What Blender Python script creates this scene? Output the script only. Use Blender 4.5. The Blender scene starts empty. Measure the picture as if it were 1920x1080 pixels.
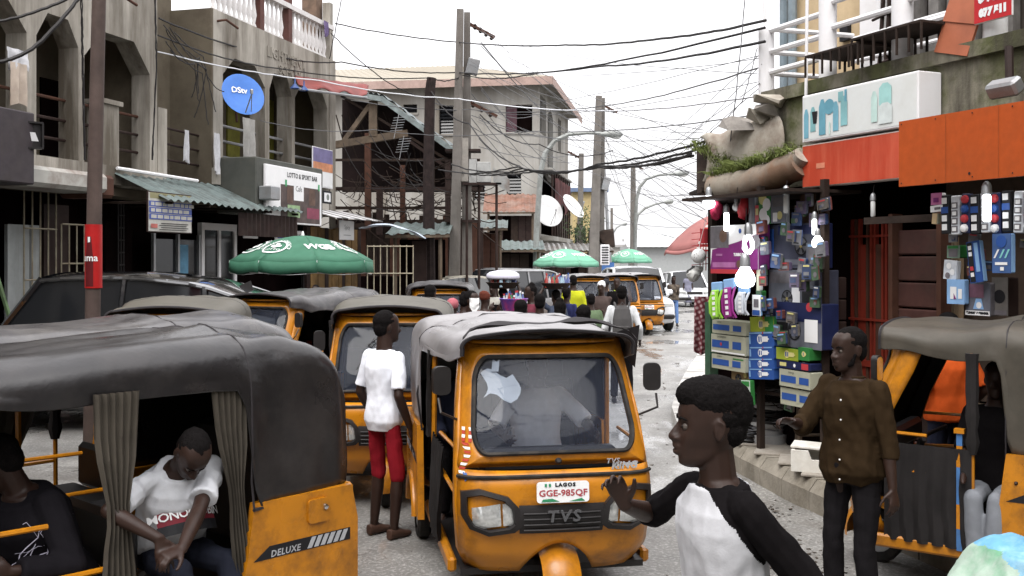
import bpy, bmesh, math, random
import numpy as np
from mathutils import Vector, Matrix, Euler, noise as mnoise
from mathutils.geometry import tessellate_polygon
random.seed(7); np.random.seed(7)
R = math.radians
S = bpy.context.scene
COL = S.collection
# ------------------------------------------------------------------ camera
CAMZ, HZ = 2.2, 488.0
cam = bpy.data.objects.new('camera', bpy.data.cameras.new('camera'))
COL.objects.link(cam); S.camera = cam
cam.location = (0, 0, CAMZ); cam.rotation_euler = (R(90), 0, 0)
cam.data.sensor_width = 36; cam.data.lens = 36
cam.data.shift_y = -(540-HZ)/1920
cam.data.clip_start = 0.05; cam.data.clip_end = 2000
# ------------------------------------------------------------------ world: bright overcast
W = bpy.data.worlds.new('World'); S.world = W; W.use_nodes = True
nt = W.node_tree; nt.nodes.clear()
sky = nt.nodes.new('ShaderNodeTexSky'); sky.sky_type = 'NISHITA'; sky.sun_disc = False
sky.sun_elevation = R(58); sky.sun_rotation = R(150); sky.dust_density = 4; sky.air_density = 1.0; sky.altitude = 10
hs = nt.nodes.new('ShaderNodeHueSaturation'); hs.inputs['Saturation'].default_value = 0.12
mx = nt.nodes.new('ShaderNodeMix'); mx.data_type = 'RGBA'; mx.inputs[0].default_value = 0.62
mx.inputs[7].default_value = (9.6, 9.5, 9.75, 1)                      # cloud layer
bg = nt.nodes.new('ShaderNodeBackground'); bg.inputs[1].default_value = 0.105
wo = nt.nodes.new('ShaderNodeOutputWorld')
nt.links.new(sky.outputs[0], hs.inputs['Color']); nt.links.new(hs.outputs[0], mx.inputs[6])
tcw = nt.nodes.new('ShaderNodeTexCoord'); sx = nt.nodes.new('ShaderNodeSeparateXYZ'); nt.links.new(tcw.outputs['Generated'], sx.inputs[0])
cie = nt.nodes.new('ShaderNodeMapRange'); cie.inputs[1].default_value = 0; cie.inputs[2].default_value = 1; cie.inputs[3].default_value = .72; cie.inputs[4].default_value = 1.75   # standard overcast: zenith about three times the horizon
nt.links.new(sx.outputs[2], cie.inputs[0]); cm = nt.nodes.new('ShaderNodeMix'); cm.data_type = 'RGBA'; cm.blend_type = 'MULTIPLY'; cm.inputs[0].default_value = 1
nt.links.new(mx.outputs[2], cm.inputs[6]); nt.links.new(cie.outputs[0], cm.inputs[7]); nt.links.new(cm.outputs[2], bg.inputs[0]); nt.links.new(bg.outputs[0], wo.inputs[0])
sl = bpy.data.lights.new('sun', 'SUN'); sl.energy = 1.3; sl.angle = R(35); sl.color = (1, .97, .93)
so = bpy.data.objects.new('sun', sl); COL.objects.link(so)
so.rotation_euler = (R(32), 0, R(-30))
S.view_settings.view_transform = 'Standard'; S.view_settings.look = 'None'
S.view_settings.exposure = 1.12; S.view_settings.gamma = 1; S.view_settings.use_curve_mapping = False
try:
    S.cycles.max_bounces = 6; S.cycles.diffuse_bounces = 3; S.cycles.glossy_bounces = 3
    S.cycles.transmission_bounces = 6; S.cycles.transparent_max_bounces = 10
    S.cycles.use_denoising = True; S.cycles.caustics_reflective = False; S.cycles.caustics_refractive = False
    S.cycles.sample_clamp_indirect = 4
except Exception: pass

# ------------------------------------------------------------------ helpers
def Pt(px, py, Y): return Vector(((px-960)/1920*Y, Y, CAMZ+(HZ-py)/1920*Y))
def Gr(px, py):
    Y = 1920*CAMZ/(py-HZ); return Vector(((px-960)/1920*Y, Y, 0))

def nd(t, typ, **kw):
    n = t.nodes.new(typ)
    for k, v in kw.items(): setattr(n, k, v)
    return n
MATS = {}
def mat(key, col, rough=.65, metal=0., var=.18, scale=6., bump=.0, bscale=60., dirt=0., dcol=(.05,.04,.032), dscale=2.5,
        streak=False, dlo=.45, dhi=.66, spec=.25, coat=0., rvar=.0, emit=0., alpha=1., trans=0., col2=None, c2scale=3., c2lo=.45, c2hi=.6, sheen=0.):
    if key in MATS: return MATS[key]
    m = bpy.data.materials.new(key); m.use_nodes = True; MATS[key] = m
    t = m.node_tree; b = t.nodes['Principled BSDF']; L = t.links.new
    b.inputs['Roughness'].default_value = rough; b.inputs['Metallic'].default_value = metal
    b.inputs['Specular IOR Level'].default_value = spec; b.inputs['Coat Weight'].default_value = coat
    b.inputs['Alpha'].default_value = alpha; b.inputs['Transmission Weight'].default_value = trans
    if sheen: b.inputs['Sheen Weight'].default_value = sheen
    c = (*col, 1)
    b.inputs['Base Color'].default_value = c; m.diffuse_color = c
    if emit:
        b.inputs['Emission Color'].default_value = c; b.inputs['Emission Strength'].default_value = emit
    if not (var or dirt or bump or rvar or col2): return m
    tc = nd(t, 'ShaderNodeTexCoord')
    out = None
    def noise(sc, det=4, vec=None, rough_=.6):
        n = nd(t, 'ShaderNodeTexNoise'); n.inputs['Scale'].default_value = sc; n.inputs['Detail'].default_value = det
        n.inputs['Roughness'].default_value = rough_
        L(vec or tc.outputs['Object'], n.inputs['Vector']); return n.outputs['Fac']
    def remap(x, a, b_, lo=0., hi=1.):
        n = nd(t, 'ShaderNodeMapRange'); n.inputs[1].default_value = a; n.inputs[2].default_value = b_
        n.inputs[3].default_value = lo; n.inputs[4].default_value = hi; L(x, n.inputs[0]); return n.outputs[0]
    def mix(f, a, b_, mode='MIX'):
        n = nd(t, 'ShaderNodeMix', data_type='RGBA', blend_type=mode)
        for i, v in ((0, f), (6, a), (7, b_)):
            if hasattr(v, 'links'): L(v, n.inputs[i])
            else: n.inputs[i].default_value = v
        return n.outputs[2]
    vec = None
    if streak:
        mp = nd(t, 'ShaderNodeMapping'); mp.inputs['Scale'].default_value = (1, 1, .12); L(tc.outputs['Object'], mp.inputs[0]); vec = mp.outputs[0]
    cur = c
    if col2:
        cur = mix(remap(noise(c2scale, 5), c2lo, c2hi), cur, (*col2, 1))
    if var:
        v = remap(noise(scale, 5), .3, .7, 1-var, 1+var)
        cc = nd(t, 'ShaderNodeCombineColor'); [L(v, cc.inputs[i]) for i in range(3)]
        cur = mix(1., cur, cc.outputs[0], 'MULTIPLY')
    if dirt:
        d = remap(noise(dscale, 8, vec, .7), dlo, dhi, 0., dirt)
        cur = mix(d, cur, (*dcol, 1))
    if hasattr(cur, 'links'): L(cur, b.inputs['Base Color'])
    if rvar: L(remap(noise(scale*.7, 4), .35, .65, max(.03, rough-rvar), min(1, rough+rvar)), b.inputs['Roughness'])
    if bump:
        bp = nd(t, 'ShaderNodeBump'); bp.inputs['Strength'].default_value = min(1, bump); bp.inputs['Distance'].default_value = .01
        L(noise(bscale, 4), bp.inputs['Height']); L(bp.outputs[0], b.inputs['Normal'])
    return m

class MB:
    """mesh builder: verts, faces, material slots"""
    def __init__(s, M=None): s.v = []; s.f = []; s.mi = []; s.mats = []; s.M = M; s.cur = 0
    def use(s, m):
        if m not in s.mats: s.mats.append(m)
        s.cur = s.mats.index(m); return s
    def add(s, vs, fs, M=None):
        o = len(s.v)
        for p in vs:
            p = Vector(p)
            if M is not None: p = M @ p
            if s.M is not None: p = s.M @ p
            s.v.append(p)
        for f in fs: s.f.append([o+i for i in f]); s.mi.append(s.cur)
        return s
    def box(s, x0, x1, y0, y1, z0, z1, M=None):
        return s.add([(x0,y0,z0),(x1,y0,z0),(x1,y1,z0),(x0,y1,z0),(x0,y0,z1),(x1,y0,z1),(x1,y1,z1),(x0,y1,z1)],
                     [(0,3,2,1),(4,5,6,7),(0,1,5,4),(1,2,6,5),(2,3,7,6),(3,0,4,7)], M)
    def cbox(s, c, d, rot=(0,0,0), bev=0.):
        M = Matrix.Translation(c) @ Euler(rot).to_matrix().to_4x4(); x, y, z = d[0]/2, d[1]/2, d[2]/2
        if not bev: return s.box(-x,x,-y,y,-z,z,M)
        b = bev; pr = []
        for sx in (-1,1):
            for sy in (-1,1):
                for sz in (-1,1):
                    pr += [(sx*x,sy*(y-b),sz*(z-b)),(sx*(x-b),sy*y,sz*(z-b)),(sx*(x-b),sy*(y-b),sz*z)]
        return s.hull(pr, M)
    def hull(s, pts, M=None):
        bm = bmesh.new(); [bm.verts.new(p) for p in pts]
        r = bmesh.ops.convex_hull(bm, input=bm.verts)
        bm.verts.ensure_lookup_table(); bm.verts.index_update()
        s.add([v.co.copy() for v in bm.verts], [[v.index for v in f.verts] for f in bm.faces], M); bm.free(); return s
    def tube(s, pts, r, n=6, closed=False, cap=True):
        pts = [Vector(p) for p in pts]; m = len(pts); rs = r if isinstance(r, (list, tuple)) else [r]*m
        up = None; rings = []; vs = []
        for i, p in enumerate(pts):
            if closed: d = pts[(i+1) % m]-pts[i-1]
            else: d = pts[min(i+1, m-1)]-pts[max(i-1, 0)]
            if d.length < 1e-9: d = Vector((0,0,1))
            d.normalize()
            if up is None: up = d.orthogonal()
            up = up-d*up.dot(d)
            if up.length < 1e-5: up = d.orthogonal()
            up.normalize(); w = d.cross(up)
            vs += [p+(up*math.cos(2*math.pi*k/n)+w*math.sin(2*math.pi*k/n))*rs[i] for k in range(n)]
        fs = []
        for i in range(m if closed else m-1):
            a, b = i*n, ((i+1) % m)*n
            fs += [(a+k, a+(k+1) % n, b+(k+1) % n, b+k) for k in range(n)]
        if cap and not closed: fs += [tuple(range(n-1, -1, -1)), tuple(range((m-1)*n, m*n))]
        return s.add(vs, fs)
    def lathe(s, prof, n=16, M=None, cap=True):
        vs = []; m = len(prof)
        for (r, z) in prof: vs += [(r*math.cos(2*math.pi*k/n), r*math.sin(2*math.pi*k/n), z) for k in range(n)]
        fs = []
        for i in range(m-1):
            a, b = i*n, (i+1)*n
            fs += [(a+k, a+(k+1) % n, b+(k+1) % n, b+k) for k in range(n)]
        if cap: fs += [tuple(range(n-1, -1, -1)), tuple(range((m-1)*n, m*n))]
        return s.add(vs, fs, M)
    def grid(s, nu, nv, fn, cu=False, cv=False):
        vs = [fn(i/(nu if cu else nu-1), j/(nv if cv else nv-1)) for i in range(nu) for j in range(nv)]
        fs = [((i*nv+j), ((i+1) % nu)*nv+j, ((i+1) % nu)*nv+(j+1) % nv, i*nv+(j+1) % nv)
              for i in range(nu if cu else nu-1) for j in range(nv if cv else nv-1)]
        return s.add(vs, fs)
    def prism(s, poly, y0, y1, holes=(), M=None):
        """outline in (x,z), extruded along y, with holes"""
        loops = [list(poly)]+[list(h) for h in holes]
        flat = [p for l in loops for p in l]; n = len(flat)
        tri = tessellate_polygon([[Vector((p[0], p[1], 0)) for p in l] for l in loops])
        vs = [(p[0], y0, p[1]) for p in flat]+[(p[0], y1, p[1]) for p in flat]
        fs = [tuple(t) for t in tri]+[tuple(n+i for i in reversed(t)) for t in tri]
        o = 0
        for l in loops:
            k = len(l); fs += [(o+i, o+(i+1) % k, n+o+(i+1) % k, n+o+i) for i in range(k)]; o += k
        return s.add(vs, fs, M)
    def text(s, string, size, M, ext=.0, spacing=1., shear=0., align='CENTER', bold=0.):
        me = text_mesh(string, size, ext, spacing, shear, align, bold)
        return s.add(me[0], me[1], M)
    def build(s, name, m=None, parent=None, smooth=False, loc=None, kind=None, fixn=True, sub=0):
        me = bpy.data.meshes.new(name)
        me.from_pydata([tuple(p) for p in s.v], [], s.f)
        ms = [m] if m is not None else s.mats
        for x in ms: me.materials.append(x)
        if m is None and len(ms) > 1: me.polygons.foreach_set('material_index', s.mi)
        if fixn:
            bm = bmesh.new(); bm.from_mesh(me); bmesh.ops.recalc_face_normals(bm, faces=bm.faces); bm.to_mesh(me); bm.free()
        me.validate()
        if smooth:
            me.polygons.foreach_set('use_smooth', [True]*len(me.polygons))
            try: me.set_sharp_from_angle(angle=R(smooth if smooth is not True else 40))
            except Exception: pass
        o = bpy.data.objects.new(name, me); COL.objects.link(o)
        if parent is not None: o.parent = parent
        if loc is not None: o.location = loc
        if kind: o['kind'] = kind
        return o
_tx = {}
def text_mesh(string, size, ext, spacing, shear, align, bold):
    k = (string, size, ext, spacing, shear, align, bold)
    if k in _tx: return _tx[k]
    c = bpy.data.curves.new('t', 'FONT'); c.body = string; c.size = size; c.extrude = ext; c.space_character = spacing
    c.shear = shear; c.align_x = align; c.align_y = 'CENTER'; c.resolution_u = 2; c.offset = bold
    o = bpy.data.objects.new('t', c); COL.objects.link(o)
    dg = bpy.context.evaluated_depsgraph_get(); dg.update()
    me = bpy.data.meshes.new_from_object(o.evaluated_get(dg))
    # text lies in xy; stand it up: x->x, y->z, facing -y
    vs = [(v.co.x, -v.co.z, v.co.y) for v in me.vertices]; fs = [tuple(p.vertices) for p in me.polygons]
    bpy.data.objects.remove(o); bpy.data.curves.remove(c); bpy.data.meshes.remove(me)
    _tx[k] = (vs, fs); return _tx[k]
def T(x, y, z): return Matrix.Translation((x, y, z))
def RZ(a): return Matrix.Rotation(a, 4, 'Z')
def RX(a): return Matrix.Rotation(a, 4, 'X')
def RY(a): return Matrix.Rotation(a, 4, 'Y')
def tag(o, label=None, cat=None, group=None, kind=None):
    if label: o['label'] = label
    if cat: o['category'] = cat
    if group: o['group'] = group
    if kind: o['kind'] = kind
    return o
def thing(name, label, cat, loc=(0,0,0), rz=0., group=None):
    o = bpy.data.objects.new(name, None); COL.objects.link(o)
    o.location = loc; o.rotation_euler = (0, 0, rz); o.empty_display_size = .1
    return tag(o, label, cat, group)
def dup(root, loc=None, rz=None, label=None, group=None):
    def cp(o, par):
        c = o.copy(); COL.objects.link(c); c.parent = par
        for ch in kids.get(o, []): cp(ch, c)
        return c
    kids = {}
    stack = [root]
    while stack:
        o = stack.pop(); kids[o] = list(o.children); stack += kids[o]
    r = cp(root, None)
    if loc is not None: r.location = loc
    if rz is not None: r.rotation_euler = (0, 0, rz)
    if label: r['label'] = label
    if group: r['group'] = group
    return r
def rrect(w, h, r, n=5, cx=0., cy=0.):
    out = []
    for (sx, sy, a0) in ((1,1,0),(-1,1,90),(-1,-1,180),(1,-1,270)):
        for k in range(n+1):
            a = R(a0+90*k/n); out.append((cx+sx*(w/2-r)+r*math.cos(a), cy+sy*(h/2-r)+r*math.sin(a)))
    return out
def circ(r, n=16, cx=0., cy=0.): return [(cx+r*math.cos(2*math.pi*k/n), cy+r*math.sin(2*math.pi*k/n)) for k in range(n)]
def sag(a, b, d, n=14, wob=.0):
    a, b = Vector(a), Vector(b); out = []
    for i in range(n+1):
        t = i/n; p = a.lerp(b, t); p.z -= d*4*t*(1-t)
        if wob and 0 < i < n: p += Vector((random.uniform(-wob,wob), random.uniform(-wob,wob), random.uniform(-wob,wob)))
        out.append(p)
    return out
# ------------------------------------------------------------------ materials
GLASS = mat('window_glass', (.012,.013,.015), .08, 0, var=0, spec=.4)
CLEAR = mat('clear_glass', (.9,.95,1), .02, 0, var=0, alpha=.32, spec=.9)
def _wind():
    m = bpy.data.materials.new('windscreen_glass'); m.use_nodes = True; t = m.node_tree; t.nodes.clear()
    o = t.nodes.new('ShaderNodeOutputMaterial'); a = t.nodes.new('ShaderNodeBsdfTransparent'); a.inputs[0].default_value = (.90,.94,1,1)
    g = t.nodes.new('ShaderNodeBsdfGlossy'); g.inputs['Roughness'].default_value = .02
    d = t.nodes.new('ShaderNodeBsdfDiffuse'); d.inputs[0].default_value = (.12,.14,.20,1)
    mm = t.nodes.new('ShaderNodeMixShader'); mm.inputs[0].default_value = .13
    f = t.nodes.new('ShaderNodeFresnel'); f.inputs[0].default_value = 1.30
    m2 = t.nodes.new('ShaderNodeMixShader')
    L = t.links.new
    L(a.outputs[0], mm.inputs[1]); L(d.outputs[0], mm.inputs[2]); L(f.outputs[0], m2.inputs[0]); L(mm.outputs[0], m2.inputs[1]); L(g.outputs[0], m2.inputs[2]); L(m2.outputs[0], o.inputs[0])
    return m
WIND = _wind()
YEL = mat('tricycle_yellow_paint', (.46,.172,.006), .36, 0, var=.14, scale=3, dirt=.75, dcol=(.10,.042,.012), dscale=5, dlo=.47, dhi=.72, spec=.4, coat=.15, rvar=.12, bump=.04, bscale=9)
BLK = mat('black_plastic', (.018,.016,.016), .42, 0, var=.2, scale=10)
RUB = mat('black_rubber', (.014,.013,.013), .75, 0, var=.25, scale=20, dirt=.4, dcol=(.09,.075,.06), dscale=7)
VIN = mat('grey_vinyl', (.026,.023,.025), .34, 0, var=.16, scale=2.5, dirt=.35, dcol=(.17,.155,.14), dscale=3, rvar=.12, bump=.5, bscale=5, spec=.8)
VIND = mat('dark_vinyl', (.025,.022,.024), .55, 0, var=.2, scale=3, bump=.2, bscale=9)
CHR = mat('chrome', (.7,.7,.72), .15, 1, var=0)
STEEL = mat('galvanised_steel', (.34,.35,.36), .45, .7, var=.2, scale=5, dirt=.5, dcol=(.10,.06,.04))
RUST = mat('rusted_iron', (.075,.032,.02), .8, .1, var=.35, scale=5, dirt=.6, dcol=(.04,.025,.02))
WOODD = mat('dark_old_timber', (.024,.015,.011), .85, 0, var=.4, scale=4, bump=.5, bscale=30)
WOOD = mat('weathered_timber', (.10,.074,.052), .8, 0, var=.35, scale=4, streak=True, dirt=.6, bump=.4, bscale=30)
CONC = mat('concrete', (.27,.25,.225), .85, 0, var=.2, scale=3, dirt=.55, dcol=(.10,.085,.07), dscale=2, bump=.5, bscale=40)
POLEC = mat('pole_concrete', (.15,.138,.126), .85, 0, var=.25, scale=2, dirt=.6, dcol=(.075,.06,.05), dscale=2.5, streak=True, bump=.4, bscale=30)
WALLA = mat('cream_render', (.34,.315,.275), .85, 0, var=.16, scale=1.4, streak=True, dirt=.95, dcol=(.085,.07,.052), dscale=1.3, dlo=.40, dhi=.64, bump=.25, bscale=45)
WALLB = mat('shaded_ochre_render', (.12,.10,.072), .85, 0, var=.2, scale=1.2, dirt=.7, dcol=(.07,.055,.04), dscale=1.5, bump=.25, bscale=40)  # ochre darkened to put arch and recess shade into the colour
WALLM = mat('grey_beige_render', (.30,.29,.27), .88, 0, var=.14, scale=.6, streak=True, dirt=.85, dcol=(.15,.13,.105), dscale=.55, dlo=.40, dhi=.66, bump=.15, bscale=20)
WALLD = mat('mossy_concrete', (.20,.185,.14), .9, 0, var=.3, scale=2.5, streak=True, dirt=.9, dcol=(.045,.038,.03), dscale=3.2, bump=.6, bscale=35, col2=(.085,.09,.04), c2scale=2.2)
WALLY = mat('pale_yellow_render', (.55,.42,.26), .8, 0, var=.12, scale=1.5, dirt=.35, dcol=(.3,.21,.12), dscale=2)
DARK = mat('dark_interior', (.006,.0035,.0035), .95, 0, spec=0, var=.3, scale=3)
BROWN = mat('dark_brown_paint', (.022,.011,.009), .7, 0, var=.3, scale=4, dirt=.3)
WHITE = mat('white_paint', (.74,.73,.74), .5, 0, var=.05, scale=3, dirt=.22, dcol=(.4,.36,.31), dscale=3)
WPRINT = mat('white_print', (.72,.72,.72), .6, 0, var=.03)
KPRINT = mat('black_print', (.012,.012,.014), .6, 0, var=0)
ZINC = mat('zinc_sheet', (.30,.30,.29), .45, .55, var=.2, scale=3, dirt=.7, dcol=(.14,.075,.045), dscale=2.5)
ZINCG = mat('green_grey_sheet', (.12,.15,.145), .5, .2, var=.25, scale=3, dirt=.6, dcol=(.05,.045,.04))
REDP = mat('red_paint', (.42,.055,.035), .5, 0, var=.15, scale=3, dirt=.3, dcol=(.2,.04,.03))
def colr(name, c, **k): return mat(name, c, **({'rough': .55, 'var': .08, 'scale': 8} | k))
# ------------------------------------------------------------------ bodies: skinned volumes fused into one surface
_ico = None
class PV:
    """volume primitives fused by a voxel remesh"""
    def __init__(s): s.mb = MB(); s.pr = []
    def ell(s, c, r, M3=None, t=0):
        vs = []; fs = []; n, m = 12, 8; M3 = M3 or Matrix.Identity(3); c = Vector(c)
        for j in range(1, m):
            a = math.pi*j/m
            vs += [c+M3 @ Vector((r[0]*math.sin(a)*math.cos(2*math.pi*k/n), r[1]*math.sin(a)*math.sin(2*math.pi*k/n), r[2]*math.cos(a))) for k in range(n)]
        vs += [c+M3 @ Vector((0,0,r[2])), c-M3 @ Vector((0,0,r[2]))]
        for j in range(m-2): fs += [(j*n+k, j*n+(k+1) % n, (j+1)*n+(k+1) % n, (j+1)*n+k) for k in range(n)]
        a = (m-1)*n
        fs += [(a, (k+1) % n, k) for k in range(n)]+[(a+1, (m-2)*n+k, (m-2)*n+(k+1) % n) for k in range(n)]
        s.mb.add(vs, fs); return s
    def cap(s, a, b, ra, rb=None):
        a, b = Vector(a), Vector(b); rb = ra if rb is None else rb; d = b-a; L = d.length
        if L < 1e-6: d = Vector((0,0,1))
        d.normalize(); pts = []; rs = []
        for k in range(4): q = R(90*(1-k/4)); pts.append(a-d*ra*math.sin(q)); rs.append(max(ra*math.cos(q), 1e-4))
        pts += [a, b]; rs += [ra, rb]
        for k in range(1, 5): q = R(90*k/4); pts.append(b+d*rb*math.sin(q)); rs.append(max(rb*math.cos(q), 1e-4))
        s.mb.tube(pts, rs, 10); return s
    def chain(s, pts, rs):
        for i in range(len(pts)-1): s.cap(pts[i], pts[i+1], rs[i], rs[i+1])
        return s
    def cone(s, pts, rs, n=12): s.mb.tube(pts, list(rs), n); return s
    def loft(s, secs, n=18, p=2.3):
        vs = []; fs = []
        for (c, rx, ry, X, Y) in secs:
            for k in range(n):
                a = 2*math.pi*k/n; ca, sa = math.cos(a), math.sin(a)
                vs.append(Vector(c)+X*(rx*math.copysign(abs(ca)**(2/p), ca))+Y*(ry*math.copysign(abs(sa)**(2/p), sa)))
        for i in range(len(secs)-1):
            a, b = i*n, (i+1)*n
            fs += [(a+k, a+(k+1) % n, b+(k+1) % n, b+k) for k in range(n)]
        fs += [tuple(range(n-1, -1, -1)), tuple(range((len(secs)-1)*n, len(secs)*n))]
        s.mb.add(vs, fs); return s
    def build(s, name, mats, parent, vox, smooth=3, matfn=None, wr=0., wsc=9., wst=(1,1,.45), cut=None, fac=.5):
        me = bpy.data.meshes.new('tmp'); me.from_pydata([tuple(p) for p in s.mb.v], [], s.mb.f)
        o = bpy.data.objects.new('tmp', me); COL.objects.link(o)
        m = o.modifiers.new('r', 'REMESH'); m.mode = 'VOXEL'; m.voxel_size = vox; m.use_smooth_shade = True
        if smooth: m = o.modifiers.new('s', 'SMOOTH'); m.iterations = smooth; m.factor = fac
        dg = bpy.context.evaluated_depsgraph_get(); dg.update()
        out = bpy.data.meshes.new_from_object(o.evaluated_get(dg))
        bpy.data.objects.remove(o); bpy.data.meshes.remove(me)
        out.name = name; out.materials.clear()
        for x in (mats if isinstance(mats, (list, tuple)) else [mats]): out.materials.append(x)
        n = len(out.vertices); co = np.empty(n*3, np.float32); out.vertices.foreach_get('co', co); co = co.reshape(-1, 3)
        if wr:
            no = np.empty(n*3, np.float32); out.vertices.foreach_get('normal', no); no = no.reshape(-1, 3)
            off = random.uniform(0, 50)
            d = np.array([1.1*(.35-abs(mnoise.noise(Vector((c[0]*wsc*.8-off, c[1]*wsc*.8, c[2]*wsc*.55+(c[0]+c[1])*wsc*.4)))))*(wsc < 25)+mnoise.noise(Vector((c[0]*wsc*wst[0]+off, c[1]*wsc*wst[1], c[2]*wsc*wst[2]+c[0]*wsc*.5)))+.5*mnoise.noise(Vector((c[0]*wsc*2.3, c[1]*wsc*2.3+off, c[2]*wsc*1.7))) for c in co], np.float32)
            co = co+no*(d*wr)[:, None]; out.vertices.foreach_set('co', co.ravel().astype(np.float32))
        if matfn is not None:
            k = len(out.polygons); pc = np.empty(k*3, np.float32); out.polygons.foreach_get('center', pc)
            out.polygons.foreach_set('material_index', matfn(pc.reshape(-1, 3)).astype(np.int32))
        out.polygons.foreach_set('use_smooth', [True]*len(out.polygons))
        if cut is not None:
            bm = bmesh.new(); bm.from_mesh(out)
            bmesh.ops.delete(bm, geom=[v for v in bm.verts if cut(v.co)], context='VERTS'); bm.to_mesh(out); bm.free()
        out.update()
        ob = bpy.data.objects.new(name, out); COL.objects.link(ob); ob.parent = parent
        return ob
def V(*a): return Vector(a)
def ik(a, t, l1, l2, hint):
    a, t = Vector(a), Vector(t); d = t-a; L = min(d.length, (l1+l2)*.999); d.normalize(); t = a+d*L
    h = Vector(hint); h = h-d*h.dot(d)
    if h.length < 1e-5: h = d.orthogonal()
    h.normalize(); x = (l1*l1-l2*l2+L*L)/(2*L); y = math.sqrt(max(l1*l1-x*x, 0))
    return a+d*x+h*y, t
def hand(pv, w, d, n, thumb, s=1., curl=(25,30,20), spread=6, point=None):
    """palm, four fingers of different lengths with three bends each, thumb from the side of the palm"""
    d = Vector(d).normalized(); n = Vector(n); n = (n-d*n.dot(d)).normalized(); l = Vector(thumb); l = (l-d*l.dot(d)-n*l.dot(n)).normalized()
    w = Vector(w)
    pv.loft([(w-d*.015*s, .025*s, .019*s, l, n), (w+d*.02*s, .029*s, .018*s, l, n), (w+d*.06*s, .040*s, .017*s, l, n), (w+d*.095*s, .041*s, .013*s, l, n), (w+d*.104*s, .036*s, .009*s, l, n)], 12)
    for i, (o, L, r) in enumerate(((.031,.073,.0088),(.0105,.082,.009),(-.0105,.076,.0086),(-.0305,.060,.0078))):
        c = curl if point is None or i not in point else point[i]
        p = w+d*(.094-.006*abs(i-1))*s+l*o*s; a = 0; dd = (d+l*math.tan(R(spread*(1.4-i)))).normalized()
        pv.cap(p-d*.02*s, p, .009*s, r*1.1*s)
        for q, (sg, cc) in enumerate(zip((.46,.31,.23), c)):
            a += R(cc); dv = dd*math.cos(a)+n*math.sin(a); p2 = p+dv*L*sg*s
            pv.cap(p, p2, r*(1.03-.09*q)*s, r*(.96-.1*q)*s); p = p2
    p = w+d*.022*s+l*.026*s; dv = (l*.75+d*.62+n*.32).normalized()
    p2 = p+dv*.044*s; pv.cap(p, p2, .0145*s, .0115*s); dv = (dv+d*.45+n*.1).normalized(); p3 = p2+dv*.032*s; pv.cap(p2, p3, .0112*s, .0100*s)
    dv = (dv+d*.3).normalized(); pv.cap(p3, p3+dv*.022*s, .0099*s, .0082*s)
SKIN = mat('dark_skin', (.026,.0125,.0085), .5, 0, var=.16, scale=14, spec=.28, rvar=.06, bump=.05, bscale=220)
SKINB = mat('deep_brown_skin', (.058,.031,.021), .47, 0, var=.16, scale=14, spec=.28, rvar=.06, bump=.05, bscale=220)
HAIR = mat('black_hair', (.007,.006,.006), .85, 0, var=.3, scale=60, bump=.6, bscale=120, spec=.05)
EYEW = mat('eye_white', (.085,.07,.06), .35, 0, var=0)
EYEK = mat('eye_iris', (.008,.005,.004), .15, 0, var=0)
HEADP = ((-.119,.066,.020,.016),(-.110,.082,-.004,.034),(-.092,.089,-.035,.047),(-.068,.090,-.066,.056),(-.040,.091,-.084,.0625),(-.010,.089,-.097,.068),(.018,.090,-.104,.072),(.045,.0905,-.107,.0745),(.072,.083,-.104,.073),(.095,.066,-.090,.063),(.112,.040,-.066,.046),(.122,.010,-.038,.022))
def head_prims(pv, c, f, u, l, k, detail, fem=False):
    """head as a lofted egg with a face profile; nose, lips and ears fused on"""
    M = Matrix((l, f, u)).transposed()
    P = lambda a, b, e: c+l*(a*k)+f*(b*k)+u*(e*k)
    n = 26; vs = []; fs = []
    for (z, fr, bk, w) in HEADP:
        cy = bk+(fr-bk)*.46
        for q in range(n):
            a = 2*math.pi*q/n; ca, sa = math.cos(a), math.sin(a); ry = (fr-cy) if sa > 0 else (cy-bk)
            ex = 2/2.35 if sa > 0 else 1.
            vs.append(P(w*math.copysign(abs(ca)**ex, ca), cy+ry*math.copysign(abs(sa)**ex, sa), z))
    for i in range(len(HEADP)-1): fs += [(i*n+q, i*n+(q+1) % n, (i+1)*n+(q+1) % n, (i+1)*n+q) for q in range(n)]
    fs += [tuple(range(n-1, -1, -1)), tuple(range((len(HEADP)-1)*n, len(HEADP)*n))]; pv.mb.add(vs, fs)
    pv.cap(P(0,.085,.008), P(0,.1065,-.030), .0085*k, .0130*k)
    for s in (-1, 1): pv.ell(P(s*.0145,.0955,-.034), (.0115*k,.013*k,.009*k), M)
    for s in (-1, 1):
        Me = M @ Matrix.Rotation(s*R(-18), 3, 'Z'); pv.ell(P(s*.0735,-.014,-.004), (.0075*k,.016*k,.029*k), Me)
        if detail: pv.chain([P(s*.074,-.002,.014), P(s*.080,-.014,.026), P(s*.083,-.029,.016), P(s*.082,-.029,-.006), P(s*.077,-.016,-.030)], [.0042*k,.0048*k,.005*k,.0046*k,.006*k])
    if detail:
        pv.chain([P(-.023,.083,-.059), P(-.009,.0965,-.055), P(.009,.0965,-.055), P(.023,.083,-.059)], [.006*k,.0098*k,.0098*k,.006*k])
        pv.chain([P(-.021,.083,-.0675), P(-.008,.0945,-.0745), P(.008,.0945,-.0745), P(.021,.083,-.0675)], [.006*k,.0105*k,.0105*k,.006*k])
SCULPT = ((.031,.080,.004,.017,-.0085),(.040,.066,-.026,.022,.0035),(.030,.084,.027,.014,.0035),(.0,.09,.028,.013,-.0015),(.055,.035,-.062,.024,-.005),(.062,.045,.040,.020,-.003),(.0,.090,-.0885,.012,-.005),(.0,.088,-.110,.016,.004),(.020,.092,-.046,.010,-.002),(.060,-.005,-.082,.018,.002))
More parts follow.
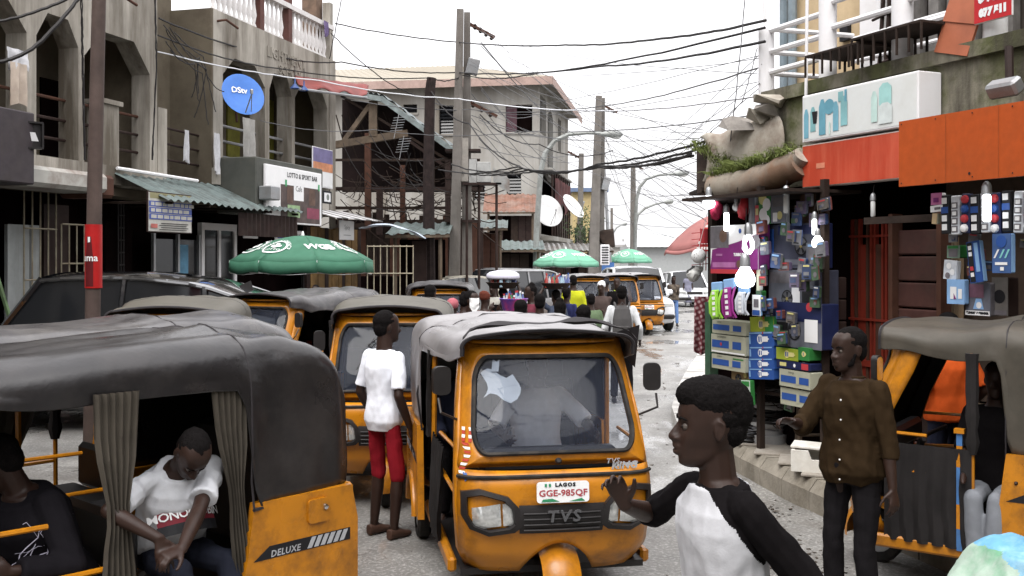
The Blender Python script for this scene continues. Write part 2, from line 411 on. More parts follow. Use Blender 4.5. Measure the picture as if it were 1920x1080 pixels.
def sculpt(ob, c, f, u, l, k):
    me = ob.data; n = len(me.vertices); co = np.empty(n*3, np.float32); me.vertices.foreach_get('co', co); co = co.reshape(-1, 3)
    r = (co-np.array(c))/k; L = np.stack([r @ np.array(l), r @ np.array(f), r @ np.array(u)], 1); d = np.zeros_like(L)
    for (a, b, e, w, amp) in SCULPT:
        for s in ((-1, 1) if a else (1,)):
            q = L-np.array([a*s, b, e]); g = np.exp(-(q**2).sum(1)/(w*w))*amp; dr = np.array([a*s*.9, b, 0]); dr = dr/np.linalg.norm(dr); d += g[:, None]*dr
    g = np.exp(-((L[:, 2]+.0655)/.0028)**2)*np.exp(-(L[:, 0]/.020)**4)*(L[:, 1] > .06); d[:, 1] -= .0045*g            # mouth line
    co = co+k*(d[:, :1]*np.array(l)+d[:, 1:2]*np.array(f)+d[:, 2:]*np.array(u)); me.vertices.foreach_set('co', co.astype(np.float32).ravel()); me.update()
def person(name, label, loc, rz, H=1.72, group=None, skin=SKIN, shirt=None, pants=None, sleeve=.45, pleg=.97, vox=.014, lean=(0,0), twist=0, hyaw=0, hpitch=0, hroll=0,
           wL=None, wR=None, eL=(.3,1,-.2), eR=(-.3,1,-.2), fL=None, fR=None, kL=(.1,-1,0), kR=(-.1,-1,0), pel=None, hair='short', detail=False, hem=-.03, girth=1., loose=.012,
           shoes=BLK, hands=None, wr=.006, shirtfn=None, shirtmats=None, dress=None, lower=True, cat='person', collar=None, hairm=HAIR, headk=1., nude=.86, svox=None):
    root = thing(name, label, cat, loc, rz, group); h = H/1.75
    p = Vector(pel) if pel else V(0, 0, .525*H)
    up = V(lean[0], lean[1], 1).normalized(); tl = .305*H
    X0 = V(1,0,0); X1 = Matrix.Rotation(R(twist), 3, 'Z') @ V(1,0,0); X1 = (X1-up*X1.dot(up)).normalized()
    def ax(t):
        x = X0.lerp(X1, max(0, min(1, t))).normalized(); u2 = V(0,0,1).lerp(up, max(0, min(1, t*1.6))).normalized(); x = (x-u2*x.dot(u2)).normalized(); return x, u2.cross(x)
    bend = V(up.x, up.y, 0)
    def sp(t): return p+up*(tl*t)-bend*(tl*.12*math.sin(math.pi*max(0, min(1, t)))*(-1))
    prof = ((-.14,.070,.058),(-.02,.096,.072),(.10,.098,.070),(.35,.086,.062),(.55,.092,.066),(.75,.096,.070),(.86,.090,.062),(.95,.066,.048),(1.05,.040,.040))
    def torso(pv, k, off, t0, t1, flare=0):
        secs = []
        ts = [q for q in prof if t0 < q[0] < t1]
        def at(t):
            for a, b in zip(prof, prof[1:]):
                if a[0] <= t <= b[0]:
                    w = (t-a[0])/(b[0]-a[0]); return (t, a[1]+(b[1]-a[1])*w, a[2]+(b[2]-a[2])*w)
            return (t, prof[0][1], prof[0][2]) if t < prof[0][0] else (t, prof[-1][1], prof[-1][2])
        for (t, rx, ry) in [at(t0)]+ts+[at(t1)]:
            x, y = ax(t); f = flare*max(0, .5-t)
            secs.append((sp(t), (rx*H*k*girth+off)*(1+f), (ry*H*k*girth+off)*(1+f), x, y))
        pv.loft(secs)
    sc = sp(.915); shL, shR = sc+X1*.097*H, sc-X1*.097*H
    hipL, hipR = p+V(.052*H,0,-.02*H), p-V(.052*H,0,.02*H)
    wL = Vector(wL) if wL else shL+V(.045*H,-.02*H,-.315*H); wR = Vector(wR) if wR else shR+V(-.045*H,-.02*H,-.315*H)
    elL, wL = ik(shL, wL, .172*H, .150*H, eL); elR, wR = ik(shR, wR, .172*H, .150*H, eR)
    fL = Vector(fL) if fL else V(.065*H, .0, .045*H); fR = Vector(fR) if fR else V(-.065*H, .0, .045*H)
    knL, fL = ik(hipL, fL, .234*H, .229*H, kL); knR, fR = ik(hipR, fR, .234*H, .229*H, kR)
    nb = sp(1.0); hd = Matrix.Rotation(R(hyaw+twist*.5), 3, 'Z') @ Matrix.Rotation(R(hpitch), 3, 'X') @ Matrix.Rotation(R(hroll), 3, 'Y')
    f, l, u = hd @ V(0,-1,0), hd @ V(1,0,0), hd @ V(0,0,1)
    f = (f+bend*0).normalized()
    hk = h*headk
    hc = nb+up*.045*H+f*.030*h+u*.098*hk
    S_ = dict(root=root, head=hc, f=f, u=u, l=l, wL=wL, wR=wR, elL=elL, elR=elR, shL=shL, shR=shR, knL=knL, knR=knR, neck=nb, sp=sp, X1=X1, up=up)
    # --- body
    b = PV(); torso(b, nude, 0, -.12, 1.03)
    b.cap(nb-up*.03*h, hc-u*.045*hk-f*.018*hk, .066*h, .059*h); b.cap(nb-up*.02*h+X1*.05*h, nb+up*.035*h, .035*h, .04*h); b.cap(nb-up*.02*h-X1*.05*h, nb+up*.035*h, .035*h, .04*h)
    head_prims(b, hc, f, u, l, hk, detail)
    for sh, el, w in ((shL, elL, wL), (shR, elR, wR)):
        b.cap(sh, el, .042*h*girth, .038*h); m = el.lerp(w, .3); b.chain([el, m, w], [.038*h, .040*h, .026*h])
    hp = hands or {}
    for key, w, el, sg in (('L', wL, elL, -1), ('R', wR, elR, 1)):
        d = (w-el).normalized(); q = hp.get(key)
        if q: hand(b, w+d*.01, q.get('d', d), q['n'], q['t'], .98*h, q.get('curl', (25,30,20)), q.get('spread', 6), q.get('point'))
        elif vox < .011: hand(b, w+d*.01, d, V(sg, .25, 0), V(0,-1,.2), .98*h, (18,24,16))
        else:
            b.ell(w+d*.055*h, (.020*h,.036*h,.052*h), d.to_track_quat('Z', 'Y').to_matrix()); b.cap(w+d*.06*h, w+d*.115*h+V(0,-.012,0), .026*h, .014*h); b.cap(w+d*.02*h, w+d*.06*h+V(0,-.045*h,0), .013*h, .010*h)
    if lower:
        for hi, kn, ft in ((hipL, knL, fL), (hipR, knR, fR)):
            m = kn.lerp(ft, .3); b.cap(hi, kn, .070*h*girth, .050*h); b.chain([kn, m, ft], [.048*h, .052*h, .032*h]); b.cap(ft, ft+V(0,-.09,-.045)*h, .03*h, .028*h)
    bo = b.build('body', skin, root, vox, smooth=4 if detail else 2, fac=.45 if detail else .5)
    if detail: sculpt(bo, hc, f, u, l, hk)
    # --- hair
    M = Matrix((l, f, u)).transposed(); P = lambda a, b_, e: hc+l*(a*hk)+f*(b_*hk)+u*(e*hk)
    hv = PV(); hv_v = max(vox*.8, .006); hw = 0
    if hair in ('short', 'buzz'):
        g = .007 if hair == 'short' else .0035
        hv.ell(P(0,-.022,.050), ((.074+g)*hk, (.094+g)*hk, (.079+g)*hk), M); hv.ell(P(0,-.045,.0), ((.066+g)*hk,(.066+g)*hk,(.075+g)*hk), M); hw = .002
    elif hair == 'afro':
        hv.ell(P(0,-.012,.078), (.082*hk,.102*hk,.074*hk), M); hv.ell(P(0,.018,.092), (.070*hk,.082*hk,.054*hk), M); hv.ell(P(0,-.060,.055), (.070*hk,.072*hk,.085*hk), M); hv.ell(P(0,-.035,.035), (.0775*hk,.070*hk,.06*hk), M)
        hv.ell(P(0,-.052,-.005), (.066*hk,.062*hk,.06*hk), M); hw = .0030
    elif hair == 'bun':
        hv.ell(P(0,-.02,.05), (.082*hk,.103*hk,.087*hk), M); hv.ell(P(0,-.03,.13), (.05*hk,.05*hk,.04*hk), M); hv.ell(P(0,-.05,.0), (.072*hk,.07*hk,.08*hk), M); hw = .004
    elif hair == 'long':
        hv.ell(P(0,-.02,.05), (.084*hk,.105*hk,.088*hk), M); hv.ell(P(0,-.055,-.05), (.080*hk,.06*hk,.15*hk), M); hw = .006
    elif hair in ('wrap', 'cap'):
        hv.ell(P(0,-.02,.055), (.088*hk,.108*hk,.09*hk), M)
        if hair == 'cap': hv.ell(P(0,.09,.05), (.06*hk,.07*hk,.012*hk), M)
        else: hv.ell(P(0,-.06,.09), (.07*hk,.07*hk,.06*hk), M)
        hw = .003
    if hair != 'bald': hv.build({'wrap': 'head_wrap', 'cap': 'cap'}.get(hair, 'hair'), hairm, root, hv_v, smooth=1, wr=hw, wsc=130 if hair == 'afro' else 30, wst=(1,1,1))
    if detail:
        for s in (-1, 1):
            e = MB(); e.use(EYEW)
            ev = PV(); ev.ell((0,0,0), (.0112*hk,)*3)
            e.add(ev.mb.v, ev.mb.f); e.use(EYEK); e.hull([V(0,-.0118,0)*hk]+[V(.006*math.cos(a), -.0112, .006*math.sin(a))*hk for a in np.linspace(0, 6.2, 10)]+[V(.005*math.cos(a), -.0135, .005*math.sin(a))*hk for a in np.linspace(0, 6.2, 10)])
            eo = e.build('eye', None, root, smooth=True); eo.matrix_local = Matrix.Translation(P(s*.031,.0715,.003)) @ M.to_4x4() @ Matrix.Rotation(math.pi, 4, 'Z')
            bv = PV(); bv.chain([P(s*.013,.0905,.022), P(s*.030,.0875,.028), P(s*.048,.073,.023)], [.0032*hk, .0040*hk, .0026*hk]); bv.build('eyebrow', HAIR, root, .0025, smooth=1)
    # --- clothes
    if pants is not None and dress is None and lower:
        t = PV(); torso(t, 1, .006, -.14, .22)
        for hi, kn, ft in ((hipL, knL, fL), (hipR, knR, fR)):
            t.cap(hi, hi.lerp(kn, .3), .078*h*girth, .074*h*girth)
            if pleg > .5:
                e = kn.lerp(ft, (pleg-.5)*2); t.cap(hi.lerp(kn, .3), kn, .076*h*girth, .060*h); t.cap(kn, kn, .060*h); t.cone([kn, kn.lerp(e, .4), e], [.060*h, .060*h, .052*h])
            else: t.cone([hi, hi.lerp(kn, pleg*2)], [.08*h, .074*h])
        t.build('shorts' if pleg < .7 else 'trousers', pants, root, max(vox, .008), smooth=2, wr=wr, wsc=8)
    if dress is not None:
        t = PV(); x, y = V(1,0,0), V(0,1,0)
        t.loft([(V(p.x,p.y,.13*H), .125*H, .10*H, x, y), (V(p.x,p.y,.3*H), .115*H, .095*H, x, y), (V(p.x,p.y,.5*H), .108*H*girth, .082*H*girth, x, y), (sp(.3), .09*H*girth, .066*H*girth, x, y)])
        t.build('skirt', dress, root, max(vox, .012), smooth=2, wr=.012, wsc=9, wst=(1,1,.15))
    if shirt is not None or shirtmats:
        t = PV(); torso(t, 1, loose, hem, 1.0, .12)
        t.cap(sc-X1*.05*H, sc+X1*.05*H, .046*h+loose*.5, .046*h+loose*.5)
        for sh, el, w, sg in ((shL, elL, wL, 1), (shR, elR, wR, -1)):
            t.cap(nb-up*.045*h+X1*sg*.035*H, sh, .036*h+loose*.5, .044*h*girth+loose*.5)
            if sleeve <= .5:
                e = sh.lerp(el, sleeve*2); t.cap(sh, sh.lerp(e, .35), .046*h*girth+loose*.5, .048*h*girth+loose*.7); t.cone([sh.lerp(e, .2), sh.lerp(e, .5), e], [.046*h*girth+loose*.6, .049*h*girth+loose*.8, .050*h*girth+loose*1.1])
            else:
                e = el.lerp(w, (sleeve-.5)*2); t.cap(sh, el, .047*h*girth+loose*.6, .044*h+loose*.7); t.cone([el, el.lerp(e, .5), e], [.044*h+loose*.7, .042*h+loose*.7, .034*h+loose*.7])
        t.build('dress_top' if dress is not None else 'shirt', shirtmats or shirt, root, svox or max(vox, .007), smooth=2, wr=wr, wsc=10, matfn=(lambda pc: shirtfn(pc, S_)) if shirtfn else None)
    if collar is not None:
        cv = PV(); c0 = nb+up*.02*h
        for i in range(12):
            a0, a1 = 2*math.pi*i/12, 2*math.pi*(i+1)/12
            if 8 <= i <= 9: continue
            q = lambda a, z: c0+X1*(math.cos(a)*.066*h)+up.cross(X1)*(math.sin(a)*.062*h)+up*z
            cv.cap(q(a0, .0), q(a1, .0), .009*h); cv.cap(q(a0, -.022*h)*1, q(a1, -.022*h), .013*h)
        cv.build('collar', collar, root, max(.005, vox*.6), smooth=2)
    if shoes is not None and lower:
        for ft, kn in ((fL, knL), (fR, knR)):
            sv = PV(); sv.loft([(ft+V(0,.055,-.035)*h, .034*h, .042*h, V(1,0,0), V(0,0,1)), (ft+V(0,-.03,-.035)*h, .042*h, .042*h, V(1,0,0), V(0,0,1)), (ft+V(0,-.11,-.05)*h, .046*h, .028*h, V(1,0,0), V(0,0,1)), (ft+V(0,-.165,-.055)*h, .034*h, .020*h, V(1,0,0), V(0,0,1))], 12)
            sv.build('shoe', shoes, root, max(vox, .009), smooth=2)
    return S_
# ------------------------------------------------------------------ auto rickshaws
def lerpt(tab, z):
    if z <= tab[0][0]: return tab[0][1]
    for a, b in zip(tab, tab[1:]):
        if z <= b[0]:
            w = (z-a[0])/(b[0]-a[0]); w = w*w*(3-2*w)*.5+w*.5; return a[1]+(b[1]-a[1])*w
    return tab[-1][1]
TW = ((.26,.47),(.45,.535),(.75,.555),(.95,.545),(1.2,.53),(1.72,.475))
TY = ((.26,-1.08),(.45,-1.20),(.66,-1.25),(.88,-1.235),(.94,-1.19),(1.05,-1.155),(1.62,-.895),(1.70,-.84),(1.74,-.78))
def TF(s, z, off=0.):
    w = lerpt(TW, z); y = lerpt(TY, z); a = abs(s)
    return Vector((w*s*(1-.01*a**8), y+.07*a**2+.09*a**8-off, z))
LENS = mat('headlight_lens', (.55,.56,.55), .08, .6, var=.25, scale=40)
SEAT = mat('black_seat_vinyl', (.010,.009,.009), .5, 0, var=.2)
STRIPE = mat('silver_print', (.42,.43,.45), .5, .2, var=.1)
CURT = mat('olive_grey_curtain', (.060,.051,.040), .9, 0, var=.25, scale=5)
CURTK = mat('black_curtain', (.016,.014,.014), .85, 0, var=.3, scale=6)
def curtain(name, m, parent, top0, top1, bot0, bot1, tie=None, folds=7, amp=.022, nz=14):
    top0, top1, bot0, bot1 = map(Vector, (top0, top1, bot0, bot1)); nu = folds*5
    out = (top1-top0).cross(bot0-top0).normalized()
    def fn(i, j):
        p = top0.lerp(top1, i).lerp(bot0.lerp(bot1, i), j); c = top0.lerp(top1, .5).lerp(bot0.lerp(bot1, .5), j)
        if tie: g = math.exp(-((j-tie)/.14)**2)*.45; p = p.lerp(c, g)
        return p+out*(amp*math.sin(i*folds*2*math.pi+2*math.sin(j*3))*(.6+.4*j)+.01*mnoise.noise(p*6))
    b = MB(); b.grid(nu, nz, fn); return b.build(name, m, parent, smooth=True)
def make_tuk(label, loc, rz, canopy=VIN, y0=.30, yp=None, wiper=True, seed=1, plate=True, deluxe=False, near=False, sag_=.012, group='yellow auto rickshaws jammed in the street', crown=0., post=True, flap=False, brand=False, name='auto_rickshaw', ym=YEL):
    yp = y0-.30 if yp is None else yp; sc_ = min(1, (1.27-y0)/.97); rs = random.Random(seed); so_ = rs.uniform(0, 90)
    t = thing(name, label, 'auto rickshaw', loc, rz, group)
    # front cowl + windscreen frame
    b = MB(); ns, nz = 29, 18
    def zlow(s): return .30+.20*max(0, 1-(s/.42)**2)
    b.grid(ns, nz, lambda i, j: TF(-1+2*i, zlow(-1+2*i)+(.945-zlow(-1+2*i))*j))
    gi = rrect(1.70, .575, .15, 8, 0, 1.325); go = rrect(2.0, .81, .03, 8, 0, 1.325+.02)
    go = [(max(-1, min(1, s)), max(.945, min(1.712, z))) for s, z in go]
    for k in range(4):
        pass
    N = len(gi); K = 5
    b.grid(N, K, lambda i, j: TF(*[gi[int(round(i*N)) % N][q]*(1-j)+go[int(round(i*N)) % N][q]*j for q in (0, 1)]), cu=True)
    for sg in (-1, 1):                                           # cheek strips behind the front corners
        b.grid(12, 4, lambda i, j: (lambda p: Vector((p.x+sg*.012*math.sin(j*3), p.y+.15*j, p.z)))(TF(sg, .30+1.40*i)))
    # roof header
    b.grid(15, 4, lambda i, j: (lambda p: Vector((p.x, p.y+.12*j, p.z-.035*j)))(TF(-1+2*i, 1.712)))
    co_ = b.build('front_cowl', ym, t, smooth=50); co_.data.materials.append(BLK); sd_ = co_.modifiers.new('lining','SOLIDIFY'); sd_.thickness = .022; sd_.offset = -1; sd_.material_offset = 1
    w = MB(); gl = [TF(s*1.012, 1.325+(z-1.325)*1.015, -.012) for s, z in gi]; c = TF(0, 1.325, .0)
    w.grid(N, 6, lambda i, j: TF(gi[int(round(i*N)) % N][0]*(1-j*.999), 1.325+(gi[int(round(i*N)) % N][1]-1.325)*(1-j*.999), -.012), cu=True)
    ws = w.build('windscreen', WIND, t, smooth=True)
    se = MB(); se.tube([TF(s, z, .004) for s, z in gi], .0145, 6, closed=True); se.build('windscreen_seal', RUB, ws, smooth=True)
    # wiper
    wp = MB(); wp.tube([TF(.1, 1.60, .02), TF(-.35, 1.42, .03)], .006, 5); wp.tube([TF(-.22, 1.50, .03), TF(-.5, 1.22, .026)], .005, 4); wiper and wp.build('wiper', BLK, t)
    tr = MB(); tr.tube([TF(s, .915-.012*s*s, .012) for s in np.linspace(-1, 1, 25)], [.013]*25, 6); tr.build('bumper_trim', RUB, t, smooth=True)
    # headlights in a joined dark mask with grille
    for sg in (-1, 1):
        o = MB(); out = [(.97,.82),(.80,.845),(.52,.80),(.42,.735),(.40,.62),(.47,.585),(.72,.56),(.90,.60),(.97,.68)]
        nn = len(out); cx, cz = .70, .70
        o.grid(nn, 4, lambda i, j: TF(sg*(cx+(out[int(round(i*nn)) % nn][0]-cx)*(1, 1, .80, .74)[int(round(j*3))]), cz+(out[int(round(i*nn)) % nn][1]-cz)*(1, 1, .80, .72)[int(round(j*3))], (-.01, .035, .04, .012)[int(round(j*3))]), cu=True)
        ho = o.build('headlight', BLK, t, smooth=35)
        l = MB(); l.use(LENS)
        for (u0, u1) in ((.475, .575), (.595, .865)):
            l.grid(8, 6, lambda i, j: TF(sg*(u0+(u1-u0)*i), .625+.135*j-(.03*(i if u1 > .6 else 0)), .016+.012*math.sin(math.pi*i)*math.sin(math.pi*j)))
        l.build('lens', None, ho, smooth=True)
    g = MB(); g.use(BLK); g.grid(13, 4, lambda i, j: TF(-.42+.84*i, .575+.175*j, .02+(.012 if 0 < j < 1 else 0)))
    for k in range(4): g.tube([TF(-.38+.76*q/8, .60+.034*k+.0*q, .036) for q in range(9)], .006, 5)
    go_ = g.build('grille', None, t, smooth=40)
    if brand:
        lt = MB(); M = T(0, TF(0, .69).y-.055, .685); lt.text('TVS', .095, M, .006, 1.25, .12, bold=.002); lt.build('brand_letters', mat('grey_letters', (.10,.10,.105), .35, .3, var=.05), go_)
        kg = MB(); kg.text('TVS', .045, T(.30, TF(.54, .965).y-.022, .985) @ RZ(.10), .002, 1.1, .2); kg.text('KING', .06, T(.37, TF(.70, .94).y-.016, .952) @ RZ(.16), .002, 1.1, .2, bold=.002); kg.build('model_badge', STRIPE, t)
        lk = MB(); lk.lathe([(.018,0),(.02,.01),(.012,.022)], 10, T(0, TF(0, 1.0).y+.01, .992) @ RX(R(70))); lk.build('bonnet_lock', BLK, t)
    if plate:
        p = MB(); P0 = T(0, TF(0, .80).y-.045, .83) @ RX(R(-4)); p.use(WPRINT); p.prism(rrect(.285, .125, .018, 3), -.004, .004, M=P0); pl = p.build('licence_plate', None, t)
        q = MB(); P1 = P0 @ T(0,-.0065,0)
        q.use(mat('plate_red_ink', (.33,.05,.06), .6, var=0)).text(plate if isinstance(plate, str) else rs.choice(['KJA-402QE', 'EPE-518QH', 'LSR-733QA', 'AGL-160QD']), .053, P1 @ T(0,0,-.006), 0, .98, bold=.0012)
        q.use(KPRINT).text('LAGOS', .03, P1 @ T(.012,0,.043), 0, 1.25, bold=.002)
        q.use(mat('plate_green_ink', (.03,.22,.10), .6, var=0)).box(-.10,-.088,-.001,0,.034,.052, P1).box(-.078,-.066,-.001,0,.034,.052, P1).hull([(-.12,0,-.056),(-.02,0,-.056),(-.06,-.001,-.036),(-.11,-.001,-.04)], P1).hull([(.03,0,-.056),(.12,0,-.056),(.10,-.001,-.038)], P1)
        q.build('plate_print', None, pl)
    # front wheel and mudguard
    def wheel(x, y, rad=.205, wd=.095):
        o = MB(T(x, y, rad) @ RY(R(90)) if False else T(x, y, rad) @ Matrix.Rotation(R(90), 4, 'Y'))
        o.lathe([(rad*.62,-wd/2),(rad*.9,-wd/2),(rad,-wd*.32),(rad*1.0,wd*.32),(rad*.9,wd/2),(rad*.62,wd/2)], 20, cap=False); wo_ = o.build('wheel', RUB, t, smooth=40)
        h = MB(o.M); h.lathe([(rad*.62,-wd*.42),(rad*.5,-wd*.2),(.05,-wd*.3),(.05,wd*.3),(rad*.5,wd*.2),(rad*.62,wd*.42)], 16); h.build('rim', STEEL, wo_, smooth=40)
    wheel(0, -1.06); wheel(-.575, .80); wheel(.575, .80)
    m = MB()
    m.grid(15, 9, lambda i, j: (lambda a, s: Vector((.105*s, -1.08-math.cos(a)*(.265-.05*s*s), .225+math.sin(a)*(.255-.05*s*s))))(R(-12+175*i), -1+2*j)); m.build('front_mudguard', ym, t, smooth=True)
    # floor, sills, rear body
    fl = MB(); fl.box(-.52,.52,-1.02,1.2,.27,.31); fl.build('floor_pan', BLK, t)
    sl_ = MB()
    for sg in (-1, 1): sl_ = MB(); sl_.cbox((sg*.555, -.33+y0*.5, .31), (.05, 1.22+y0, .09), bev=.015); sl_.build('sill', ym, t)
    ou = [(min(.50,y0-.07),.29),(y0-.02,.70),(y0+.02,.985),(1.25,.985),(1.29,.80),(1.29,.30)]+[(.80+.285*math.cos(R(a)), .22+.285*math.sin(R(a))) for a in range(17, 168, 15)]
    for sg in (-1, 1):
        sd = MB(Matrix(((0,-1,0,0),(1,0,0,0),(0,0,1,0),(0,0,0,1))))     # (x,z) outline -> (y,z)
        sd.prism(ou, -sg*.612, -sg*.655); so2 = sd.build('rear_side_panel', ym, t)
        ar = MB(); ar.tube([V(sg*.648, .80+.30*math.cos(R(a)), .22+.30*math.sin(R(a))) for a in range(5, 176, 10)], .030, 8); ar.build('wheel_arch', ym, so2, smooth=True)
        if deluxe or near:
            d = MB(); X = sg*.6565
            Dm = T(X, 0, 0) @ RZ(R(90)*sg)
            d.use(KPRINT).prism([(-.50*sc_*sg,-.028),(.40*sc_*sg,-.028),(.40*sc_*sg,.036),(-.36*sc_*sg,.036)], -.001, .001, M=Dm @ T(sg*(y0+.52*sc_),0,.72))
            d.use(STRIPE).text('DELUXE', .046, Dm @ T(sg*(y0+.30*sc_), -.0025, .713), 0, 1.1, .15, bold=.001)
            for k in range(6):
                u = y0+.50*sc_+.062*sc_*k; d.prism([(sg*u,.697),(sg*(u+.042*sc_),.697),(sg*(u+.085*sc_),.752),(sg*(u+.043*sc_),.752)], -.0035, -.0025, M=Dm)
            d.build('side_decal', None, so2)
            ff = MB(); ff.prism(rrect(.13,.125,.02,3), -.012, .006, M=Dm @ T(sg*(y0+.60*sc_), 0, .885)); fo = ff.build('fuel_flap', ym, so2)
            kk = MB(); kk.lathe([(.016,0),(.014,.012),(.004,.014)], 10, Dm @ T(sg*(y0+.60*sc_+.04), -.012, .90) @ RX(R(90))); kk.build('flap_lock', CHR, fo)
    rb = MB(); rb.cbox((0, 1.275, .64), (1.24, .05, .69), bev=.02); rb.build('rear_panel', ym, t)
    # seats
    st = MB(); st.cbox((0, .68+y0*.3, .56), (1.14, .50, .16), bev=.04); st.cbox((0, 1.02, .92), (1.14, .12, .66), (R(-10),0,0), .04); st.build('passenger_seat', SEAT, t)
    ds = MB(); ds.cbox((0, -.18+y0*.2, .62), (.72, .36, .12), bev=.04); ds.cbox((0, -.18+y0*.2, .43), (.60, .28, .26), bev=.02); ds.cbox((0, .03+y0*.2, .80), (.72, .07, .30), bev=.03); ds.build('driver_seat', SEAT, t)
    hb = MB(); hb.tube([(-.33,-.62,.98),(-.12,-.70,.95),(0,-.72,.93),(.12,-.70,.95),(.33,-.62,.98)], .016, 7); hb.tube([(0,-.72,.93),(0,-.92,.35)], .03, 8); hb.cbox((0,-.88,.95), (.8,.12,.16), bev=.03); hb.build('handlebar', BLK, t)
    for sg in (-1, 1):
        bars = MB(); bars.tube([(sg*.56,yp,.32),(sg*.57,yp,.90),(sg*.565,yp-.01,1.60)], .016, 6)
        bars.tube([(sg*.545,-.98,.78),(sg*.56,yp-.36,.80),(sg*.57,yp,.80)], .013, 6); bars.tube([(sg*.53,-.88,1.04),(sg*.56,yp-.32,1.04)], .012, 6)
        bars.build('door_bars', ym, t)
    # canopy
    ys = [-.90,-.84,-.7,-.55,-.4,-.25,-.1,y0-.1,y0-.01,y0+.01]+list(np.linspace(y0+.1, 1.10, 8))+[1.16,1.21,1.25,1.275]
    Zt = ((-.90,1.778),(-.7,1.80),(-.35,1.80),(.2,1.832),(.8,1.835),(1.05,1.815),(1.15,1.785),(1.22,1.73),(1.275,1.62)); HWt = ((-.90,.515),(-.5,.56),(0,.615),(.4,.645),(1.0,.645),(1.18,.625),(1.275,.57))
    def sect(y):
        rx_ = lerpt(((-.9,.09),(-.3,.20)), y); rz_ = lerpt(((-.9,.07),(-.3,.165)), y); hw, zt = lerpt(HWt, y), lerpt(Zt, y)+crown*math.sin(math.pi*(y+.9)/2.2)
        zl = .955 if y > y0 else 1.555+.05*(y < -.6)-.035*abs(math.sin((y-y0)*math.pi/.62)) + .02
        out = []
        for k in range(5): u = k/5; z = zl+(zt-rz_-.035-zl)*u; out.append((-(hw-.0-.03*max(0, (z-1.0))), z))
        hx = hw-.03*(zt-1.2)
        for k in range(6): a = R(90*k/6); out.append((-(hx-rx_+rx_*math.cos(a)), zt-rz_-.035+rz_*math.sin(a)))
        for k in range(7): u = k/6; x = -(hx-rx_)*(1-u); out.append((x, zt-.035+.035*(1-(x/(hx-rx_))**2)))
        return out+[(-x, z) for x, z in reversed(out[:-1])]
    n = len(sect(0)); vs = []
    for y in ys:
        for (x, z) in sect(y):
            top = max(0, (z-1.5)/.3)
            d = sag_*mnoise.noise(Vector((x*2.6+so_, y*2.6, z*2)))+sag_*.7*mnoise.noise(Vector((x*6+so_, y*5, z*5)))-sag_*.9*(1-abs(mnoise.noise(Vector((x*3.1+so_, y*2.2, z*3.1)))))**6+sag_*.4*mnoise.noise(Vector((x*13+so_, y*11, z*9)))-sag_*1.6*top*abs(math.sin((y-y0)*math.pi/.62))*(1-abs(x)/.7)
            d *= min(1, max(0, (y+.92)/.3))
            vs.append((x+(d if abs(x) > .4 else 0)*(1 if x > 0 else -1), y, z+(d*1.3 if top > .3 else 0)))
    fs = [(i*n+k, i*n+k+1, (i+1)*n+k+1, (i+1)*n+k) for i in range(len(ys)-1) for k in range(n-1)]
    cv = MB(); cv.add(vs, fs)
    L = (len(ys)-1)*n; h2 = n//2
    back = []
    bv = []
    for k in range(h2+1):
        a, c2 = Vector(vs[L+k]), Vector(vs[L+n-1-k])
        for q in range(7):
            u = q/6; p = a.lerp(c2, u); p.y += .03*math.sin(math.pi*u)*min(1, (1.7-p.z)*2); bv.append(p)
    cv.add(bv, [(k*7+q, k*7+q+1, (k+1)*7+q+1, (k+1)*7+q) for k in range(h2) for q in range(6)])
    co = cv.build('canopy', canopy, t, smooth=60)
    sd = co.modifiers.new('thick', 'SOLIDIFY'); sd.thickness = .007; sd.offset = 1
    if near: m_ = co.modifiers.new('sub', 'SUBSURF'); m_.levels = 1; m_.render_levels = 1; co.modifiers.move(1, 0)
    hm = MB(); hm.tube([Vector(vs[k])+V(0,-.004,.004) for k in range(n)], .013, 6); hm.build('canopy_hem', VIND, co, smooth=True)
    for sg in (0, n-1): hm = MB(); hm.tube([Vector(vs[i*n+sg]) for i in range(len(ys)) if ys[i] > y0], .010, 5); hm.build('canopy_hem', VIND, co, smooth=True)
    for k in (8,):
        j = ys.index(y0+.01); hm = MB(); hm.tube([Vector(vs[j*n+q])*1.002 for q in range(n)], .006, 5)
    hm.build('canopy_seam', VIND, co, smooth=True)
    for sg in (-1, 1):                                           # mirrors
        mi = MB(); mi.tube([TF(sg*.99, 1.22)+V(0,.03,0), TF(sg, 1.24)+V(sg*.10,-.05,.04), TF(sg, 1.36)+V(sg*.12,-.06,0)], .008, 6)
        c = TF(sg, 1.47)+V(sg*.115,-.10,.0); mi.prism(rrect(.10,.18,.035,4), -.02, .025, M=T(*c) @ RZ(R(-12*sg))); mo = mi.build('mirror', BLK, t, smooth=40)
        g2 = MB(); g2.prism(rrect(.085,.16,.03,3), .026, .028, M=T(*c) @ RZ(R(-12*sg))); g2.build('mirror_glass', CHR, mo)
    if post:
        for sg in (-1, 1):
            r = MB(); r.tube([V(sg*.575, yp, z) for z in np.linspace(.95, 1.60, 9)], [.03+.022*abs(math.sin(k*1.7)) for k in range(9)], 8); r.build('rolled_curtain', CURTK, t, smooth=True)
    if flap:
        f_ = MB(); f_.grid(26, 5, lambda i, j: (lambda p: p+V(0, -.03-.05*j, .02+.035*math.sin(j*2.2)*(1+.5*math.sin(i*11))-.02*j+.02*mnoise.noise(V(i*7, j*2, 3))))(Vector(vs[5])*(1-i)+Vector(vs[n-6])*i+V(0,0,.105*math.sin(math.pi*i)**.4+.035)))
        f_.grid(5, 5, lambda i, j: TF(1, 1.70)+V(-.02+.13*i, -.02-.04*i+.10*j, .05+.05*i-.30*j*(.3+.7*i)))
        f_.build('loose_front_flap', VIND, t, smooth=True)
    return t
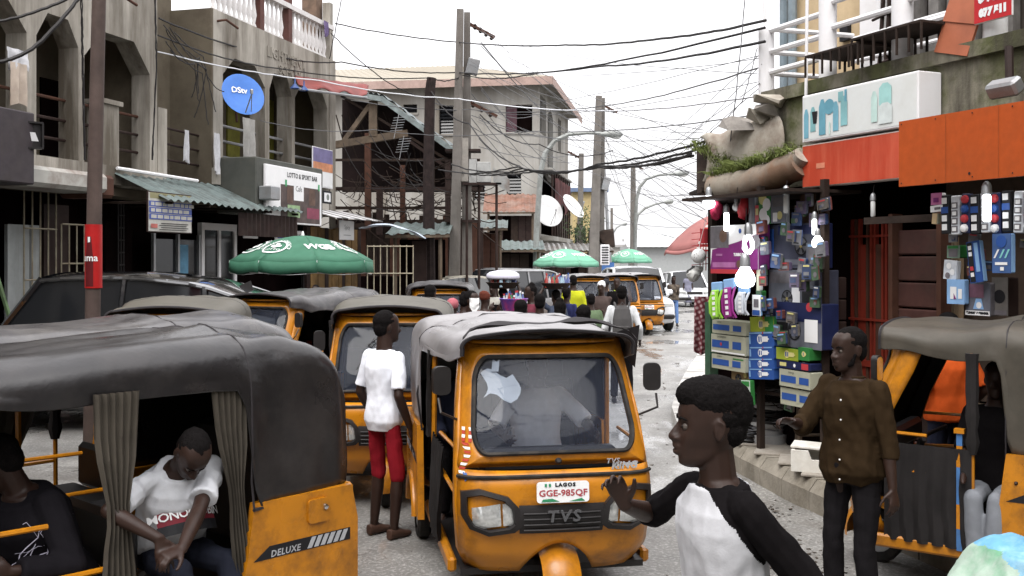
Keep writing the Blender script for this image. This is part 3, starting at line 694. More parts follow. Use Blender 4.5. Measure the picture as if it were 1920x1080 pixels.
# ------------------------------------------------------------------ local frames of the facades
class Plane:
    def __init__(s, o, ang): s.o = Vector((*o, 0)); s.a = R(ang); s.d = Vector((math.cos(s.a), math.sin(s.a), 0)); s.n = Vector((-s.d.y, s.d.x, 0))
    def sz(s, px, py, off=0.):
        t = (px-960)/1920; o = s.o+s.n*off; u = (t*o.y-o.x)/(s.d.x-t*s.d.y); Y = o.y+s.d.y*u
        return u, CAMZ+(HZ-py)/1920*Y
    def s(s, px, off=0.): return s.sz(px, 0, off)[0]
    def w(s, u, off, z): return s.o+s.d*u+s.n*off+Vector((0,0,z))
    def root(s, name, label, cat, group=None): return thing(name, label, cat, s.o, s.a, group)
    def rect(s, x0, y0, x1, y1, off=0.):            # -> centre u, z, width, height
        a, zt = s.sz(x0, y0, off); b, zt2 = s.sz(x1, y0, off); _, zb = s.sz(x0, y1, off); _, zb2 = s.sz(x1, y1, off)
        return (a+b)/2, (zt+zt2+zb+zb2)/4, b-a, (zt+zt2-zb-zb2)/2
LF = Plane((-7.49, 14.97), 74.9); RF = Plane((2.925, 10.4), -66.7); MF = Plane((-9.0, 47.7), -9.46)
# ------------------------------------------------------------------ ground
def road_mat():
    m = mat('wet_asphalt', (.19,.185,.175), .48, 0, var=.28, scale=1.3, dirt=.55, dcol=(.11,.10,.09), dscale=1.1, bump=.9, bscale=38, col2=(.36,.35,.335), c2scale=34, c2lo=.50, c2hi=.64)
    t = m.node_tree; b = t.nodes['Principled BSDF']; tc = next(n for n in t.nodes if n.type == 'TEX_COORD'); L = t.links.new
    n = nd(t, 'ShaderNodeTexNoise'); n.inputs['Scale'].default_value = .42; n.inputs['Detail'].default_value = 6; n.inputs['Roughness'].default_value = .62
    mp = nd(t, 'ShaderNodeMapping'); mp.inputs['Scale'].default_value = (1.6,.8,1); L(tc.outputs['Object'], mp.inputs[0]); L(mp.outputs[0], n.inputs['Vector'])
    r = nd(t, 'ShaderNodeMapRange'); r.inputs[1].default_value = .50; r.inputs[2].default_value = .57; L(n.outputs['Fac'], r.inputs[0])
    rr = nd(t, 'ShaderNodeMapRange'); rr.inputs[3].default_value = .50; rr.inputs[4].default_value = .06; L(r.outputs[0], rr.inputs[0]); L(rr.outputs[0], b.inputs['Roughness'])
    bp = next(n for n in t.nodes if n.type == 'BUMP'); q = nd(t, 'ShaderNodeMapRange'); q.inputs[3].default_value = .55; q.inputs[4].default_value = .03; L(r.outputs[0], q.inputs[0]); L(q.outputs[0], bp.inputs['Strength'])
    return m
ROAD = road_mat()
g = MB()
def gz(x, y): return .012*mnoise.noise(Vector((x*.7, y*.7, 0)))+.008*mnoise.noise(Vector((x*2.3, y*2.3, 4))) if y < 40 else 0
xs = list(np.arange(-9, 9.01, .3)); xs = [-220,-90,-40,-20]+xs+[20,40,90,220]; ys_ = [-60,-20,-6]+list(np.arange(-2, 30.01, .3))+[34,40,60,110,220,600]
g.add([(x, y, gz(x, y) if -9 < x < 9 and -2 < y < 30 else 0) for y in ys_ for x in xs], [(j*len(xs)+i, j*len(xs)+i+1, (j+1)*len(xs)+i+1, (j+1)*len(xs)+i) for j in range(len(ys_)-1) for i in range(len(xs)-1)])
g.build('road', ROAD, None, smooth=True, kind='structure')
# platform in front of the right-hand shops
PAV = mat('worn_pavement_concrete', (.33,.30,.26), .75, 0, var=.22, scale=2.5, dirt=.7, dcol=(.14,.115,.09), dscale=1.6, bump=.5, bscale=30, rvar=.2)
KERB = mat('kerb_concrete', (.25,.225,.185), .85, 0, var=.22, scale=3, dirt=.7, dcol=(.105,.09,.065), dscale=2, bump=.6, bscale=26)
kl = [V(3.7,4.6,0), V(3.30,6.4,0), V(2.98,7.5,0), V(2.72,8.5,0), V(2.50,9.5,0), V(2.34,10.5,0), V(2.26,11.4,0)]
top = MB(); poly = [(p.x+.28, p.y) for p in kl]+[(3.2,12.1),(9,12.1),(9,4.6)]
tri = tessellate_polygon([[Vector((x, y, 0)) for x, y in poly]])
top.add([(x, y, .27) for x, y in poly], [tuple(t) for t in tri]); pv_ = top.build('pavement', PAV, None, kind='structure')
if pv_.data.polygons[0].normal.z < 0:
    pv_.data.flip_normals()
kroot = thing('kerb', 'raised concrete kerb edging the shop platform', 'kerb', (0,0,0)); kroot['kind'] = 'structure'
for i in range(len(kl)-1):
    a, b = kl[i], kl[i+1]; n = 2 if (b-a).length > .8 else 1
    for k in range(n):
        p, q = a.lerp(b, k/n), a.lerp(b, (k+1)/n); d = (q-p).normalized(); nn = V(d.y, -d.x, 0)*-1; w = V(.28,0,0)
        p2, q2 = p+d*.008, q-d*.008; h = .275+random.uniform(-.006,.008)
        kb = MB(); kb.hull([p2+V(0,0,-.05), q2+V(0,0,-.05), p2+w+V(0,0,-.05), q2+w+V(0,0,-.05), p2+V(.0,0,.17), q2+V(.0,0,.17), p2+V(.07,0,h), q2+V(.07,0,h), p2+w+V(0,0,h), q2+w+V(0,0,h)]); kb.build('kerb_stone', KERB, kroot)
tile = None
for i in range(7):                                        # loose paving slabs on the platform
    for j in range(3):
        y = 7.7+i*.52; x = lerpt(tuple((p.y, p.x) for p in kl), y)+.34+j*.52
        if (x, y)[0] > 5.2: continue
        if tile is None:
            m = MB(); m.cbox((0,0,.012), (.49,.49,.024), bev=.006); tile = m.build('paving_slab', PAV, pv_); o = tile
        else: o = tile.copy(); COL.objects.link(o); o.parent = pv_
        o.location = (x, y, .268+random.uniform(0, .008)); o.rotation_euler = (random.uniform(-.008,.008), random.uniform(-.008,.008), R(-18)+random.uniform(-.03,.03))
dr = MB()
st = [V(2.02,12.4,0), V(2.25,14.5,0), V(2.75,17,0), V(3.45,20,0), V(4.3,23.5,0)]
for i in range(4):
    a, b = st[i], st[i+1]
    for k in range(3):
        p, q = a.lerp(b, k/3+.01), a.lerp(b, (k+1)/3-.01); z = .13+random.uniform(-.01,.01)
        d_ = MB(); d_.hull([p+V(0,0,-.03), q+V(0,0,-.03), p+V(.5,0,-.03), q+V(.5,0,-.03), p+V(.01,0,z), q+V(.01,0,z), p+V(.5,0,z), q+V(.5,0,z)])
        if i == 0 and k == 0: dk = thing('drain_cover', 'pale concrete drain cover strip along the far road edge', 'drain cover'); dk['kind'] = 'structure'
        d_.build('concrete_slab', mat('pale_slab_concrete', (.42,.41,.39), .7, 0, var=.15, scale=3, dirt=.6, dcol=(.2,.18,.16)), dk)
mud = MB()
for k in range(330):
    if k < 130: x, y = random.gauss(1.9, .45), random.uniform(6.2, 20)
    else: x, y = random.gauss(2.15, .2), random.uniform(7.2, 9.4)
    if y > 12: x += (y-12)*.13
    r = random.uniform(.005, .018)*(2.6 if random.random() < .06 else 1)
    mud.hull([(x+r*random.uniform(-1.6,1.6), y+r*random.uniform(-1.6,1.6), random.uniform(-.01, r*.7)) for _ in range(7)])
mud.build('road_debris', mat('mud_crumbs', (.06,.048,.038), .8, 0, var=.4, scale=12), None, kind='stuff')['label'] = 'mud crumbs and grit scattered along the wet road edge'
# ------------------------------------------------------------------ left arcade building
LA = LF.root('arcade_building', 'cream two storey building with chamfered arches and dark railings behind the black car', 'building')
LB = LF.root('terrace_building', 'cream building with white roof balustrade and blue dish in its arch', 'building')
def arch(u0, u1, z0, zs, zt, c=.26): w = u1-u0; return [(u0,z0),(u0,zs),(u0+w*c,zt),(u1-w*c,zt),(u1,zs),(u1,z0)]
def block(root, u0, u1, z0, z1, holes, th=.38, mtl=WALLA):
    b = MB(); b.prism([(u0,z0),(u0,z1),(u1,z1),(u1,z0)], 0, th, holes); return b.build('wall', mtl, root)
S_ = LF.s
block(LA, -1.6, 3.87, 3.45, 9.2, [arch(-.9, S_(50), 3.82, 5.65, 6.05), arch(S_(68), S_(147), 3.82, 5.65, 6.05), arch(S_(158), S_(281), 3.80, 5.55, 6.05)])
wB = block(LB, 5.76, 11.43, 3.75, 7.25, [arch(S_(418), S_(497), 4.05, 6.0, 6.4), arch(S_(505), S_(547), 4.05, 6.0, 6.4, .2), arch(S_(553), S_(614), 4.05, 6.0, 6.4, .2)])
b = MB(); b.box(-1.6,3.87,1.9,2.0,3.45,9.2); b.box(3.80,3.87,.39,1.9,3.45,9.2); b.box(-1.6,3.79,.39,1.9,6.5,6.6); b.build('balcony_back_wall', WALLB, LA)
b = MB(); b.box(-1.6,3.87,.39,1.9,3.55,3.72); b.box(-1.6,3.9,-.10,-.002,3.48,3.80); b.build('balcony_slab', WALLA, LA)
for (x0, x1, z1) in ((S_(74,1.9), S_(110,1.9), 5.5), (S_(160,1.9), S_(255,1.9), 5.75), (-.6, .1, 5.5)):
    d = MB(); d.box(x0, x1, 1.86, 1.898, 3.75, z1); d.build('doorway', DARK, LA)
for (x0, x1, h) in ((S_(58), S_(68), 0), (S_(195), S_(225), 1.05)):
    d = MB()
    if h: d.box(x0, x1, .02, .34, 3.80, 3.80+h); d.box(x0-.05, x1+.05, -.03, .38, 3.80+h, 3.88+h); d.build('balcony_post', WALLA, LA)
for (x0, x1) in ((S_(68), S_(147)), (S_(158), S_(195)), (S_(225), S_(281)), (-.9, S_(50))):
    for z in (4.15, 4.47, 4.8):
        t_ = MB(); t_.tube([(x0-.05, .26, z), (x1+.05, .26, z)], .026, 6); t_.build('railing_bar', RUST if z > 4.6 else BROWN, LA)
# recess
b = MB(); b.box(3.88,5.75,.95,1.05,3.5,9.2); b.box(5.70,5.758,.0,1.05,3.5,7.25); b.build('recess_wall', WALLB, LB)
b = MB(); b.box(4.05,4.95,.90,.948,3.75,6.0); b.build('doorway', DARK, LB)
b = MB(); b.box(3.88,4.15,-.02,.2,3.5,5.0); b.build('balcony_post', WALLA, LB)
for z in (4.1,4.4,4.7): t_ = MB(); t_.tube([(4.15,.2,z),(5.7,.3,z)], .022, 6); t_.build('railing_bar', BROWN, LB)
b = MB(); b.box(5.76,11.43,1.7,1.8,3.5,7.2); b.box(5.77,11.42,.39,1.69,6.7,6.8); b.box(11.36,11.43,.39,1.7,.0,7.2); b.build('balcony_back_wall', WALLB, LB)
b = MB(); b.box(5.76,11.43,.39,1.7,3.76,3.92); b.box(5.70,9.2,-.10,-.002,3.72,4.05); b.build('balcony_slab', WALLA, LB)
OLIVE = mat('olive_yellow_paint', (.20,.19,.035), .7, 0, var=.3, scale=2, dirt=.4)
for (x0, x1, mm) in ((S_(424,1.7), S_(447,1.7), OLIVE), (S_(470,1.7), S_(530,1.7), OLIVE), (S_(556,1.7), S_(615,1.7), DARK)):
    d = MB(); d.box(x0, x1, 1.66, 1.698, 3.92, 6.3); d.build('door', mm, LB)
for (x0, x1) in ((S_(418), S_(497)), (S_(505), S_(547)), (S_(553), S_(614))):
    for z in (4.35, 4.68, 5.0): t_ = MB(); t_.tube([(x0-.05,.25,z),(x1+.05,.25,z)], .03, 6); t_.build('railing_bar', STEEL, LB)
# roof balustrade
bal = None; BALM = mat('white_baluster', (.58,.56,.55), .6, 0, var=.1, dirt=.3, dcol=(.25,.22,.2)); POSTM = mat('maroon_post_paint', (.09,.035,.028), .7, 0, var=.25, dirt=.4)
u = 5.95
while u < 11.35:
    if min(abs(u-q) for q in (7.78, 9.1, 11.3)) > .16:
        if bal is None:
            m = MB(); m.lathe([(.055,0),(.06,.05),(.03,.12),(.065,.30),(.045,.42),(.028,.55),(.028,.66),(.05,.72),(.05,.78)], 8); bal = m.build('baluster', BALM, LB, smooth=True); o = bal
        else: o = bal.copy(); COL.objects.link(o); o.parent = LB
        o.location = (u, .12, 7.25)
    u += .205
for q in (7.78, 9.1, 11.3):
    m = MB(); m.box(q-.09,q+.09,.02,.22,7.25,8.7); m.build('balustrade_post', POSTM if q < 11 else WALLA, LB)
m = MB(); m.box(5.76,11.43,.0,.25,8.03,8.14); m.build('handrail', BALM, LB)
for q, w in ((11.2,.34),): m = MB(); m.box(q-w/2,q+w/2,.30,.7,7.25,11.5); m.build('roof_column', mat('brown_column', (.13,.085,.06), .8, 0, var=.25, dirt=.4), LB)
m = MB(); m.text('LIGHTMENT', .34, T(S_(537), -.012, 6.82), .012, 1.0); m.text('SCHOOL', .30, T(S_(545), -.012, 6.52), .012); m.build('relief_lettering', WALLA, LB)
for px, py in ((434,47),(240,2)):
    u, z = LF.sz(px, py, -.2); m = MB(); m.tube([(u-.2,.0,z+.05),(u-.2,-.2,z+.06),(u+.22,-.22,z-.02)], .025, 6); m.build('drain_spout', RUST, LB if px > 400 else LA)
# stains get dark cables hugging the recess
# ground floor
GF = LF.root('shop_front_row', 'dark ground floor shop fronts under the cream arcade', 'building')
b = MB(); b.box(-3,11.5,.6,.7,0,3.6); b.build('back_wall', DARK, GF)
b = MB(); b.box(-1.6,11.43,.0,.59,3.30,3.44); b.build('lintel', WALLB, GF)
SHUT = mat('grey_green_panel', (.30,.315,.31), .6, .1, var=.15, scale=3, dirt=.5, dcol=(.14,.12,.1), streak=True)
for (a, b_, mm, z1) in ((-2.2, S_(24), SHUT, 3.2), (S_(45), S_(108), SHUT, 2.75), (S_(112), S_(160), BROWN, 3.1), (S_(205), S_(222), BROWN, 3.0), (S_(226), S_(275), DARK, 2.9)):
    n = max(2, int((b_-a)/.22))
    for k in range(n):
        m = MB(); m.box(a+(b_-a)*k/n+.006, a+(b_-a)*(k+1)/n-.006, .30+.012*(k % 2), .36, .0, z1); m.build('shutter_panel', mm, GF)
def grille(root, P, x0, y0, x1, y1, off, nv, nh, m, r=.014, name='security_grille'):
    u0, zt = P.sz(x0, y0, off); u1, _ = P.sz(x1, y0, off); zb = P.sz((x0+x1)/2, y1, off)[1]
    b = MB()
    for k in range(nv+1): u = u0+(u1-u0)*k/nv; b.tube([(u,off,zb),(u,off,zt)], r, 5)
    for k in range(nh+1): z = zb+(zt-zb)*k/nh; b.tube([(u0,off-r,z),(u1,off-r,z)], r, 5)
    return b.build(name, m, root)
RAILM = mat('cream_grille_paint', (.30,.27,.2), .6, .2, var=.2, dirt=.5, dcol=(.12,.06,.03))
grille(GF, LF, 45, 330, 105, 620, .18, 4, 3, RAILM); grille(GF, LF, 115, 420, 158, 640, .16, 3, 3, RAILM); grille(GF, LF, 222, 380, 232, 520, .2, 2, 6, BLK)
# white glazed door
u0, u1 = S_(372,.2), S_(438,.2); zt = 2.95
dr_ = MB(); dr_.prism([(u0,0),(u0,zt),(u1,zt),(u1,0)], .12, .22, [[(u0+.10,.2),(u0+.10,zt-.14),((u0+u1)/2-.04,zt-.14),((u0+u1)/2-.04,.2)], [((u0+u1)/2+.04,.2),((u0+u1)/2+.04,zt-.14),(u1-.10,zt-.14),(u1-.10,.2)]]); do = dr_.build('glazed_door', WHITE, GF)
m = MB(); m.box(u0+.05,u1-.05,.16,.18,.1,zt-.1); m.build('pane', GLASS, do)
u0, u1 = S_(285,.2), S_(370,.2)
m = MB(); m.box(u0,u1,.20,.22,.4,2.6); m.build('shop_window', GLASS, GF)
for uu in (u0, u0+(u1-u0)*.52, u1): m = MB(); m.box(uu-.03,uu+.03,.14,.20,0,2.7); m.build('window_frame', STEEL, GF)
m = MB(); uu = u0+(u1-u0)*.66; m.use(mat('blue_poster', (.10,.24,.36), .6, var=.4, scale=3)).box(uu-.16,uu+.16,.18,.197,1.0,2.5); m.use(mat('yellow_print', (.45,.38,.08), .6, var=.3)).box(uu-.12,uu+.12,.172,.179,1.0,1.5); m.use(WPRINT).box(uu-.1,uu+.1,.171,.179,1.6,1.75).box(uu-.07,uu+.1,.171,.179,1.85,1.92); m.build('window_poster', None, GF)
# zinc canopy with battens
AW = LF.root('zinc_canopy', 'long grey green corrugated zinc canopy over the shops', 'canopy')
u0, u1 = S_(205), S_(480)
m = MB(); n = 150
m.grid(n, 2, lambda i, j: V(u0+(u1-u0)*i, -.0-1.15*j, 3.72-.52*j+.022*math.sin(i*n*.9)+.02*math.sin(i*9)*j)); m.build('roof_sheet', ZINCG, AW)
m = MB(); m.grid(60, 3, lambda i, j: V(S_(360)+(u1-S_(360))*i, -1.0+.03*math.sin(i*90), 3.12-.45*j)); m.build('striped_valance', BROWN, AW)
for k in range(5): m = MB(); uu = u0+.2+(u1-u0-.4)*k/4; m.tube([(uu,.55,3.2),(uu,-1.1,3.17)], .025, 5); m.build('rafter', WOODD, AW)
m = MB(); m.tube([(u0,-.15,3.76),(S_(340),-.35,3.70)], .03, 6); m.build('ridge_batten', WHITE, AW)
def board(P, name, label, cat, rect, off, th, face, edge, prints=(), group=None, tilt=0., yaw=0., parent=None, framew=.02):
    """flat sign: panel part + print part. prints: ('r',x,z,w,h,mat) | ('t',x,z,size,string,mat[,bold]) | ('c',x,z,r,mat) in fractions of width/height"""
    u, z, w, h = P.rect(*rect, off) if P else rect
    r = parent or thing(name, label, cat, P.w(u, off, z), P.a+yaw, group)
    if tilt: r.rotation_euler = (0, R(tilt), P.a+yaw)
    b = MB(); b.use(edge).cbox((0,th/2,0), (w,th,h), bev=min(.008, th*.3)); b.use(face).box(-w/2+framew,w/2-framew,-.003,.001,-h/2+framew,h/2-framew); b.build('sign_panel', None, r)
    if prints:
        q = MB(); lay = -.006
        for i, p in enumerate(prints):
            lay = -.006-.0004*i
            if p[0] == 'r': q.use(p[5]).add([(x_*w, lay, z_*h) for x_, z_ in ((p[1]-p[3]/2,p[2]-p[4]/2),(p[1]+p[3]/2,p[2]-p[4]/2),(p[1]+p[3]/2,p[2]+p[4]/2),(p[1]-p[3]/2,p[2]+p[4]/2))], [(0,1,2,3)])
            elif p[0] == 't': q.use(p[5]).text(p[4], p[3]*h, T(p[1]*w, lay, p[2]*h), 0, 1.0, bold=p[6] if len(p) > 6 else 0.)
            elif p[0] == 'c': q.use(p[4]).add([(p[1]*w+p[3]*h*math.cos(a), lay, p[2]*h+p[3]*h*math.sin(a)) for a in np.linspace(0, 2*math.pi, 17)[:-1]], [tuple(range(16))])
            elif p[0] == 'p': q.use(p[2]).add([(x_*w, lay, z_*h) for x_, z_ in p[1]], [tuple(range(len(p[1])))])
        q.build('printed_face', None, r, fixn=False)
    return r, w, h
BLUEI = mat('blue_print', (.06,.09,.30), .6, var=.1); CREAMP = mat('cream_sign', (.44,.43,.40), .6, var=.12, dirt=.3, dcol=(.2,.17,.12)); GREYD = mat('dark_grey_panel', (.065,.068,.06), .65, 0, var=.2, scale=2, dirt=.3, dcol=(.12,.11,.09))
pr = [('r',0,.40,.92,.14,mat('olive_sign', (.24,.22,.12), .6, var=.15)),('t',0,.40,.12,'GLOBAL VENTURES',KPRINT)]
for k in range(3):
    pr.append(('r',.0,.20-.155*k,.96,.135,BLUEI))
    x = -.44
    while x < .42:
        w_ = random.uniform(.07,.14); pr.append(('r',x+w_/2,.20-.155*k,w_,.085,CREAMP)); x += w_+.022
for k in range(4): pr.append(('r',.08-.04*(k % 2),-.27-.052*k,.62,.018,KPRINT))
pr.append(('r',-.38,-.34,.14,.1,mat('faded_red_print', (.4,.12,.1), .6, var=.2)))
board(LF, 'shop_signboard', 'cream signboard with rows of blue lettering under the zinc canopy', 'sign', (277,362,360,437), -.95, .03, CREAMP, BROWN, pr)
# lotto box sign
LK = LF.root('lotto_sign_box', 'dark grey fascia box with white lotto and sport bar poster', 'sign')
u0, z0_ = LF.sz(481, 405, -.9); u1 = S_(606, -.9); zt = LF.sz(540, 320, -.9)[1]
m = MB(); m.cbox(((u0+u1)/2, -.45, (3.12+zt)/2+.1), (u1-u0, .88, zt-3.12+.15), bev=.02); m.build('fascia_box', GREYD, LK)
board(None, 'poster', None, None, (0,0,2.55,1.18), 0, .06, WPRINT, WHITE,
      [('r',.10,-.14,.72,.66,mat('dark_photo_print', (.075,.055,.05), .5, var=.5, scale=4)),('r',.06,.12,.18,.38,WPRINT),('r',-.03,-.27,.22,.22,mat('pale_green_print', (.25,.36,.2), .6, var=.2)),('r',.33,-.28,.24,.2,mat('maroon_print', (.2,.05,.08), .6, var=.2)),('r',.31,.02,.12,.3,mat('brown_photo_print', (.10,.06,.045), .5, var=.4)),('r',-.10,.02,.10,.3,mat('brown_photo_print', (.10,.06,.045))),
       ('t',.13,.37,.125,'LOTTO & SPORT BAR',KPRINT,.002),('t',.06,.14,.14,'Cafe',KPRINT),('t',-.385,-.02,.20,'WGB',KPRINT,.008),('r',-.17,.22,.03,.12,mat('green_print', (.05,.3,.12), .6, var=0)),('r',.44,.22,.03,.12,mat('green_print', (.05,.3,.12)))],
      parent=(lambda e: (setattr(e, 'parent', LK), setattr(e, 'location', ((S_(513,-.98)+S_(594,-.98))/2, -.96, 3.56)), e)[2])(bpy.data.objects.new('poster', None)))
pe = [o for o in LK.children if o.type == 'EMPTY'][0]; COL.objects.link(pe)
m = MB(); m.cbox((u0+.25,-1.05,3.55), (.36,.3,.28), bev=.02); m.build('meter_box', STEEL, LK)
GS = []
for (nm, lb, ct, rc, off, pr) in (
    ('ply_sign', 'small white card reading PLY beside the glazed door', 'sign', (457,425,484,447), .0, [('t',0,0,.62,'PLY',KPRINT,.006)]),
    ('wall_banner', 'purple and orange banner hung at the building corner', 'banner', (586,278,624,352), -.12, [('r',0,.24,.96,.48,mat('violet_banner_print', (.17,.15,.28), .6, var=.3, scale=3)),('r',0,.02,.96,.22,mat('orange_banner_print', (.5,.22,.12), .6, var=.3, scale=4)),('r',.2,-.3,.44,.34,WPRINT),('r',-.25,-.25,.42,.3,mat('violet_banner_print', (.17,.15,.28)))]),
    ('framed_portrait', 'black framed small picture beside the lotto sign box', 'picture', (605,358,622,382), -.2, [('r',0,0,.7,.7,WPRINT),('c',.05,.0,.25,mat('grey_print', (.2,.22,.2), .6, var=.1))]),
    ('door_notice', 'pale notice with blue text on the bar door', 'notice', (516,415,541,455), .0, [('r',0,-.1,.7,.4,BLUEI)]),
    ('white_card_sign', 'small white card sign just above the green umbrella', 'sign', (549,433,572,455), .0, [('t',0,0,.6,'BAR',KPRINT)]),
    ('menu_board', 'white board with handwritten scrawl on the timber kiosk', 'board', (637,414,664,450), -.6, [('t',0,.15,.34,'Spicy',mat('grey_ink', (.2,.2,.2), .6, var=0)),('r',0,-.25,.5,.03,mat('grey_ink', (.2,.2,.2)))])):
    GS.append(board(LF, nm, lb, ct, rc, off, .025, WPRINT if nm != 'framed_portrait' else KPRINT, KPRINT if nm == 'framed_portrait' else WHITE, pr)[0])
# timber kiosk with striped zinc lid beside the bar
TK = LF.root('timber_kiosk', 'brown boarded kiosk with striped zinc lid behind the green umbrella', 'kiosk')
BRN2 = mat('ochre_boards', (.16,.095,.035), .75, 0, var=.4, scale=3, streak=True, dirt=.5)
ua, ub = S_(575,-.1), S_(676,-.1)
for k in range(16): m = MB(); x0 = ua+(ub-ua)*k/16; m.box(x0+.006, x0+(ub-ua)/16-.006, -.10-.012*(k % 2), .0, 0, 3.0+random.uniform(-.03,.03)); m.build('board', BRN2 if k % 5 else BROWN, TK)
ur = S_(602,-.7)
for k in range(8): m = MB(); x0 = ur+.36*k; m.box(x0, x0+.33, -1.1, -.1, 0, .02, T(0,0,3.45) @ Matrix.Rotation(R(14), 4, 'X')); m.build('lid_sheet', ZINC if k % 2 else WHITE, TK)
# pillars on the corner
m = MB(); m.box(11.12,11.44,-.03,.0,0,7.25); m.build('corner_pilaster', WALLA, LB)
# red tarpaulin awning on the corner
RA = LF.root('red_awning', 'faded red tarpaulin awning at the corner of the terrace building', 'awning')
iv = RA.matrix_basis.inverted(); q0, q1, q2, q3 = [iv @ Pt(*p) for p in ((552,141,23.9),(692,160,26.6),(560,158,22.9),(688,176,25.6))]
m = MB(); m.grid(24, 8, lambda i, j: q0.lerp(q1, i).lerp(q2.lerp(q3, i), j)+V(0,0,.05*mnoise.noise(V(i*6,j*2,1))-.10*math.sin(i*math.pi*3)**2*j)); o = m.build('tarpaulin', mat('red_tarpaulin', (.17,.035,.03), .6, 0, var=.25, scale=3, dirt=.4, dcol=(.08,.03,.025)), RA, smooth=True); o.modifiers.new('t','SOLIDIFY').thickness = .02
m = MB(); m.tube([q2+V(0,0,-.1), q3+V(0,0,-.1)], .03, 6); m.build('awning_pole', STEEL, RA)
for k, px in enumerate((553, 570)):
    u, z = LF.sz(px, 166+4*k, -.6); w = LF.w(u, -.6, z); o = MB(); o.lathe([(.015,.22),(.02,.11),(.10,.015),(.105,.0),(.09,.01),(.015,.07)], 14); so3 = o.build('lamp_shade', mat('blue_enamel', (.035,.07,.20), .4, 0, var=.1), None, smooth=40); so3.location = w
    rt = thing('pendant_lamp', ['blue enamel shade hanging left under the red awning', 'blue enamel shade hanging nearest the corner under the red awning'][k], 'lamp', w); so3.parent = rt; so3.location = (0,0,0)
    o = MB(); o.tube([(0,0,.22),(0,0,.5)], .008, 5); o.build('flex', BLK, rt)
# ------------------------------------------------------------------ dark timber shed between the buildings
SH = thing('timber_shed', 'dark open timber shed with sagging gable roof and rusty posts', 'shed')
def W3(px, py, Y): return Pt(px, py, Y)
def beam(root, a, b, w, m, name='beam', n=4): q = MB(); q.tube([a, b], w, n); return q.build(name, m, root)
m = MB(); A = [W3(622,168,29.5), W3(715,180,29.5), W3(905,318,29.5), W3(905,352,29.5), W3(622,352,29.5)]
m.hull([p+V(0,1.8,0) for p in A]+[p+V(0,1.95,0) for p in A]); m.build('dark_back_boarding', mat('near_black_board', (.010,.005,.0045), .95, 0, var=.5, scale=1.5), SH)  # near-black boarding across the back of the shed
for (p, q) in (((612,160),(716,178)), ((714,176),(908,316))):
    r = MB(); a, b = W3(*p,28.4), W3(*q,28.4); L = 46
    r.grid(L, 2, lambda i, j: a.lerp(b, i)+V(0,3.2*j,.25*j+.03*math.sin(i*L*1.4)+.04*mnoise.noise(V(i*4,j,0)))); r.build('roof_sheet', mat('dull_blue_zinc', (.13,.16,.165), .5, .3, var=.3, scale=1.5, dirt=.6), SH)
    beam(SH, a-V(0,0,.12), b-V(0,0,.12), .10, mat('bleached_fascia', (.20,.235,.235), .7, 0, var=.3, scale=2, dirt=.6), 'fascia_board')
for (p, q, w, mm) in (((628,272),(765,250),.14,WOOD), ((700,190),(700,256),.16,WOOD), ((640,272),(697,193),.09,WOOD), ((690,250),(690,430),.12,RUST), ((712,350),(712,440),.12,BROWN), ((755,310),(755,420),.10,RUST), ((622,354),(905,354),.07,BROWN), ((762,260),(860,330),.06,BROWN), ((840,300),(840,440),.11,BROWN), ((622,300),(900,300),.05,WOODD), ((640,180),(890,330),.05,WOODD), ((622,390),(880,390),.06,WOODD), ((622,425),(890,412),.08,WOODD)):
    beam(SH, W3(*p,28.6), W3(*q,28.6), w, mm, 'post' if abs(p[0]-q[0]) < 4 else 'beam')
for k in range(24):                                             # purlins / broken slats
    x = 630+k*11; a = W3(x, 205+max(0, x-715)*.72+random.uniform(0,20), 30.2); q = MB(); q.tube([a, a+V(random.uniform(.1,.5),.2,-random.uniform(.5,1.6))], .022, 4); q.build('slat', WOODD, SH)
for k in range(26):
    x = 626+k*11; q = MB(); a = W3(x, 392, 29.0); q.box(-.075,.075,0,.03,0,random.uniform(1.3,1.9), T(*a) @ T(0,0,-1.9)); q.build('board', random.choice((WOODD, BROWN, RUST)), SH)
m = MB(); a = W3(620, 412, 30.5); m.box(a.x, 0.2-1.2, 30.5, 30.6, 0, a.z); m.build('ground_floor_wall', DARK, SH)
tb = MB()
for k in range(90):
    p = W3(random.uniform(630,880), random.uniform(330,410), random.uniform(28,28.4)); q = p+V(random.gauss(0,.9), random.gauss(0,.15), random.gauss(0,.5)); tb.tube(sag(p, q, random.uniform(0,.2), 4), random.uniform(.006,.018), 3, cap=False)
tb.build('tangled_twigs', WOODD, SH, kind='stuff')
cp = MB(); cp.tube([W3(805,600,25.5)*1, W3(803,330,25.5), W3(806,170,25.5), W3(809,146,25.5)], [.17,.14,.13,.12], 9); cp.build('charred_post', mat('charred_wood', (.02,.013,.012), .9, 0, var=.5, scale=6, bump=.6, bscale=20), SH)
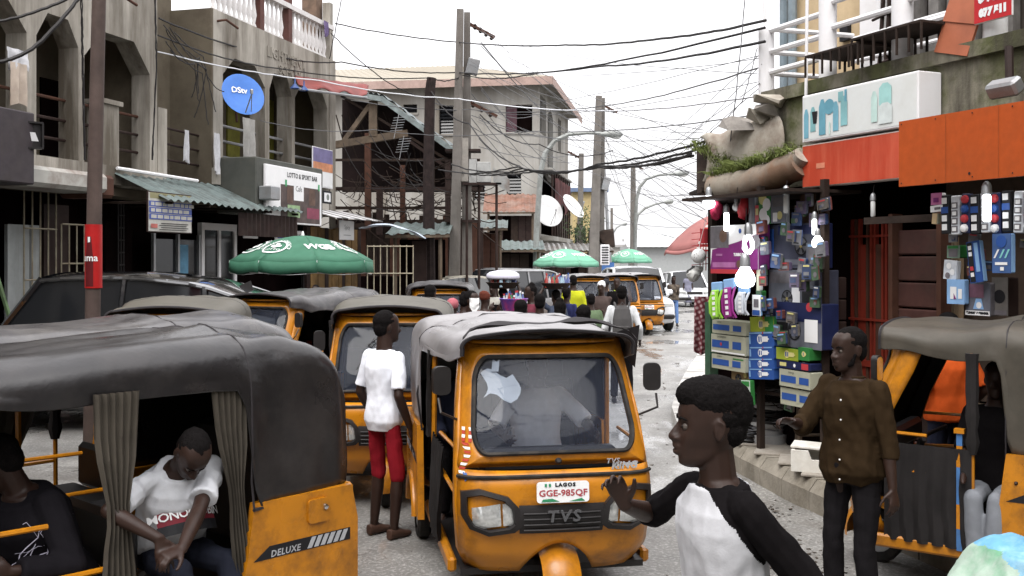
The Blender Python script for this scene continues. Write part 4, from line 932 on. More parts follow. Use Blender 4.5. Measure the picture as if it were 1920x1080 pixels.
# ------------------------------------------------------------------ grey-beige three storey house
MH = MF.root('apartment_house', 'grey beige three storey house with pale hipped metal roof', 'building')
W_, D_, ZT = 10.34, 12.0, 10.25
def px2(px, py): return MF.sz(px, py)
hs = []
wins = ((948,197,998,248),(823,198,850,252),(950,325,977,381),(756,196,782,212),(888,330,910,376))
for (x0,y0,x1,y1) in wins:
    (a, zt), (b_, _), (_, zb) = px2(x0,y0), px2(x1,y0), px2(x0,y1); hs.append([(a,zb),(a,zt),(b_,zt),(b_,zb)])
m = MB(); m.prism([(-6,0),(-6,ZT),(W_,ZT),(W_,0)], 0, .25, hs); m.build('front_wall', WALLM, MH)
SM = MB(T(W_,0,0) @ RZ(R(90)))
sh = [[(.5,8.0),(.5,9.75),(2.6,9.75),(2.6,8.0)],[(3.1,6.0),(3.1,9.2),(4.3,9.6),(5.2,9.2),(5.2,6.0)],[(7.2,7.9),(7.2,9.6),(8.6,9.6),(8.6,7.9)],[(.8,3.4),(.8,6.3),(8.6,6.1),(8.6,3.4)]]
SM.prism([(.252,0),(.252,ZT),(D_,ZT),(D_,0)], 0, .25, sh); SM.build('side_wall', WALLM, MH)
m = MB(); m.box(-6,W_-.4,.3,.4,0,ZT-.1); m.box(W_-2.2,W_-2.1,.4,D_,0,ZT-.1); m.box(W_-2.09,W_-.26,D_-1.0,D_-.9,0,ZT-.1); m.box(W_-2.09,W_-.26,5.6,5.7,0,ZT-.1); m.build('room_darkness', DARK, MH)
for i, (x0,y0,x1,y1) in enumerate(wins):
    (a, zt), (b_, _), (_, zb) = px2(x0,y0), px2(x1,y0), px2(x0,y1)
    f = MB(); f.box(a-.06,b_+.06,-.06,-.002,zb-.1,zb-.0); fo = f.build('window', WALLM, MH)
    f = MB()
    if i in (0,): f.box(a+.02,a+.5,.08,.1,zb,zt); f.build('shutter', mat('plum_shutter', (.07,.035,.045), .7, 0, var=.3), fo)
    else:
        nl = max(3, int((zt-zb)/.14))
        for k in range(nl):
            s_ = MB(); s_.box(a, b_, 0, .012, 0, .11, T(0,.14,zb+(zt-zb)*k/nl) @ RX(R(-25))); s_.build('louvre_pane', GLASS, fo)
rf = MB(); o_ = .7; rz_ = 12.2
e = [V(-6.5,-o_,ZT+.05), V(W_+o_,-o_,ZT+.05), V(W_+o_,D_+o_,ZT+.05), V(-6.5,D_+o_,ZT+.05)]; r0, r1 = V(-6.5,D_/2,rz_), V(W_-5.4,D_/2,rz_)
ROOFM = mat('cream_roof_sheet', (.26,.235,.19), .7, .0, var=.08, scale=.5, dirt=.3, dcol=(.3,.25,.2), dscale=.4)
def ribbed(a, b, c, d, n):                                       # a->b eave, d->c ridge
    rf.grid(n*4+1, 2, lambda i, j: a.lerp(b, i).lerp(d.lerp(c, i), j)+V(0,0,.05*(1 if int(round(i*n*4)) % 4 in (1,) else 0)))
ribbed(e[0], e[1], r1, r0, 42); ribbed(e[1], e[2], r1, r1, 32); rf.build('roof', ROOFM, MH)
f = MB(); f.box(-6.5,W_+o_,-o_-.03,-o_,ZT-.28,ZT+.08); f.box(W_+o_,W_+o_+.03,-o_,D_+o_,ZT-.28,ZT+.08); f.build('fascia', mat('dusky_pink_fascia', (.33,.235,.205), .7, 0, var=.1, dirt=.3), MH)
f = MB(); f.box(-6.5,W_+o_-.01,-o_+.01,D_,ZT-.06,ZT-.01); f.build('soffit', WALLM, MH)
for k, (a, z) in enumerate(((2.0,6.3),(5.3,6.2))):
    f = MB(T(W_,0,0) @ RZ(R(90))); f.box(.6,8.8,-.55,-.02,6.32-.9*0,6.42) if k == 0 else f.box(.6,8.8,-.6,-.02,3.1,3.3); f.build('balcony_slab', WALLM, MH)
for k in range(9): f = MB(T(W_,0,0) @ RZ(R(90))); f.tube([(.9+k*.9,-.5,3.3),(.9+k*.9,-.5,6.3)], .05, 5); f.build('balcony_post', BROWN, MH)
cl = MB(T(W_,0,0) @ RZ(R(90))); cl.grid(30, 8, lambda i, j: V(1+6*i, -.62+.06*math.sin(i*30), 6.0-1.6*j*(.6+.4*math.sin(i*7)**2))); cl.build('hanging_cloth', mat('maroon_cloth', (.075,.03,.03), .9, 0, var=.6, scale=1.2), MH)
# sheds and roofs at the foot of the house
def shack(label, x0, x1, yt, yb, Y, mroof, mwall, dz=.35, dep=2.5, slope=.35, name='market_shack'):
    a, b = Pt(x0, yt, Y), Pt(x1, yt, Y); r = thing(name, label, 'shack', (a.x, Y, 0)); w = b.x-a.x; z = a.z
    m = MB(); n = int(w/.10)+2
    m.grid(n*2, 3, lambda i, j: V(w*i-.2+.4*i, -.5+dep*j, z+slope*j+.025*math.sin(i*n*3.1)+.05*mnoise.noise(V(i*5+x0,j,0)))); m.build('roof_sheet', mroof, r)
    nb_ = max(3, min(14, int(w/.3)))
    for k in range(nb_):
        if random.random() < .3: continue
        m = MB(); m.box(w*k/nb_+.01, w*(k+1)/nb_-.01, .02*(k % 2), .05+.02*(k % 2), 0, z-.15); m.build('board', mwall if k % 3 else WOODD, r)
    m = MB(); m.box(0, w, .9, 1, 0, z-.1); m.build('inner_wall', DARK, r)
    for u in (0.03, w-.03): m = MB(); m.tube([(u,-.35,0),(u,-.35,z)], .05, 5); m.build('post', WOOD, r)
    m = MB(); m.tube([(-.2,-.45,z-.06),(w+.2,-.45,z-.04)], .05, 4); m.build('eave_beam', WOOD, r)
    return r
ZR = mat('rusty_zinc', (.17,.085,.06), .7, .2, var=.35, scale=2, dirt=.6, dcol=(.26,.21,.18), dscale=1.5)
shack('rusty roofed shack at the foot of the beige house', 915, 1000, 398, 470, 42, ZR, BROWN, slope=.9, dep=3)
shack('long low shack with black eaves behind the green umbrella', 885, 1010, 468, 520, 36, ZINCG, WOODD)
shack('low kiosk with dark boards left of the twin poles', 742, 830, 440, 520, 25, ZINCG, BROWN, dep=2)
shack('grey roofed stall between the two farther umbrellas', 1015, 1140, 470, 520, 43, ZINC, WOODD)
shack('small brown lean-to right of the twin poles', 880, 940, 428, 520, 32, ZINCG, RUST)
m = MB(); ga = W3(742,460,23.5)
gr_ = thing('iron_gate', 'pale iron grid gate standing beside the green umbrella', 'gate', (ga.x-.35,23.5,0))
for k in range(8): q = MB(); q.tube([(.12*k*1.25-.3,0,.0),(.12*k*1.25-.3,0,2.55)], .014, 5); q.build('bar', RAILM, gr_)
for z in (.4,1.2,1.9,2.52): q = MB(); q.tube([(-.3,-.02,z),(.75,-.02,z)], .014, 5); q.build('rail', RAILM, gr_)
tp = MB(); c0 = W3(705,428,24); tp.grid(16, 8, lambda i, j: c0+V(-.35+1.5*i, .8*j-.4, .12*math.sin(i*3)-.25*i*i+.06*mnoise.noise(V(i*4,j*3,2)))); tag(tp.build('tarpaulin_sheet', mat('pale_blue_tarpaulin', (.42,.47,.55), .5, 0, var=.12), None, smooth=True), 'pale blue tarpaulin sheet draped over the kiosk roof', 'tarpaulin')
# far street
fw = thing('far_warehouse', 'long pale grey warehouse closing the far end of the street', 'building', (14,85,0))
m = MB(); m.box(-4,14,0,10,0,3.4); m.build('wall', mat('hazy_grey_wall', (.30,.31,.31), .8, 0, var=.06), fw); m = MB(); m.grid(80,2,lambda i,j: V(-4.5+19*i,-.6+6*j,3.3+1.6*j+.06*math.sin(i*250))); m.build('roof', mat('hazy_grey_roof', (.40,.41,.41), .7, 0, var=.05), fw)  # distance haze is whitened into the wall and roof greys
for (x, y, w, d, h, lab, c) in ((9.2,66,2.0,6,6.6,'narrow yellow house with blue eave beyond the beige house', (.42,.33,.17)), (2,110,12,10,3.6,'low cream block far behind the shacks', (.4,.39,.36)), (30,120,16,8,4.2,'distant white block at the street end', (.55,.54,.53)), (12.5,105,7,8,4.3,'small grey block under the street lamps far away', (.36,.36,.36))):
    bt = thing('far_house', lab, 'building', (x if lab[0] != 'n' else 3.9, y, 0)); m = MB(); m.box(0,w,0,d,0,h); m.build('wall', mat('far_wall_'+lab.split()[1], c, .85, 0, var=.1), bt)
    m = MB(); m.box(-.3,w+.3,-.3,d+.3,h,h+.25); m.build('roof', mat('far_roof_'+lab.split()[1], (.12,.16,.25) if lab[0] == 'n' else (.34,.33,.32), .7, 0, var=.1), bt)
    for k in range(2): m = MB(); m.box(w*(.25+.45*k)-.35, w*(.25+.45*k)+.35, -.03, -.002, h*.5, h*.5+1); m.build('window', GLASS, bt)
# small tree behind the second twin pole
LEAF = mat('dull_green_leaves', (.05,.075,.03), .6, 0, var=.35, scale=1.5); BARK = mat('bark', (.09,.07,.05), .9, 0, var=.3)
def tree(label, loc, h, r, n, lm=LEAF, name='small_tree'):
    t = thing(name, label, 'tree', loc); m = MB(); m.tube([(0,0,0),(.05,0,h*.4),(.1,.05,h*.75)], [.10,.07,.04], 6)
    for k in range(5): a = k*1.3; m.tube([(.07,0,h*(.4+.07*k)),(.07+r*.7*math.cos(a),r*.7*math.sin(a),h*(.65+.06*k))], [.035,.012], 4)
    m.build('trunk', BARK, t, smooth=True); c = MB()
    for k in range(n):
        a, b_ = random.uniform(0, 6.28), random.uniform(-1, 1); q = random.random()**.4; p = V(r*q*math.cos(a)*math.sqrt(1-b_*b_), r*q*math.sin(a)*math.sqrt(1-b_*b_), h*.78+r*.9*q*b_)
        if mnoise.noise(p*1.6) < -.12: continue
        d = V(random.gauss(0,1),random.gauss(0,1),random.gauss(0,1)).normalized(); e_ = d.orthogonal().normalized(); s_ = random.uniform(.05,.1)
        c.add([p, p+d*s_+e_*s_*.4, p+d*s_*2, p+d*s_-e_*s_*.4], [(0,1,2,3)])
    c.build('crown', lm, t, kind='stuff'); return t
tree('small leafy tree behind the second pair of concrete poles', (3.3,45,0), 4.6, 1.1, 900)
# the rest of the street: rows that go on towards and behind the camera
def row_house(label, o, ang, L, D, H, mw, nwin):
    t = thing('row_house', label, 'building', o, R(ang)); b = MB(); b.box(0,L,0,D,0,H); b.build('wall', mw, t); b = MB(); b.box(-.3,L+.3,-.5,D+.3,H,H+.22); b.build('roof', ZINC, t)
    for k in range(nwin):
        for z in (1.0, 4.4, 7.6):
            if z+1.6 > H: continue
            u = L*(k+.5)/nwin; b = MB(); b.box(u-.55,u+.55,-.05,-.002,z,z+1.7); f = b.build('window', BROWN, t); b = MB(); b.box(u-.47,u+.47,-.06,-.051,z+.08,z+1.62); b.build('pane', GLASS, f)
row_house('plain cream row house continuing the arcade row before it', (-14.6,-12.0,0), 72, 24.5, 7, 8.6, WALLA, 8)
row_house('stained shop row continuing right of the orange sign', (5.2,5.6,0), -80, 20, 7, 7.4, WALLD, 6)
row_house('grey house closing the street behind the viewpoint', (9.5,-17.0,0), 178, 24, 8, 10.5, WALLM, 7)
# ------------------------------------------------------------------ right corner shop
RS = RF.s
RB = RF.root('corner_shop_building', 'mossy concrete corner shop building with white balcony posts above orange sign', 'building')
UE = 3.6
m = MB(); m.box(RS(1436),UE,0,.22,2.95,3.95); m.build('parapet', WALLD, RB)
m = MB(); m.box(RS(1436)-.02,UE,-.05,-.002,3.86,3.99); m.build('parapet_coping', WALLD, RB)
m = MB(); m.box(RS(1436),UE,.23,4,2.95,3.1); m.box(-2,UE,1.6,1.7,0,2.94); m.box(RS(1548),RS(1560),.02,1.6,0,2.94); m.build('floor_slab', DARK, RB)
for (px, z1, r) in ((1437,4.70,.085),(1552,6.2,.088),(1692,6.2,.095),(1866,4.55,.095)):
    m = MB(T(RS(px,.1),.1,0)); m.lathe([(r,3.955),(r,z1)], 18); m.build('balcony_column', WHITE, RB, smooth=True)
def rail(p, q, r, mm=WHITE, par=RB, nm='balcony_rail'): m = MB(); m.tube([p, q], r, 8); return m.build(nm, mm, par, smooth=True)
a, b, c, d = RS(1437,.1), RS(1552,.1), RS(1692,.1), RS(1866,.1)
for z in (4.22, 4.44, 4.665): rail((a,.1,z),(b,.1,z),.032)
for z in (4.25, 4.50, 4.75): rail((b,.1,z),(c,.1,z),.032)
for z in (4.29, 4.54): rail((c,.1,z),(d,.1,z),.032)
for z in (4.22, 4.45, 4.7): rail((a,.1,z),(a+.1,1.2,z),.028); rail((a+.1,1.2,z-.04),(b+.6,1.2,z-.04),.026)
rail((a+.02,.08,4.6),(a-.02,.06,5.4),.018); rail((a+.12,.1,4.68),(a+.02,.15,5.4),.018)
rail((RS(1511,-.1),-.1,3.7),(RS(1515,-.1),-.1,5.6),.016)
for px in (1470, 1486): rail((RS(px,1.4),1.4,3.9),(RS(px,1.4),1.4,6.2),.055, mat('slate_blue_pipe', (.20,.245,.275), .5, 0, var=.15, dirt=.3), nm='drain_pipe')
m = MB(); m.box(RS(1490,1.5),RS(1612,1.5),1.5,1.6,3.1,6.4); m.build('upper_wall', WALLY, RB)
m = MB(); m.box(RS(1612,1.4),RS(1650,1.4),1.4,1.6,3.1,6.4); m.build('pilaster', WHITE, RB)
m = MB(); m.box(RS(1650,1.4),UE+1,1.5,1.6,3.1,6.4); m.build('dark_upper_wall', mat('grey_stained_wall', (.11,.095,.085), .9, 0, var=.3, streak=True, dirt=.8), RB)
m = MB(); m.box(RS(1575,1.45),RS(1590,1.45),1.44,1.499,4.75,4.95); m.build('meter_box', KPRINT, RB)
for k in range(5): rail((RS(1636+12*k,1.2),1.2,3.1),(RS(1650+12*k,1.2)+.1,1.2,5.6),.022, BROWN, nm='security_bar')
for k in range(3): rail((RS(1636,1.18),1.18,3.8+.5*k),(RS(1690,1.18),1.18,3.85+.5*k),.016, BROWN, nm='security_bar')
for k in range(6): m = MB(); x = RS(1700+34*k,1.3); m.box(x,x+.13,1.35,1.45,3.1,6.2); m.build('wall_board', mat('grey_board', (.19,.18,.17), .8, 0, var=.3, streak=True, dirt=.6), RB)
for (x0, x1, y, zz) in ((1540,1640,142,.10),(1628,1760,100,.14)):   # iron ledge cages
    u0, z0_ = RF.sz(x0, y, -.1); u1 = RS(x1,-.1); q = MB(); z = 4.05+zz
    q.box(u0,u1,-.3,.2,z,z+.02)
    for k in range(7): uu = u0+(u1-u0)*k/6; q.box(uu-.008,uu+.008,-.3,-.284,3.96,z); q.box(uu-.008,uu+.008,.18,.2,3.96,z)
    q.build('iron_ledge_cage', WOODD, RB)
rt_ = RF.root('roof_tile_panel', 'tilted terracotta roof tile panel leaning on the balcony parapet', 'panel')
TERR = mat('terracotta_sheet', (.36,.115,.06), .65, 0, var=.15, scale=3, dirt=.3, dcol=(.16,.06,.04))
for k in range(3):
    m = MB(); M = T(RS(1758,-.02)+.0,-.05,3.97) @ Matrix.Rotation(R(16), 4, 'Y') @ Matrix.Rotation(R(-8), 4, 'X'); m.box(0,.36,-.012-.012*k,.012-.012*k,.26*k,.26*k+.285,M); m.build('tile', TERR, rt_)
board(RF, 'red_banner', 'torn red vinyl banner with white phone number on the balcony rail', 'banner', (1826,-26,1898,38), -.08, .02, mat('red_vinyl', (.43,.02,.025), .4, 0, var=.1, scale=3), mat('white_torn_edge', (.6,.58,.57), .7), [('t',.0,.20,.30,'037 226',WPRINT,.008),('t',.02,-.22,.30,'077 511',WPRINT,.008)], framew=.006)
# fascia signs
PALEW = mat('faded_white_signface', (.62,.64,.63), .5, 0, var=.06, scale=2, dirt=.25, dcol=(.45,.43,.38))
TEAL = [mat('faded_teal_%d' % k, c, .6, var=.25, scale=3) for k, c in enumerate(((.16,.36,.45),(.20,.40,.42),(.12,.30,.38),(.30,.52,.50),(.45,.60,.56)))]
def bottle(cx, z0, w, h, m): return ('p', [(cx-w/2,z0),(cx+w/2,z0),(cx+w/2,z0+h*.8),(cx+w*.2,z0+h),(cx-w*.2,z0+h),(cx-w/2,z0+h*.8)], m)
pr = [bottle(-.455,-.42,.045,.62,TEAL[0]), bottle(-.39,-.30,.05,.52,TEAL[1]), ('p', [(-.40,.12),(-.345,.12),(-.355,-.14),(-.385,-.14)], KPRINT), bottle(-.30,-.40,.062,.74,TEAL[2]), ('c',-.235,.16,.16,TEAL[2]), bottle(-.175,-.36,.05,.6,TEAL[0]), ('r',-.13,.32,.045,.2,TEAL[1]), bottle(-.10,-.28,.06,.6,TEAL[1]), ('r',-.085,.32,.02,.24,TEAL[2]), bottle(.16,-.32,.05,.6,TEAL[4]), bottle(.25,-.02,.10,.42,TEAL[3]), bottle(.25,-.38,.11,.4,mat('ghost_print', (.56,.61,.60), .6)), ('r',-.23,-.28,.012,.25,TEAL[4])]
WS = board(RF, 'white_fascia_sign', 'faded white fascia sign with teal bottle pictures above the red panel', 'sign', (1504,158,1722,252), -.28, .26, PALEW, WHITE, pr)
RP = mat('faded_red_panel', (.42,.05,.022), .5, 0, var=.14, scale=1.6, streak=True, dirt=.45, dcol=(.60,.16,.09), dscale=3)
board(RF, 'red_fascia_panel', 'faded red fascia panel with pale strip below the white sign', 'sign', (1504,258,1712,344), -.26, .10, RP, mat('pale_edge', (.5,.44,.4), .6), [('r',-.31,-.02,.085,.12,mat('faded_patch', (.55,.20,.12), .6))], framew=.012)
board(RF, 'orange_fascia_sign', 'large plain rusty orange fascia sign tilted forward over the shop', 'sign', (1686,205,1990,338), -.62, .05, mat('rusty_orange_panel', (.38,.065,.009), .6, 0, var=.10, scale=14, dirt=.35, dcol=(.25,.06,.015), dscale=1.2), mat('orange_edge', (.3,.08,.03), .6), [('c',-.02,-.40,.022,KPRINT),('c',.42,.1,.03,WPRINT)]+[('c',x_,z_,.012,KPRINT) for x_ in (-.48,-.24,0,.24,.48) for z_ in (-.45,.45)]+[('r',x_,0,.0022,.98,mat('panel_joint', (.22,.05,.01), .7, var=.2)) for x_ in (-.17,.16)], tilt=0, framew=.0)
u, z = RF.sz(1884,165,-.5); w = RF.w(u,-.5,z); fl = thing('floodlight', 'small grey floodlight standing behind the orange sign', 'lamp', w, RF.a); m = MB(); m.cbox((0,0,0),(.26,.12,.12),(R(35),0,0),.02); m.build('lamp_housing', STEEL, fl); m = MB(); m.tube([(0,.05,0),(-.05,.1,.32)], .03, 6); m.build('bracket', BROWN, fl)
# ground floor: gate, slatted door, counter
GATE = RF.root('red_gate', 'rusty red barred gate in the dark shop doorway', 'gate')
GR = mat('red_gate_paint', (.21,.028,.016), .55, .1, var=.3, scale=5, dirt=.5, dcol=(.05,.02,.015))
for k, px in enumerate(np.linspace(1562, 1682, 17)):
    q = MB(); u = RS(px,.25); w = .035 if k in (8, 12) else .012; q.box(u-w,u+w,.24-.002*k,.262,.28,2.60 if k not in (8,12) else 2.35); q.build('gate_bar', GR if k % 3 else RUST, GATE)
for z in (.45, 1.18, 1.62, 2.42): q = MB(); q.box(RS(1562,.25),RS(1682,.25),.205,.223,z,z+(.06 if z == 1.18 else .022)); q.build('gate_rail', GR, GATE)
SD = RF.root('slatted_door', 'dark brown metal door with horizontal ribs beside red gate', 'door')
for k in range(9): q = MB(); q.cbox((RS(1728,.1),.1,.48+.235*k),(RS(1772,.1)-RS(1684,.1),.03,.22),bev=.012); q.build('door_panel', mat('ribbed_brown_metal', (.07,.032,.027), .55, .2, var=.25, dirt=.4), SD)
for px in (1682,1773): q = MB(); q.box(RS(px,.1)-.025,RS(px,.1)+.025,.02,.14,.28,2.62); q.build('door_frame', RUST, SD)
CT = RF.root('shop_counter', 'dark shop counter with pale wooden back boards under orange sign', 'counter')
q = MB(); q.box(RS(1776,.1),UE,-.25,.45,.9,.96); q.build('counter_top', WOOD, CT); q = MB(); q.box(RS(1776,.1),UE,-.2,.4,.28,.89); q.build('counter_front', BROWN, CT); q = MB(); q.box(RS(1774,.5),UE,.5,.55,.97,2.94); q.build('back_board', mat('dim_ply', (.085,.06,.045), .8, 0, var=.3, dirt=.5), CT)
for k in range(3): q = MB(); q.box(RS(1779+9*k,.3),RS(1786+9*k,.3),.3,.32,1.6,2.5-.1*k); q.build('wood_strip', mat('pale_ply', (.30,.22,.14), .75, 0, var=.25), CT)
q = MB(); q.box(RS(1700,.2),UE,-.3,-.25,2.52,2.58); q.build('hanging_rail', WOODD, CT)
# ------------------------------------------------------------------ stall
ST = RF.root('market_stall', 'crowded electrical stall with dark boards and green corner post', 'stall')
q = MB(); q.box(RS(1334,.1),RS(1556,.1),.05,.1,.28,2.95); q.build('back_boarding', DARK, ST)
q = MB(); q.box(RS(1332,-.45)-.03,RS(1332,-.45)+.07,-.5,-.4,0,1.75); q.build('corner_post', mat('green_post_paint', (.035,.085,.05), .7, 0, var=.25, dirt=.4), ST)
for px in (1338, 1428, 1548): q = MB(); u = RS(px,-.38); q.box(u-.03,u+.03,-.42,-.36,.25,2.95); q.build('stall_post', WOODD, ST)
for z in (.85,1.3,1.75,2.2,2.7): q = MB(); q.box(RS(1334,-.34),RS(1552,-.34),-.36,-.32,z,z+.03); q.build('cross_rail', WOODD, ST)
q = MB(); q.box(RS(1352,-.3),RS(1560,-.3),-.80,.05,2.83,2.86); q.build('roof_shade_board', WOODD, ST)  # overhang added to shade the stall goods
def roll(label, name, cat, p, q_, r, mm, wob=.02, n=20):
    t = thing(name, label, cat, p); L = Vector(q_)-Vector(p); m = MB()
    m.tube([L*(i/n)+V(0,0,-.06*math.sin(i/n*3.14))+V(mnoise.noise(V(i*.6,1,0)),mnoise.noise(V(i*.6,5,0)),mnoise.noise(V(i*.5,9,0)))*wob for i in range(n+1)], [r*(1+.22*mnoise.noise(V(i*.8,0,3))) for i in range(n+1)], 14); m.build('cloth_roll', mm, t, smooth=True); return t, L
def grass(root, L, r, n, h, m=None):
    c = MB()
    for k in range(n):
        t = random.random(); p = L*t+V(random.gauss(0,.06),random.gauss(0,.06),r*.75); d = V(random.gauss(0,.5),random.gauss(0,.5)-.15,1.); d.normalize(); e = d.orthogonal().normalized()*.006; hh = h*random.uniform(.3,1)
        tip = p+d*hh+V(0,0,-hh*.35)+V(d.x,d.y,0)*hh*.6
        c.add([p-e, p+e, p+d*hh*.6+e*.6, tip, p+d*hh*.6-e*.6], [(0,1,2,3,4)])
    c.build('grass_tuft', m or mat('roof_grass', (.13,.16,.045), .8, 0, var=.4, scale=6), root, kind='stuff')
TARP = mat('dirty_tarpaulin', (.36,.33,.28), .75, 0, var=.2, scale=3, dirt=.7, dcol=(.13,.075,.05), dscale=2.5, bump=.4, bscale=14)
BTARP = mat('brown_tarpaulin', (.19,.115,.075), .85, 0, var=.3, scale=3, dirt=.7, dcol=(.07,.04,.028), dscale=3, bump=.5, bscale=14, col2=(.30,.27,.22), c2scale=1.5)
t1, L1 = roll('rolled brown tarpaulin sprouting grass along the stall eave', 'tarpaulin_roll', 'tarpaulin', Pt(1338,352,11.3), Pt(1506,305,10.0), .15, BTARP); grass(t1, L1*.95, .13, 900, .24)
t2 = thing('curved_roof_sheet', 'grey curved zinc sheet roof piled on top of the stall', 'roof sheet', Pt(1312,290,11.6)); Lr = Pt(1452,255,10.7)-Pt(1312,290,11.6); m = MB()
m.grid(22, 12, lambda i, j: Lr*i+V(.05*math.sin(j*3),-.34*math.sin(j*2.4)+.25*j,.30*math.cos(j*2.6)-.1)+V(0,0,.05*mnoise.noise(V(i*5,j*3,0)))); o = m.build('zinc_sheet', TARP, t2, smooth=True); o.modifiers.new('t','SOLIDIFY').thickness = .012
m = MB(); m.box(0,Lr.x,-.15,.7,-.42,-.38); m.hull([V(-.05,-.1,-.45),V(1.1,-.5,-.2),V(1.1,-.4,.16),V(0,.2,.1),V(0,.2,-.4),V(1.1,.3,-.3)]); m.build('dark_underside', WOODD, t2); grass(t2, Lr*.35+V(0,-.2,-.3), .1, 260, .24)
t3, L3 = roll('smaller dirty white tarpaulin bundle above the grassy roll', 'tarpaulin_bundle', 'tarpaulin', Pt(1425,318,10.75), Pt(1508,290,9.95), .10, TARP, .03)
for k in range(4):
    p = Pt(1385+20*k, 240-14*k, 10.95-.12*k); m = MB(); m.hull([p+V(random.uniform(-.28,.28),random.uniform(-.15,.15),random.uniform(-.09,.14)) for _ in range(7)]); tag(m.build('scrap_sheet', TARP if k % 2 else mat('grey_scrap', (.24,.22,.2), .8, 0, var=.3, dirt=.5)), ['crumpled scrap sheet farthest left on the stall roof','second crumpled scrap sheet on the stall roof beside white post','pale crumpled scrap at the foot of the first white post','bent scrap sheet against the mossy parapet'][k], 'scrap')
# ------------------------------------------------------------------ goods
PUR = mat('purple_print', (.17,.025,.14), .45, var=.12); GREYP = mat('grey_photo_print', (.13,.12,.13), .5, var=.4, scale=5); FACEP = mat('brown_face_print', (.12,.075,.055), .5, var=.3)
BLU = mat('blue_carton_print', (.025,.075,.27), .45, var=.12); BLU2 = mat('pale_blue_print', (.22,.38,.62), .45, var=.15); CREAM = mat('cream_carton', (.34,.34,.26), .6, var=.1, dirt=.2, dcol=(.3,.28,.2)); YGR = mat('lime_carton', (.25,.30,.03), .5, var=.2, scale=4); GRN = mat('green_carton', (.03,.17,.04), .5, var=.2); NAVY = mat('navy_carton', (.013,.018,.06), .45, var=.2); REDC = mat('red_carton', (.42,.04,.05), .5, var=.1); DKP = mat('dim_fan_carton', (.045,.048,.07), .45, var=.35, scale=3); LGP = mat('light_grey_carton', (.12,.125,.15), .5, var=.3, scale=3); PLAST = mat('clear_plastic_wrap', (.55,.58,.62), .2, 0, var=.3, scale=10, spec=.8)
YELP = mat('pale_yellow_print', (.55,.5,.2), .5, var=.1)
def bulbpr(cx, cz, s, m=WPRINT): return [('c',cx,cz,s,m),('r',cx+s*.55,cz,s*.8,s*1.1,m),('p',[(cx+s*.75,cz+s*.45),(cx+s*1.15,cz),(cx+s*.75,cz-s*.45)],m),('r',cx-s*.12,cz,s*.16,s*1.2,BLU),('r',cx+s*.14,cz,s*.12,s*1.1,BLU)]
def fanpr(cx, cz, s): 
    out = [('c',cx,cz,s,KPRINT),('c',cx,cz,s*.85,mat('fan_grille_print', (.09,.09,.10), .5, var=.3))]
    for k in range(5): a = k*1.2566; out.append(('p',[(cx+.0,cz+.0),(cx+s*.5*math.cos(a),cz+s*.8*math.sin(a)),(cx+s*.5*math.cos(a+.5),cz+s*.8*math.sin(a+.5))],KPRINT))
    return out+[('c',cx,cz,s*.2,mat('fan_hub_print', (.3,.24,.08), .5, var=0))]
G1 = 'goods hung on the front of the electrical stall'
def good(name, label, rect, off, dep, face, edge, pr, group=G1, tilt=0, cat='package'): return board(RF, name, label, cat, rect, off, dep, face, edge, pr, group, tilt, framew=.0)
good('fan_poster', 'purple and white TURBO FAN carton at the top left of stall', (1333,422,1422,505), -.62, .14, WPRINT, PUR, [('p',[(-.5,-.5),(.5,-.5),(.5,.28),(.1,.12),(-.46,-.05)],PUR),('r',-.30,.24,.40,.50,GREYP),('c',-.22,.26,.15,FACEP),('c',.14,.36,.055,BLU),('t',.34,.36,.11,'LG',KPRINT),('t',.14,-.17,.085,'TURBO FAN',WPRINT,.003),('c',.46,.1,.16,GREYP),('r',-.2,-.4,.5,.12,mat('mauve_print', (.34,.13,.3), .5, var=.2)),('c',.12,-.38,.09,FACEP),('r',-.3,-.17,.14,.05,mat('mauve_print', (.34,.13,.3)))])
good('red_shelf_strip', 'narrow red strip shelf under the purple fan carton', (1333,505,1402,513), -.66, .16, REDC, REDC, [])
for k, (r, lb, f, pr) in enumerate((
  ((1336,602,1399,627), 'topmost cream and blue carton of the left stack', CREAM, [('r',-.05,-.02,.84,.42,BLU),('r',.08,.0,.10,.6,CREAM),('t',-.28,.36,.16,'ENERGY',KPRINT)]),
  ((1334,629,1399,664), 'middle cream and blue carton of the left stack', CREAM, [('r',-.05,.0,.84,.40,BLU),('r',.08,.0,.10,.5,CREAM),('t',-.18,.38,.15,'EXTENSION',KPRINT),('r',0,-.42,.95,.08,WPRINT),('c',-.2,.0,.09,REDC)]),
  ((1335,667,1398,694), 'lowest cream and blue carton of the left stack', CREAM, [('r',-.05,-.02,.84,.42,BLU),('r',.08,.0,.10,.6,CREAM),('t',-.25,.38,.15,'ENERGY',KPRINT),('r',.3,.34,.3,.08,GRN)]))):
    good('carton', lb, r, -.60, .22, f, CREAM, pr)
for k, (r, lb, f) in enumerate((((1407,594,1451,622), 'green and yellow bulb box atop the blue boxes', YGR), ((1404,622,1451,650), 'topmost blue bulb box hanging in the column', BLU), ((1405,650,1451,673), 'second blue bulb box from the top of column', BLU), ((1404,672,1451,693), 'third blue bulb box from the top of column', BLU), ((1404,691,1451,711), 'bottommost blue bulb box above the cable drum', BLU))):
    good('bulb_box', lb, r, -.56, .16, f, BLU if k else GRN, ([('r',.32,0,.36,1,GRN)] if not k else [('r',-.44,0,.06,.6,BLU2),('r',.0,.42,.9,.1,BLU2)])+bulbpr(-.02,0,.32,WPRINT if k else YELP)+[('c',.1,.42,.08,REDC)], tilt=random.choice((-5,-4,-6)))
good('fan_carton', 'large dim fan carton at the middle of the stall', (1438,420,1530,503), -.44, .2, DKP, NAVY, [('r',.1,.36,.7,.2,NAVY),('r',-.42,-.05,.16,.9,BLU),('r',.0,-.36,.6,.12,LGP)]+fanpr(.22,.0,.22))
